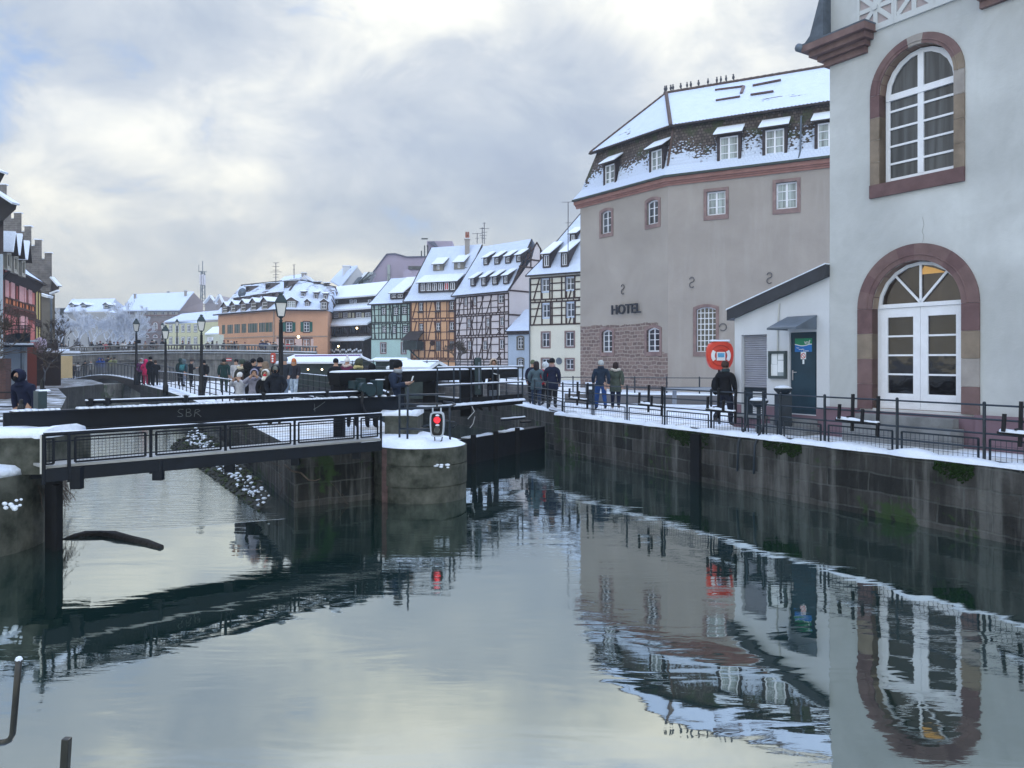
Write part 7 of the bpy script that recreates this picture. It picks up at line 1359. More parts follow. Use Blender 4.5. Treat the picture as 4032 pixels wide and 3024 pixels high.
mb = MB(); snow_strip(mb, [V(1975, 1650, 24.2), V(2065, 1642, 25.2)], .08, .04, .1, .5); mb.build('rod_snow', SNOW, lk)
for P in ([(1858, 1600, 22), (1868, 1620, 22), (1850, 1640, 22), (1842, 1650, 22)], [(1870, 1640, 22.5), (1862, 1670, 22.5), (1850, 1685, 22.5)]): mb = MB(); mb.tube([V(*p) for p in P], .015, 4); mb.build('loose_cable', mat('frayed white rope', (.4, .42, .45), .8, .2), lk)
q0, q1 = V(1316, 1467, 17.9), V(2024, 1448, 26.6); bb = thing('balance_beam', 'massive black balance beam of the lock gate with a line of snow on top', 'balance beam', (q0.x, q0.y, 0)); zb0, zb1 = 1.22, 1.52; A0, A1 = up_(q0, (zb0 + zb1) / 2), up_(q1, (zb0 + zb1) / 2); mb = MB(); mb.beam(A0, A1, .32, zb1 - zb0); mb.build('timber', WOODDK, bb, bevel=.02)
mb = MB(); snow_strip(mb, [up_(q0, zb1), up_(q1, zb1)], .30, .045, .25, .3, seed=6); mb.build('snow', SNOW, bb, smooth=True)
for t in (.02, .28): p = q0.lerp(q1, t); mb = MB(); mb.box(p.x - .12, p.x + .12, p.y - .1, p.y + .1, 0, zb0); mb.build('support_post', WOODDK, bb)
ct = thing('control_column', 'teal control column with rounded top standing on the lock gate', 'control column', up_(atd(1905), 0)); p = atd(1903) - dn * .2; w = 26 / F * p.y; mb = MB(); mb.box(p.x - w / 2, p.x + w / 2, p.y, p.y + .25, H + (YH - 1555) / F * p.y, H + (YH - 1407) / F * p.y); mb.build('body', TEAL, ct, bevel=.03); mb = MB(); a = p + Vector((.04, -.08, 0)); mb.tube([up_(a, H + (YH - 1530) / F * p.y), up_(a, H + (YH - 1425) / F * p.y)], .025, 6); mb.build('pipe', GREYZ, ct)
cb = thing('control_cabinet', 'dark teal cabinet with rounded corners behind the man with the phone', 'cabinet', V(1543, 1450, 23)); a, b = V(1532, 1500, 23), V(1569, 1414, 23); mb = MB(); mb.box(a.x, b.x, 23, 23.3, 0, b.z); mb.build('body', METAL, cb, bevel=.05)
bxs = thing('motor_box', 'small grey motor box with pipes on the lock gate walkway', 'motor box', up_(atd(1972), 0)); p = atd(1972) - dn * .3; mb = MB(); mb.box(p.x - .12, p.x + .12, p.y, p.y + .2, .62, .86); mb.build('body', GREYZ, bxs, bevel=.02); mb = MB(); mb.tube([up_(p + Vector((.2, 0, 0)), .5), up_(p + Vector((.2, 0, 0)), 1.35), up_(p + Vector((.0, 0, 0)), 1.4)], .02, 5); mb.build('pipe', mat('cream conduit', (.48, .5, .5)), bxs)

# ---------------------------------------------------------------- island railings, lamps
RA = [Vector((-6.95, 23.2, 0)), Vector((-20.9, 48.2, 0)), Vector((-27.4, 58.8, 0))]
rlA = railing('long dark railing on the left edge of the island promenade above the stream', RA, h=1.02, n=22, rails=(1.0, .76, .5, .26), rr=.02, post=.028, snow=True)
mb = MB(); snow_strip(mb, [p + Vector((-.25, -.1, 0)) for p in RA], .3, .08, .4, .5); tag(mb.build('snow_bank', SNOW, smooth=True), kind='stuff')
RB = [V(700, 1471 + 30, 47), V(830, 1500, 42)]
railing('low inner railing on the far side of the island promenade', [Vector((-15.0, 52, 0)), Vector((-5.9, 31.5, 0))], h=1.0, n=12, rails=(1.0, .66, .33), rr=.02, snow=True)
railing('short snowy two bar railing closing the island near the group of onlookers', [Vector((-5.7, 31, 0)), Vector((-3.9, 24.3, 0)), Vector((-3.0, 21.4, 0))], h=.78, n=6, rails=(1.0, .5), rr=.022, snow=True, post=.05)
rods('zigzag_barrier', 'low snow topped zigzag steel barrier behind the middle of the girder', 'barrier', [[G(1000, 1590, .6), G(1130, 1590, .6) if False else V(1240, 1543, 20.5), V(1150, 1550, 19.5), V(1240, 1568, 18.5), V(1165, 1560, 19), 'rail'], [V(1240, 1543, 20.5), V(1240, 1600, 20.5), 'post'], [V(1150, 1550, 19.5), V(1150, 1620, 19.5), 'post']], METAL, .03)
railing('railing of the far quay wall in front of the market huts', [Vector((-.6, 33.5, .75)), Vector((-9.0, 46, .75)), Vector((-17.5, 66, .75)), Vector((-23.5, 86, .6))], h=1.0, n=26, rails=(1.0, .7, .4), rr=.022, m=METAL2)
up = thing('retaining_wall', 'grey coursed stone retaining wall under the huts on the far side of the lock', 'wall', (-.5, 34, 0)); mb = MB(); P = [Vector((.6, 33.6, 0)), Vector((-8.6, 46.5, 0)), Vector((-17, 66.5, 0)), Vector((-23, 86.5, 0))]
for a, b in zip(P, P[1:]): mb.solid([up_(a, 0), up_(b, 0), up_(b + Vector((1.2, .5, 0)), 0), up_(a + Vector((1.2, .5, 0)), 0)], [up_(a, .74), up_(b, .74), up_(b + Vector((1.2, .5, 0)), .74), up_(a + Vector((1.2, .5, 0)), .74)])
mb.build('masonry', blocks('grey coursed stone', (.10, .10, .105), (.15, .145, .15), (.19, .19, .19), .6, .22, .02, 0, .2, .01), up); mb = MB(); snow_strip(mb, [up_(p + Vector((.3, .1, 0)), .74) for p in P], .5, .06, .5, .3); mb.build('snow', SNOW, up, smooth=True)
def lamp(h=3.95):
    t = thing('street_lamp', 'black street lamp', 'street lamp', (0, 0, 0)); mb = MB(); mb.lathe([(.15, 0), (.15, .6), (.10, .68), (.085, 1.0), (.062, h - .95), (.07, h - .93)], (0, 0, 0), 10); mb.build('post', BLACK, t, smooth=True)
    hb = h - .74; mb = MB(); mb.lathe([(.05, hb - .2), (.08, hb - .12), (.03, hb - .08), (.14, hb)], (0, 0, 0), 4, k=0); 
    for i in range(4):
        a = math.pi / 4 + i * math.pi / 2; c, s = math.cos(a), math.sin(a); mb.beam((.14 * c, .14 * s, hb), (.235 * c, .235 * s, hb + .42), .02, .02)
    mb.lathe([(.25, hb + .42), (.27, hb + .44), (.19, hb + .56), (.14, hb + .62), (.13, hb + .66)], (0, 0, 0), 4, k=0); mb.lathe([(.06, hb + .66), (.06, hb + .70), (.085, hb + .71), (.085, hb + .73), (.02, hb + .76)], (0, 0, 0), 8, k=0); mb.build('lantern', TEAL, t)
    mb = MB(); mb.lathe([(.13, hb + .01), (.222, hb + .415)], (0, 0, 0), 4, k=0); mb.build('glass', mat('frosted lamp glass', (.62, .62, .60), .35, .08, 2, .5), t); return t
L0_ = lamp(); L0_['label'] = 'tallest looking black street lamp by the crowd on the island'
def putlamp(px, ytop, d, lab, z0=0.0, first=False, rz=.35):
    o = L0_ if first else copy_tree(L0_, label=lab); zt_ = H + (YH - ytop) / F * d; o.location = ((px - CX) / F * d, d, z0); o.rotation_euler = (0, 0, rz); s = (zt_ - z0) / 3.97; o.scale = (s, s, s); o['group'] = 'street lamps along the river'
putlamp(1106, 1151, 24, '', 0, True); L0_['label'] = 'tallest looking black street lamp by the crowd on the island'
putlamp(793, 1238, 38, 'second black street lamp standing outside the island railing by the man in black', -.1); putlamp(652, 1280, 43.5, 'third black street lamp over the left end of the island railing', -.2); putlamp(537, 1254, 57, 'black street lamp with a small sign at the end of the arched footbridge', 0)
putlamp(270, 1328, 90, 'far lamp on the left end of the balustraded bridge', 2.5); putlamp(639, 1270, 92, 'far lamp on the bridge left of the yellow house', 2.5); putlamp(697, 1256, 92, 'far lamp on the bridge before the yellow house front', 2.5)
mb = MB(); a = V(541, 1341, 56.8); mb.box(a.x - .05, a.x + .22, 56.8, 56.9, a.z - .2, a.z + .05); tag(mb.build('small_sign', METAL), 'small dark sign fixed to the lamp at the arched footbridge', 'sign')

# ---------------------------------------------------------------- arched footbridge
FA, FB = Vector((-43.6, 77, .0)), Vector((-30.3, 63, .0)); fbt = thing('arched_footbridge', 'slender arched steel footbridge with glassy railings crowded with walkers', 'footbridge', FA); N = 22
fz = lambda t: -.06 + .50 * math.sin(math.pi * (t * .92 + .04)) + .05 * t; fd = (FB - FA).normalized(); fn = Vector((fd.y, -fd.x, 0)); mb = MB(); P = [FA.lerp(FB, i / N) for i in range(N + 1)]
for i in range(N):
    a, b = P[i], P[i + 1]; za, zb = fz(i / N), fz((i + 1) / N); la, lb_ = [-.28 - .75 * (abs(2 * t - 1) ** 1.6) for t in (i / N, (i + 1) / N)]
    mb.solid([up_(a, za), up_(a, za + la), up_(a - fn * 2.6, za + la), up_(a - fn * 2.6, za)], [up_(b, zb), up_(b, zb + lb_), up_(b - fn * 2.6, zb + lb_), up_(b - fn * 2.6, zb)])
mb.build('arch_deck', mat('dark brown steel', (.035, .035, .042), .5, .3), fbt); mb = MB(); snow_strip(mb, [up_(P[i] - fn * .1, fz(i / N)) for i in range(N + 1)], .35, .09, .4, .4); mb.build('snow', SNOW, fbt, smooth=True)
for s in (0, 2.5):
    for i in range(0, N + 1, 1): mb = MB(); a = P[i] - fn * s; mb.beam(up_(a, fz(i / N)), up_(a, fz(i / N) + 1.1), .05, .05); mb.build('post', METAL2, fbt)
    mb = MB(); mb.tube([up_(P[i] - fn * s, fz(i / N) + 1.12) for i in range(N + 1)], .05, 6); mb.build('handrail', METAL2, fbt)
m_, n_t, b_t = base('thin wire infill', .4); tb_ = n_t.nodes.new('ShaderNodeBsdfTransparent'); mx = n_t.nodes.new('ShaderNodeMixShader'); mx.inputs[0].default_value = .45; n_t.links.new(tb_.outputs[0], mx.inputs[1]); b_t.inputs['Base Color'].default_value = (.30, .33, .36, 1); n_t.links.new(b_t.outputs[0], mx.inputs[2]); n_t.links.new(mx.outputs[0], n_t.nodes['Material Output'].inputs[0])
mb = MB()
for i in range(N): mb.poly([up_(P[i], fz(i / N) + .1), up_(P[i + 1], fz((i + 1) / N) + .1), up_(P[i + 1], fz((i + 1) / N) + 1.05), up_(P[i], fz(i / N) + 1.05)])
mb.build('infill_panel', m_, fbt, fix=False)
sm = thing('bridge_pillar', 'pale stone abutment pillar under the left end of the arched footbridge', 'abutment', V(385, 1500, 61)); a, b = V(358, 1600, 61), V(410, 1516, 61); mb = MB(); mb.solid([(a.x, 61, -3), (b.x + .2, 61, -3), (b.x - 1, 66, -3), (a.x - 4, 66, -3)], [(a.x, 61, b.z), (b.x, 61, b.z), (b.x - 1, 66, b.z), (a.x - 4, 66, b.z)]); mb.build('masonry', blocks('pale mossy abutment', (.12, .12, .11), (.18, .17, .15), (.2, .2, .19), .6, .3, .02, .6, .3, .02), sm)

# ---------------------------------------------------------------- balustraded stone bridge
SBm = blocks('grey bridge stone', (.15, .15, .155), (.21, .205, .20), (.25, .25, .25), 1.2, .5, .02, 0, .35, .015); bg_ = thing('stone_bridge', 'long grey stone bridge with balustrade and snowy ledge crossed by a crowd', 'bridge', (-40, 90, 0)); N = 30
X0, X1 = V(232, 1400, 90).x, V(1248, 1400, 90).x; hz_ = lambda t: 2.13 + .34 * math.sin(math.pi * min(1, max(0, t * .85))) 
def bp(t, n=0): return Vector((X0 + (X1 - X0) * t, 90 - 2.5 * math.sin(math.pi * t) - n, 0))
def strip(z0, z1, n0, n1, k=0, t0=0, t1=1):
    for i in range(N):
        a, b = t0 + (t1 - t0) * i / N, t0 + (t1 - t0) * (i + 1) / N; mb.solid([up_(bp(a, n0), hz_(a) + z0), up_(bp(a, n1), hz_(a) + z0), up_(bp(a, n1), hz_(a) + z1), up_(bp(a, n0), hz_(a) + z1)], [up_(bp(b, n0), hz_(b) + z0), up_(bp(b, n1), hz_(b) + z0), up_(bp(b, n1), hz_(b) + z1), up_(bp(b, n0), hz_(b) + z1)], k, cap=i in (0, N - 1))
mb = MB(); strip(-.05, .36, -.2, .2); strip(-.55, -.05, -12, .2); 
for i in range(N): a, b = i / N, (i + 1) / N; mb.poly([up_(bp(a), -3), up_(bp(b), -3), up_(bp(b), hz_(b) - .55), up_(bp(a), hz_(a) - .55)])
mb.build('masonry', SBm, bg_, fix=False); mb = MB(); strip(.36, .48, -.21, .45); mb.build('cornice', SBm, bg_); mb = MB(); strip(.481, .57, .22, .44); strip(.20, .27, .2, .34); mb.build('ledge_snow', SNOW, bg_); mb = MB(); strip(.481, .60, -.2, .2); strip(1.04, 1.18, -.2, .22); mb.build('balustrade_rail', SBm, bg_)
mb = MB(); strip(1.181, 1.21, -.18, .2); mb.build('rail_snow', SNOW, bg_); mb = MB(); nb_ = 92
for i in range(nb_):
    t = (i + .5) / nb_; p = bp(t); z = hz_(t)
    if i % 9 == 4: mb.box(p.x - .28, p.x + .28, p.y - .25, p.y + .2, z + .59, z + 1.05)
    else: mb.lathe([(.08, z + .59), (.13, z + .72), (.06, z + .93), (.08, z + 1.05)], up_(p, 0), 6)
mb.build('balustrade', SBm, bg_)
mb = MB(); strip(-.05, .0, -11.5, -.21); mb.build('bridge_roadway', SLUSH, bg_)
sgn = thing('no_entry_sign', 'small red and white barred sign on the bridge wall above the crowd', 'sign', V(901, 1416, 86)); a, b = V(891, 1422, 86), V(911, 1410, 86); mb = MB(); mb.box(a.x, b.x, 86, 86.1, a.z, b.z, 0); c = (a.z + b.z) / 2; mb.box(a.x, b.x, 85.98, 85.999, c - .05, c + .06, 1); mb.build('board', [RED, PAPER], sgn)
kk_ = thing('kiosk_sign', 'tall red life ring cabinet with white marks beside the tall lamp', 'cabinet', V(1074, 1440, 40)); a, b = V(1064, 1430, 40), V(1083, 1390, 40); mb = MB(); mb.box(a.x, b.x, 40, 40.2, a.z, b.z); mb.build('body', mat('weathered red', (.42, .07, .05), .5, .2), kk_, bevel=.06); mb = MB()
for z in (.2, .45, .7): mb.tube([((a.x + b.x) / 2, 39.99, a.z + (b.z - a.z) * z), ((a.x + b.x) / 2, 39.97, a.z + (b.z - a.z) * z)], .05, 8)
mb.build('white_mark', PAPER, kk_); mb = MB(); mb.tube([((a.x + b.x) / 2, 40.1, 0), ((a.x + b.x) / 2, 40.1, a.z)], .04, 6); mb.build('post', METAL, kk_)

# ---------------------------------------------------------------- market huts
def hut(lab, px0, px1, yr, ye, d, rl, rr_, dep=3.5, gx=None):
    o = thing('market_hut', lab, 'market hut', V((px0 + px1) / 2, 1420, d)); a, b = V(px0, ye, d), V(px1, ye, d); mb = MB(); zb = -.1 if d < 50 else 0; mb.box(a.x + .3, b.x - .3, d + .3, d + dep, zb, a.z); mb.build('wall', mat('dark green boards', (.035, .05, .05), .8, .3), o); r0, r1 = V(rl, yr, d + dep / 2), V(rr_, yr, d + dep / 2); mb = MB(); mb.solid([a, b, r1, r0], [p + Vector((0, 0, .12)) for p in (a, b, r1, r0)]); bk0, bk1 = a + Vector((0, dep, 0)), b + Vector((0, dep, 0)); mb.solid([r0, r1, bk1, bk0], [p + Vector((0, 0, .12)) for p in (r0, r1, bk1, bk0)]); mb.build('roof', SNOW, o)
    if gx: 
        g = [V(*p, d - .05) for p in gx]; mb = MB(); mb.solid(g, [p + Vector((0, .1, 0)) for p in g]); mb.build('gable', MATS['dark green boards'], o); mb = MB()
        for p, q in zip(g, g[1:2] + g[2:3]): mb.beam(p, q, .4, .12) 
        mb.build('gable_snow', SNOW, o)
    return o
hut('long market hut with a wide snow roof and lilac garland behind the tall lamp', 1085, 1405, 1402, 1432, 52, 1161, 1425, gx=[(1388, 1432), (1423, 1404), (1466, 1424), (1460, 1440)])
hut('low hut with a flat snow roof between the two gabled market huts', 1458, 1605, 1415, 1424, 50, 1478, 1602, 2)
hut('market hut with snow roof and dark gable right of the phone user', 1520, 1690, 1427, 1454, 38, 1592, 1728, gx=[(1688, 1455), (1730, 1427), (1775, 1452), (1770, 1462)])
mb = MB(); mb.tube([V(1161, 1401, 51.9), V(1420, 1399, 51.9)], .05, 5); tag(mb.build('light_garland', mat('violet garland', (.18, .08, .25), .6, .4, 8)), 'violet light garland along the ridge of the long market hut', 'garland')
for x, y, lab in ((1213, 1454, 'left warm bulb under the eaves of the long market hut'), (1268, 1455, 'right warm bulb under the eaves of the long market hut')): bulb(V(x, y, 51.5), .06, lab)
# ---------------------------------------------------------------- near bracket and post, floating branch
mb = MB(); mb.tube([V(74, 2598, 4.0), V(62, 2750, 4.0), V(50, 2890, 4.0), V(40, 2912, 4.0), V(22, 2922, 4.02), V(-60, 2935, 4.05)], [.016] * 6, 8); br_ = thing('bent_steel_bar', 'bent black steel bar reaching into view at the lower left corner', 'steel bar', V(60, 2900, 4)); mb.build('bar', mat('wet black steel', (.012, .013, .012), .3, .6, 20, .5), br_, smooth=True); mb = MB(); p = V(74, 2597, 4); mb.ball(p, .018, n=6); mb.build('snow', SNOW, br_)
mb = MB(); a = V(240, 3300, 3.2); b = V(263, 2906, 3.2); mb.beam(a, b, .032, .03, up=(0, 1, 0)); o = mb.build('steel_post_tip', MATS['wet black steel'], bevel=.004); tag(o, 'slanted tip of a black steel post rising from the bottom picture edge', 'steel post')
lg = thing('driftwood_log', 'curved dark driftwood log floating beside the left pier', 'log', G(430, 2120, WL)); rz_ = lambda x, y, z: G(x, y, WL + z - .02); pts_ = [rz_(240, 2128, .01), rz_(285, 2114, .03), rz_(340, 2102, .05), rz_(400, 2098, .06), rz_(450, 2108, .05), rz_(510, 2124, .03), rz_(570, 2138, .02), rz_(632, 2160, .01)]
mb = MB(); mb.tube(pts_, [.022, .04, .052, .062, .066, .07, .078, .066], 9); 
for i, v in enumerate(mb.v): mb.v[i] = v + Vector((noise.noise(v * 9), noise.noise(v * 9 + Vector((5, 0, 0))), noise.noise(v * 9 + Vector((0, 7, 0))))) * .03
mb.build('trunk', mat('wet bark', (.012, .011, .011), .6, .6, 18, .3, bmp=.03), lg, smooth=True)
# ---------------------------------------------------------------- people
SKIN = mat('skin', (.42, .26, .19), .6, .1, 8, .3)
def body_mesh(name, pose, lvl=1, fingers=True):
    J, E, Rr_ = [], [], []
    def j(p, r, par=None, k=0): J.append(Vector(p)); Rr_.append(r if isinstance(r, tuple) else (r, r)); (E.append((par, len(J) - 1, k)) if par is not None else None); return len(J) - 1
    lean = pose.get('lean', 0); tw = lambda x, y, z: (x, y - lean * max(0, z - .95), z)
    pv = j((0, 0, .95), (.17, .13)); b = j(tw(0, 0, 1.12), (.165, .125), pv, 0); c = j(tw(0, .01, 1.30), (.20, .15), b, 0); u = j(tw(0, .01, 1.41), (.15, .105), c, 0); n = j(tw(0, -.005, 1.49), (.062, .062), u, 0)
    nod = pose.get('nod', 0); hd = lambda y, z: tw(0, y - nod * (z - 1.5), z)
    h0 = j(hd(-.02, 1.57), (.07, .08), n, 1); h1 = j(hd(-.015, 1.65), (.082, .10), h0, 1); h2 = j(hd(0, 1.73), (.055, .065), h1, 1)
    if lvl > 1: j(hd(-.115, 1.615), .014, h0, 1)
    for s in (-1, 1):
        ft = pose.get('foot', (0, 0))[s > 0]; kn = pose.get('knee', (0, 0))[s > 0]; lift = pose.get('lift', (0, 0))[s > 0]
        hp = j((s * .10, 0, .88), .125, pv, 2); k = j((s * .11, -.02 + ft * .45 + kn, .50 + lift * .4), .088, hp, 2); a = j((s * .11, .02 + ft, .11 + lift), .062, k, 2); j((s * .125, -.10 + ft, .05 + lift * .8), .042, a, 3); j((s * .13, -.17 + ft, .04 + lift * .6), .03, len(J) - 1, 3)
        A = pose['arm' if s < 0 or 'arm2' not in pose else 'arm2']; sh = j(tw(s * .20, .01, 1.395), .098, u, 0); el = j(tw(s * A[0][0], A[0][1], A[0][2]), .078, sh, 0); w = j(tw(s * A[1][0], A[1][1], A[1][2]), .052, el, 0)
        d = (J[w] - J[el]).normalized(); p = j(J[w] + d * .07, (.038, .02), w, 0 if 'hide' in pose else 1)
        if fingers and 'hide' not in pose:
            sx = Vector((1, 0, 0)) if abs(d.x) < .8 else Vector((0, 0, 1)); sx = (sx - d * sx.dot(d)).normalized(); cur = sx.cross(d) * (.5 if s < 0 else -.5)
            for q, L in enumerate((.06, .07, .065, .05)): f0 = J[p] + sx * ((q - 1.5) * .021) + d * .03; a1 = j(f0, .0095, p, 1); a2 = j(f0 + (d + cur * .3).normalized() * L * .55, .009, a1, 1); j(J[a2] + (d + cur).normalized() * L * .5, .007, a2, 1)
            t1 = j(J[w] + d * .035 - sx * .045 * s, .012, w, 1); j(J[t1] + (d - sx * s * .6).normalized() * .045, .009, t1, 1)
    me = bpy.data.meshes.new('sk'); me.from_pydata(J, [(a, b) for a, b, _ in E], []); o = bpy.data.objects.new('sk', me); scene.collection.objects.link(o); sk = o.modifiers.new('s', 'SKIN')
    if not me.skin_vertices:
        bm = bmesh.new(); bm.from_mesh(me); bm.verts.layers.skin.verify(); bm.to_mesh(me); bm.free()
    for i, v in enumerate(me.skin_vertices[0].data): v.radius = Rr_[i]; v.use_root = i == 0
    sb = o.modifiers.new('u', 'SUBSURF'); sb.levels = sb.render_levels = lvl
    dg = bpy.context.evaluated_depsgraph_get(); dg.update(); m = bpy.data.meshes.new_from_object(o.evaluated_get(dg)); bpy.data.objects.remove(o); m.name = name; seg = [(J[a], J[b], k) for a, b, k in E]
    m.materials.clear()
    for _ in range(4): m.materials.append(SKIN)
    for f in m.polygons:
        c = f.center; best = 9
        for a, b, k in seg:
            ab = b - a; t = min(1, max(0, (c - a).dot(ab) / ab.length_squared)); dd = (c - a - ab * t).length
            if dd < best: best, f.material_index = dd, k
        if .86 < c.z < 1.02 and f.material_index == 2: f.material_index = 0
    m.shade_smooth(); return m
POSES = {
 'stand': dict(arm=((.26, .03, 1.14), (.25, -.06, .92))),
 'pocket': dict(hide=1, arm=((.29, .06, 1.15), (.20, -.10, .98))),
 'walk': dict(arm=((.26, .12, 1.16), (.25, .10, .92)), arm2=((.26, -.08, 1.15), (.23, -.22, .98)), foot=(.24, -.24), knee=(-.06, -.02), lift=(.06, 0)),
 'stride': dict(arm=((.27, .02, 1.15), (.24, -.10, .95)), arm2=((.29, -.05, 1.17), (.30, -.20, 1.05)), foot=(-.10, .34), knee=(-.02, -.16), lift=(0, .16)),
 'phone': dict(arm=((.24, -.04, 1.14), (.13, -.30, 1.22)), nod=.35),
 'lean': dict(arm=((.27, -.12, 1.20), (.14, -.32, 1.13)), lean=.22, nod=.2),
 'raise': dict(arm=((.30, -.14, 1.35), (.12, -.26, 1.52)), nod=0),
 'forward': dict(arm=((.27, -.02, 1.14), (.24, -.10, .95)), lean=.30, nod=.1)}
BM = {}
def hexmat(c):
    n = 'cloth %.3f %.3f %.3f' % c; return mat(n, c, .85, .3, 9, .15, bmp=.01)
def person(label, px, d, top, face, pose, coat, legs=(.02, .025, .04), ex=(), group='visitors around the lock', lvl=2, z0=0.0, shoes=(.015, .013, .012), far=False, x=None, tilt=0):
    z = H + (YH - top) / F * d; h = (z - z0); s = h / 1.78
    o = thing('person', label, 'person', (0, 0, 0), group=group); key = (pose, lvl, far)
    if key not in BM: BM[key] = body_mesh('body', POSES[pose], lvl, not far)
    b = bpy.data.objects.new('body', BM[key]); scene.collection.objects.link(b); b.parent = o
    for i, m in enumerate((hexmat(coat), SKIN, hexmat(legs), hexmat(shoes))): b.material_slots[i].link = 'OBJECT'; b.material_slots[i].material = m
    P = POSES[pose]; L = P.get('lean', 0); hy = -.015 - L * .70 - P.get('nod', 0) * .15; q = 8 if far else 12
    for e in ex:
        k, col = e[0], hexmat(e[1]) if len(e) > 1 else None; mb = MB(); nm = k
        if k == 'beanie': mb.lathe([(.096, 1.63), (.104, 1.66), (.105, 1.70), (.098, 1.74), (.07, 1.785), (.02, 1.81)], (0, hy + .01, 0), q, sy=1.12); nm = 'hat'
        elif k == 'pompom': mb.lathe([(.108, 1.65), (.11, 1.69), (.098, 1.74), (.07, 1.785), (.02, 1.81)], (0, hy + .01, 0), q, sy=1.12); mb.ball((0, hy, 1.84), .055, n=7); nm = 'hat'
        elif k == 'hair': mb.lathe([(.085, 1.60), (.103, 1.65), (.105, 1.70), (.085, 1.75), (.04, 1.785), (.005, 1.79)], (0, hy + .025, 0), q, sy=1.05)
        elif k == 'longhair': mb.lathe([(.07, 1.38), (.115, 1.45), (.115, 1.62), (.112, 1.70), (.085, 1.765), (.04, 1.79), (.005, 1.795)], (0, hy + .035, 0), q, sy=.95); nm = 'hair'
        elif k == 'hood':
            for i in range(9):
                a0, a1 = R(-50 + i * 31), R(-50 + (i + 1) * 31)
            prof = [(0, -.085, .0), (0, .0, .0)]
            rings = []; c = Vector((0, hy, 1.655))
            for yy, rr__ in ((-.095, .098), (-.05, .128), (.02, .137), (.09, .115), (.135, .06)): rings.append([c + Vector((rr__ * math.sin(t), yy, rr__ * 1.12 * math.cos(t) - .005)) for t in [2 * math.pi * i / q for i in range(q)]])
            for A, B in zip(rings, rings[1:]): mb.solid(A, B, cap=False)
            mb.poly(rings[-1]); mb.lathe([(.12, 1.42), (.135, 1.47), (.10, 1.55)], (0, hy * .7, 0), q)
        elif k == 'fur': c = Vector((0, hy * .8 + .03, 1.50)); mb.tube([c + Vector((.145 * math.cos(t), .11 * math.sin(t), .02 * math.sin(t * 3))) for t in [2 * math.pi * i / 14 for i in range(15)]], [.045 + .012 * (i % 2) for i in range(15)], 6); nm = 'fur_collar'
        elif k == 'scarf': mb.lathe([(.09, 1.47), (.115, 1.50), (.11, 1.55), (.085, 1.575)], (0, hy * .8, 0), q)
        elif k == 'mask': mb.ball((0, hy - .075, 1.595), .055, n=8, sc=(1.1, .6, .9)); nm = 'face_mask'
        elif k == 'skirt': mb.lathe([(.235, .68), (.225, .85), (.195, 1.0), (.18, 1.14)], (0, .01 - L * .1, 0), q, sy=.78); nm = 'coat_skirt'
        elif k == 'pack': mb.solid([(-.15, .12, 1.05), (.15, .12, 1.05), (.16, .12, 1.42), (-.16, .12, 1.42)], [(-.12, .29, 1.08), (.12, .29, 1.08), (.11, .25, 1.40), (-.11, .25, 1.40)]); mb.tube([(-.12, .12, 1.42), (-.13, 0, 1.47), (-.13, -.14, 1.34), (-.15, -.05, 1.12)], .018, 5); mb.tube([(.12, .12, 1.42), (.13, 0, 1.47), (.13, -.14, 1.34), (.15, -.05, 1.12)], .018, 5); nm = 'backpack'
        elif k == 'shoulderbag': mb.ball((.24, .08, 1.10), .19, n=10, sc=(.6, .8, 1.35)); nm = 'shoulder_bag'
        elif k == 'phone': mb.beam((.0, -.41, 1.28), (.0, -.45, 1.40), .075, .012)
        elif k == 'face':
            for sx in (-.032, .032): mb.ball((sx, hy - .088, 1.66), .011, n=6)
            mb.box(-.022, .022, hy - .094, hy - .085, 1.585, 1.592)
        sm_ = k not in ('phone',); c_ = mb.build(nm, PAPER if k == 'phone' else col or hexmat((.02, .015, .012)), o, smooth=sm_)
    o.location = ((px - CX) / F * d if x is None else x, d, z0); o.rotation_euler = (R(tilt), 0, R(face)); o.scale = (s, s, s * .985); return o
NV, BK, GY, GB, RD_, OL = (.010, .014, .035), (.008, .009, .012), (.12, .13, .15), (.07, .11, .14), (.30, .015, .03), (.05, .055, .035)
JN = (.03, .06, .13)
# facing: 0 looks at the camera, 180 away
person('person in a navy hooded jacket and face covering leaning over the left girder end', 112, 15.0, 1449, -15, 'forward', NV, (.01, .03, .10), [('hood', NV), ('mask', BK), ('face',)])
person('person in navy coat, backpack and black beanie looking at a phone in both hands', 1558, 19.3, 1416, 78, 'phone', (.018, .028, .055), BK, [('beanie', BK), ('hair', BK), ('pack', (.01, .012, .014)), ('scarf', (.25, .28, .32)), ('phone',), ('face',)])
person('person in grey green coat and black knitted hat seen from behind at the gearbox', 1462, 20.4, 1430, 170, 'phone', (.035, .045, .05), BK, [('beanie', BK), ('fur', (.05, .06, .06))])
person('person in black hood seen from behind left of the gearbox', 1388, 20.6, 1449, 185, 'pocket', BK, BK, [('hood', BK), ('skirt', BK)])
person('person in olive coat with a pale yellow trimmed hood beyond the black balance beam', 1413, 27, 1409, 120, 'pocket', OL, BK, [('hood', OL), ('fur', (.45, .38, .18))])
person('person in black jacket with a white chest emblem and dark hat by the long hut', 1322, 31, 1410, 175, 'stand', BK, BK, [('beanie', BK)])
person('person with a white pompom hat and pale fur hood on a plum jacket', 1365, 31, 1408, 170, 'phone', (.10, .02, .05), BK, [('pompom', (.6, .6, .6)), ('fur', (.50, .42, .38))])
person('person in black open jacket and grey beanie walking beside an orange hatted companion', 1123, 36, 1406, 0, 'walk', (.02, .025, .035), (.12, .16, .22), [('beanie', (.10, .11, .13)), ('face',)])
person('person with an orange knitted hat, dark jacket and light jeans', 1157, 37.5, 1410, 5, 'walk', (.02, .02, .028), (.35, .42, .50), [('beanie', (.50, .16, .06)), ('longhair', (.40, .20, .10)), ('face',)])
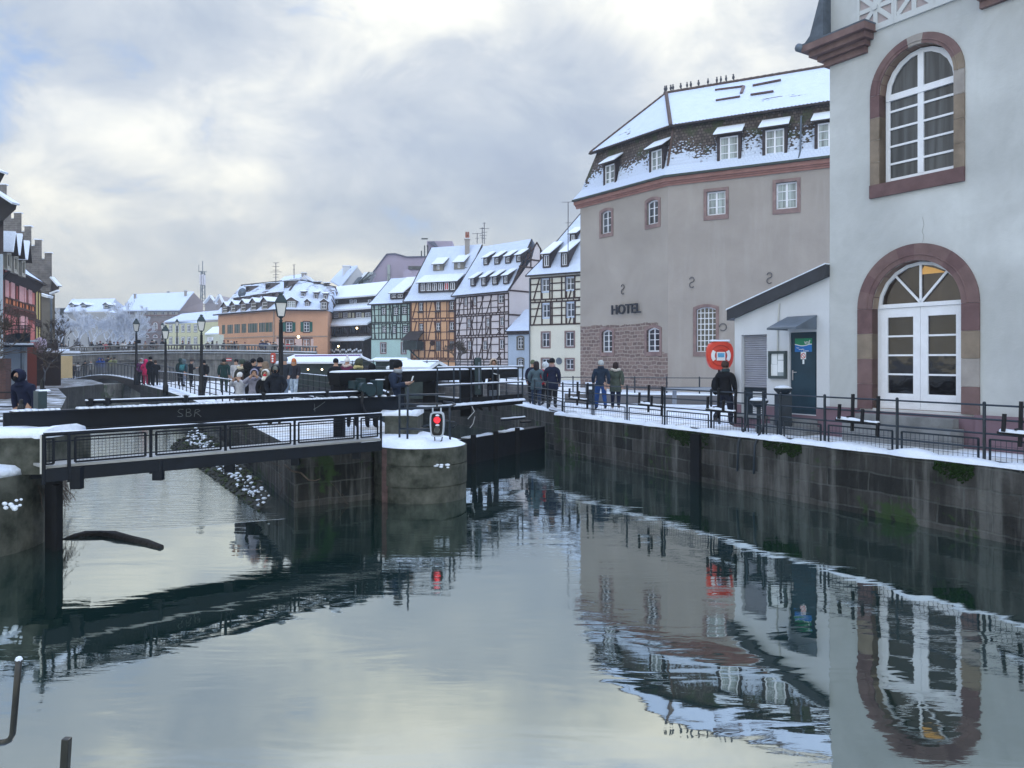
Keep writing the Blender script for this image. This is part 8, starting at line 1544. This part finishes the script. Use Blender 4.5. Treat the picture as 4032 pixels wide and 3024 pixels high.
person('person in black quilted jacket with dark mask and grey beanie beside the tall lamp', 1085, 21.8, 1434, 8, 'pocket', (.012, .015, .022), BK, [('beanie', (.16, .17, .16)), ('mask', BK), ('hood', (.012, .015, .022)), ('face',)])
person('child in dark coat with a white hood, red face scarf and cream shawl', 1046, 21.9, 1452, 0, 'pocket', BK, BK, [('hood', (.65, .65, .62)), ('mask', (.50, .04, .06)), ('scarf', (.60, .57, .50)), ('face',)])
person('person with a lavender grey hood and light jacket eating', 1001, 22.3, 1450, 15, 'raise', (.24, .24, .30), BK, [('hood', (.26, .25, .33)), ('scarf', (.05, .04, .04)), ('face',)])
person('child in a pale patterned jacket with a white knitted hat', 945, 22.6, 1465, -10, 'raise', (.42, .43, .47), (.05, .05, .06), [('beanie', (.6, .6, .6)), ('longhair', (.08, .05, .04)), ('face',)])
person('person with long brown hair and a brown fur collar seen from behind', 1046, 26, 1421, 180, 'pocket', (.06, .05, .04), BK, [('longhair', (.20, .15, .11)), ('fur', (.22, .18, .14))])
person('tall person in dark navy coat and pointed black beanie above the crowd', 1024, 27.5, 1406, 185, 'stand', (.012, .018, .045), BK, [('beanie', BK)])
person('person in long black hooded coat in the middle of the island crowd', 974, 24.5, 1421, 170, 'pocket', BK, BK, [('hood', BK), ('skirt', BK)])
person('person with an olive beanie and cream fur collar left of the black hooded one', 955, 27.5, 1413, 160, 'stand', (.05, .05, .045), BK, [('beanie', (.04, .055, .045)), ('fur', (.50, .44, .32))])
person('person reaching out an arm with a phone at the back of the island crowd', 998, 33, 1409, 90, 'raise', BK, BK, [('hair', BK)])
person('person in a pale grey quilted jacket walking towards the crowd', 930, 41, 1412, 0, 'walk', (.38, .38, .40), (.16, .15, .16), [('hair', BK), ('face',)])
person('person in dark green jacket with hood seen from behind on the snowy island', 882, 43, 1409, 195, 'stand', (.012, .035, .035), (.02, .035, .03), [('hair', (.02, .02, .02)), ('fur', (.10, .07, .05))])
person('person in black with hat and glasses walking past the second lamp', 803, 43, 1417, 0, 'walk', BK, BK, [('beanie', BK), ('fur', BK), ('face',)])
person('person in dark green hooded jacket, left one of a pair behind the third lamp', 711, 53, 1409, 170, 'stand', (.02, .04, .04), BK, [('hood', (.02, .04, .04))])
person('person with a teal backpack, right one of a pair behind the third lamp', 723, 53, 1412, 170, 'walk', (.03, .06, .08), (.2, .22, .28), [('hood', (.10, .14, .16)), ('pack', (.05, .20, .22))])
person('person in black jacket and brown hat beside the pair behind the third lamp', 752, 52, 1412, 100, 'phone', BK, BK, [('beanie', (.06, .05, .05))])
person('person in a purple coat with grey hair at the end of the arched footbridge', 556, 57, 1409, 10, 'pocket', (.10, .03, .10), BK, [('hood', (.35, .33, .36))], lvl=1)
person('person in a bright pink puffer jacket with hood', 574, 56, 1413, 175, 'pocket', (.55, .02, .12), (.30, .02, .07), [('hood', (.55, .02, .12)), ('skirt', (.5, .02, .10))], lvl=1)
person('tall person in black beside the pink jacket', 593, 55, 1402, 160, 'stand', BK, BK, [('hair', BK), ('skirt', BK)], lvl=1)
person('stooping person in black with brown hair right of the pink jacket', 612, 54, 1417, 200, 'lean', BK, BK, [('hair', (.05, .03, .02))], lvl=1)
def onbridge(px, s=1.2):
    a = (px - CX) / F; o = FA - fn * s; t = (a * o.y - o.x) / (fd.x - a * fd.y); q = o + fd * t; L = (FB - FA).length; return q, fz(min(1, max(0, t / L)))
for px, top, coat, ex, lab in ((242, 1441, (.45, .45, .45), [('hood', (.5, .5, .5))], 'small person in a light coat at the left foot of the arched footbridge'), (276, 1434, BK, [('hair', BK)], 'person in dark clothes just stepping on the arched footbridge'), (291, 1430, (.05, .05, .06), [('beanie', (.3, .3, .3))], 'person in a charcoal coat third from the left on the arched footbridge'), (308, 1428, (.50, .50, .52), [('hair', BK)], 'person in a white open jacket on the arched footbridge'), (335, 1419, BK, [('beanie', BK)], 'person in black between two white jackets on the arched footbridge'), (358, 1420, (.45, .44, .42), [('fur', (.5, .5, .5))], 'person in a cream jacket on the crest of the arched footbridge'), (391, 1408, (.01, .06, .30), [('hood', (.01, .06, .30))], 'person in a bright blue hooded jacket on the arched footbridge, left of two'), (403, 1409, (.01, .07, .34), [('hood', (.02, .05, .2))], 'person in a bright blue jacket on the arched footbridge, right of two'), (425, 1401, (.03, .03, .04), [('beanie', BK)], 'tall person in dark coat beside the blue jackets on the footbridge'), (438, 1406, (.28, .30, .12), [('hair', (.1, .08, .05))], 'person in an olive yellow jacket on the arched footbridge'), (451, 1404, (.16, .18, .10), [('hair', BK)], 'person in a khaki coat rightmost on the arched footbridge')):
    q, z = onbridge(max(px, 300)); person(lab, px, q.y if px > 298 else 76, top, rnd.choice((0, 30, 170, 200)), 'walk' if px % 2 else 'stand', coat, (.04, .045, .06), ex, 'walkers on the arched footbridge', 1, z if px > 298 else 0, far=True)
# crowd on the stone bridge
FARP = [(242, 1348, 'c'), (258, 1351, 'b'), (361, 1345, 'b'), (382, 1347, 'c'), (395, 1342, 'b'), (406, 1349, 'b'), (417, 1347, 'r'), (433, 1341, 'b'), (449, 1345, 'g'), (464, 1345, 'b'), (483, 1344, 'w'), (494, 1344, 'w'), (511, 1344, 'b'), (530, 1342, 'b'), (572, 1343, 't'), (599, 1337, 'b'), (607, 1338, 'g'), (615, 1342, 't'), (639, 1333, 'b'), (719, 1341, 'b'), (743, 1343, 'b'), (817, 1342, 'b'), (836, 1340, 'b'), (854, 1343, 'n'), (882, 1339, 'c'), (898, 1340, 't'), (911, 1342, 'b'), (923, 1343, 'b'), (932, 1342, 't'), (964, 1347, 'w'), (1028, 1340, 'n'), (1034, 1337, 'c'), (1047, 1341, 'n'), (1054, 1340, 'w'), (1065, 1346, 'g'), (1076, 1346, 'b'), (1084, 1346, 'b'), (1115, 1350, 'b'), (1134, 1345, 'r'), (1162, 1350, 't')]
CM = dict(b=('black', BK), c=('charcoal', (.04, .042, .05)), r=('red', (.40, .03, .04)), g=('grey', (.14, .15, .16)), w=('white', (.55, .55, .55)), t=('tan brown', (.20, .13, .08)), n=('navy blue', (.02, .035, .10)))
ORD = 'first second third fourth fifth sixth seventh eighth ninth tenth eleventh twelfth'.split()
cnt = {}; tot = {k: sum(1 for p in FARP if p[2] == k) for k in CM}; HT = [('beanie', BK), ('beanie', (.5, .5, .5)), ('hood', (.05, .05, .06)), ('hair', (.06, .04, .03)), ('beanie', (.15, .05, .05))]
for i, (px, top, k) in enumerate(FARP):
    cnt[k] = cnt.get(k, 0) + 1; nmc, col = CM[k]; t = (V(px, 1400, 88).x - X0) / (X1 - X0); p = bp(t, -rnd.uniform(.8, 2.4)); pos = (ORD[cnt[k] - 1] if cnt[k] <= 12 else ORD[tot[k] - cnt[k]]); side = 'left' if cnt[k] <= 12 else 'right'
    e = HT[i % 5]; hatn = {'beanie': 'hat', 'hood': 'hood', 'hair': 'bare head'}[e[0]]
    zt_ = H + (YH - top) / F * p.y; person(f'person in {nmc}, {hatn}, {pos} in {nmc} from the {side} on the bridge', px, p.y, top, rnd.choice((0, 180, 90, -90, 20)), ('walk', 'stand', 'pocket')[i % 3], col, (.03, .035, .05), [e], 'people crossing the stone bridge', 1, hz_(min(1, max(0, t))) + .05, far=True)
person('person with a dark hood standing behind the teal control column', 1879, 27.4, 1408, 150, 'pocket', BK, BK, [('hood', BK)])
person('person with a beige headscarf, light face and brown fur hood looking down over the beam', 1940, 27.6, 1410, 10, 'lean', BK, (.03, .03, .04), [('hood', (.42, .34, .28)), ('fur', (.35, .22, .12)), ('face',)])
person('person in navy coat and olive cap half hidden behind the group of four', 2098, 32, 1416, 165, 'stand', NV, BK, [('beanie', (.10, .12, .08))])
person('person in a blue grey quilted coat and jeans with dark hair under a cap', 2112, 29.9, 1420, 175, 'pocket', GB, (.03, .05, .10), [('longhair', (.025, .02, .022)), ('beanie', (.22, .24, .22)), ('skirt', GB)])
person('person in a raspberry red jacket with a white hood in the group of four', 2148, 31, 1423, 200, 'stand', RD_, BK, [('hood', (.50, .55, .60)), ('scarf', (.55, .45, .45))])
person('person in a long dark navy coat and black beanie, rightmost of the group of four', 2174, 29.2, 1409, 165, 'stand', NV, BK, [('beanie', BK), ('skirt', NV), ('scarf', (.30, .20, .20))])
person('grey haired person in dark blue jacket and jeans walking arm in arm', 2366, 28, 1415, 185, 'walk', (.014, .025, .045), (.015, .05, .16), [('hair', (.40, .42, .42)), ('scarf', (.02, .03, .05))])
person('person with dark hair in an olive green parka with fur hood and beige boots', 2424, 28.3, 1424, 172, 'walk', (.06, .075, .06), NV, [('longhair', (.03, .02, .02)), ('fur', (.45, .42, .38)), ('skirt', (.06, .075, .06))], shoes=(.38, .31, .26))
person('person in a black jacket with a shoulder bag striding past the red lifebuoy', 2856, 21.0, 1417, 135, 'stride', BK, (.014, .018, .032), [('hair', (.05, .03, .025)), ('shoulderbag', BK), ('scarf', (.03, .05, .06))], shoes=(.10, .085, .08))

# ---------------------------------------------------------------- trees, shrubs, rubble
def grow(mb, p, d, L, r, lv, rg, crown, spread=.6, up=.15, sides=4, minr=.02):
    q = p + d * L; m = p.lerp(q, .5) + Vector((rg.uniform(-1, 1), rg.uniform(-1, 1), rg.uniform(-.3, .5))) * L * .08
    (mb if lv >= crown[1] else crown[0]).tube([p, m, q], [r, r * .85, r * .68], sides if lv > 2 else 3, cap=False)
    if lv <= 0: return
    for i in range(rg.choice((2, 3, 3)) if lv > 1 else 3):
        v = Vector((rg.gauss(0, 1), rg.gauss(0, 1), rg.gauss(0, .7))).normalized(); nd = (d + v * spread + Vector((0, 0, up))).normalized(); grow(mb, (p.lerp(q, rg.uniform(.55, 1)) if i else q), nd, L * rg.uniform(.62, .82), max(minr, r * .62), lv - 1, rg, crown, spread, up, sides, minr)
FROST = mat('frosted twigs', (.52, .56, .64), .8, .25, 2, .2); BARK = mat('grey bark', (.12, .12, .13), .9, .3, 4, .2); TWIG = mat('brown twigs', (.075, .06, .05), .9, .4, 6, .2)
def tree(name, lab, base, h, lv, seed, tr=.25, minr=.035, m=None, spread=.6, group=None, cat='tree', bm_=None, up=.18):
    rg = random.Random(seed); o = thing(name, lab, cat, base, group=group); mb, cr = MB(), MB(); grow(mb, Vector(base), Vector((rg.uniform(-.08, .08), 0, 1)).normalized(), h * .30, tr, lv, rg, (cr, lv - 1), spread, up, 6, minr); mb.build('trunk', bm_ or BARK, o, fix=False); cr.build('crown', m or FROST, o, fix=False); return o
for i, (px, yt, d, lab) in enumerate(((236, 1215, 118, 'frosted bare tree leftmost beside the beige wall'), (292, 1205, 124, 'frosted bare tree below the three dormers of the far house'), (356, 1180, 116, 'tallest frosted bare tree in the middle of the frosted row'), (410, 1200, 126, 'frosted bare tree just right of the tallest one'), (462, 1190, 120, 'frosted bare tree in front of the far school wall'), (512, 1225, 122, 'small frosted bare tree nearest the far school arches'))):
    bs_ = V(px, 1400, d); bs_.z = 0; h = H + (YH - yt) / F * d; tree('frosted_tree', lab, bs_, h * 1.02, 7, 20 + i, .28, .035, spread=.62, group='frosted trees beyond the stone bridge')
tree('bare_shrub', 'bare brown shrub tree in front of the orange and pink timbered houses', Vector(((1800 - CX) / F * 72, 72, .0)), 4.2, 7, 5, .09, .014, TWIG, .7)
tree('bare_shrub', 'bare twiggy shrub on the left bank behind the hooded person', Vector((-14.6, 21.5, -.1)), 3.6, 7, 9, .05, .007, TWIG, .75); tree('bare_shrub', 'bare twiggy shrub below the white annex wall at the left edge', Vector((-17.6, 25, -.1)), 4.2, 7, 11, .05, .008, TWIG, .75)
tree('bare_shrub', 'thin bare shrub in front of the cafe terrace on the left bank', Vector((-28, 46, -.2)), 4.5, 7, 15, .06, .012, TWIG, .7)
def drape(lab, p0, p1, n, seed, ln, m=TWIG):
    rg = random.Random(seed); mb = MB()
    for i in range(n):
        p = Vector(p0).lerp(Vector(p1), rg.random()); q = [p]; d = Vector((rg.uniform(-.1, .6), rg.uniform(-.5, .1), rg.uniform(-.2, .3)))
        for k in range(5): d = (d + Vector((rg.uniform(-.25, .3), rg.uniform(-.2, .1), -.22))); q.append(q[-1] + d.normalized() * ln * rg.uniform(.1, .2))
        mb.tube(q, [.009, .008, .007, .006, .005, .004], 3, cap=False)
        for k in range(4): c = q[rg.randrange(1, 6)]; mb.tube([c, c + Vector((rg.uniform(-.1, .1), rg.uniform(-.1, .05), rg.uniform(-.06, .06)))], .004, 3, cap=False)
    o = mb.build('hanging_creeper', m, fix=False); return tag(o, lab, 'creeper', kind='thing')
drape('tangle of dry creepers hanging from the left bank wall behind the log', (-8.05, 12.9, -.1), (-9.3, 15.8, -.2), 110, 3, 1.0); drape('dry creepers hanging lower on the left bank wall above the water', (-8.1, 13.1, -.5), (-9.5, 16.2, -.8), 80, 4, .7)
drape('bare branches hanging across the dark wall under the girder bridge', V(1060, 1820, 17.6), V(1250, 1880, 16.5), 14, 8, 1.4); 
mb = MB(); P = [V(1120, 1830, 15.6), V(1150, 1855, 15.4), V(1185, 1862, 15.3), V(1215, 1890, 15.2), V(1240, 1893, 15.2), V(1262, 1885, 15.2)]; mb.tube(P, [.02, .02, .018, .015, .012, .008], 6); tag(mb.build('bent_branch', TWIG, smooth=True), 'thick bent bare branch on the dark wall under the girder bridge', 'branch')
rg = random.Random(2); a, b = Vector((-11.2, 27.5, 0)), Vector((-4.9, 15.75, 0)); dv_ = (b - a).normalized(); nn_ = Vector((dv_.y, -dv_.x, 0)); nn_ = -nn_ if nn_.x > 0 else nn_; mr, ms, mg = MB(), MB(), MB()
tq = [up_(a + nn_ * 1.05, -1.4), up_(b + nn_ * .45, -1.4), up_(b, -1.0), up_(a - nn_ * .2, -.35)]; mr.poly(tq)
for i in range(1300):
    t = rg.random(); s_ = rg.random() ** .8; w = 1.05 - .6 * t; p = a.lerp(b, t) + nn_ * (s_ * w); z = -.42 - .45 * t - (s_ * (.95 - .35 * t)); r = rg.uniform(.015, .06) * (1.4 - .6 * t); (ms if .12 < s_ < .5 and rg.random() < .5 else mg if rg.random() < .35 else mr).ball(up_(p, z), r, n=6, sc=(rg.uniform(.8, 1.4), 1, .6))
mr.build('bank_rubble', mat('wet rubble stone', (.035, .037, .032), .85, .5, 5, .2), kind='stuff'); ms.build('bank_snow', SNOW, kind='stuff', smooth=True); mg.build('bank_moss', mat('dull moss', (.035, .05, .02), .95, .5, 9), kind='stuff')
rl = railing('thin steel railing on the left bank behind the hooded person', [Vector((-15.5, 17.6, 0)), Vector((-11.6, 18.2, 0)), Vector((-11.9, 19.6, 0))], h=1.05, n=5, rails=(1.0, .68, .36), rr=.018, post=.025, m=METAL)
mb = MB()
for i in range(60): p = Vector((rg.uniform(-19, -11), rg.uniform(18.5, 26), 0)); mb.ball(p, rg.uniform(.08, .3), n=7, sc=(1, 1, .5))
mb.build('bank_snow_heaps', SNOW, kind='stuff', smooth=True)
# chimney smoke is left to the haze; the air itself:
mb = MB(); mb.box(-230, 120, -40, 260, -4.5, 30); hz = mb.build('haze', bpy.data.materials.new('haze'), kind='stuff'); hm = hz.data.materials[0]; hm.use_nodes = True; nt = hm.node_tree; nt.nodes.clear(); o_ = nt.nodes.new('ShaderNodeOutputMaterial'); v_ = nt.nodes.new('ShaderNodeVolumePrincipled'); v_.inputs['Color'].default_value = (.55, .62, .72, 1); v_.inputs['Density'].default_value = .0011; v_.inputs['Anisotropy'].default_value = .3; nt.links.new(v_.outputs[0], o_.inputs['Volume'])
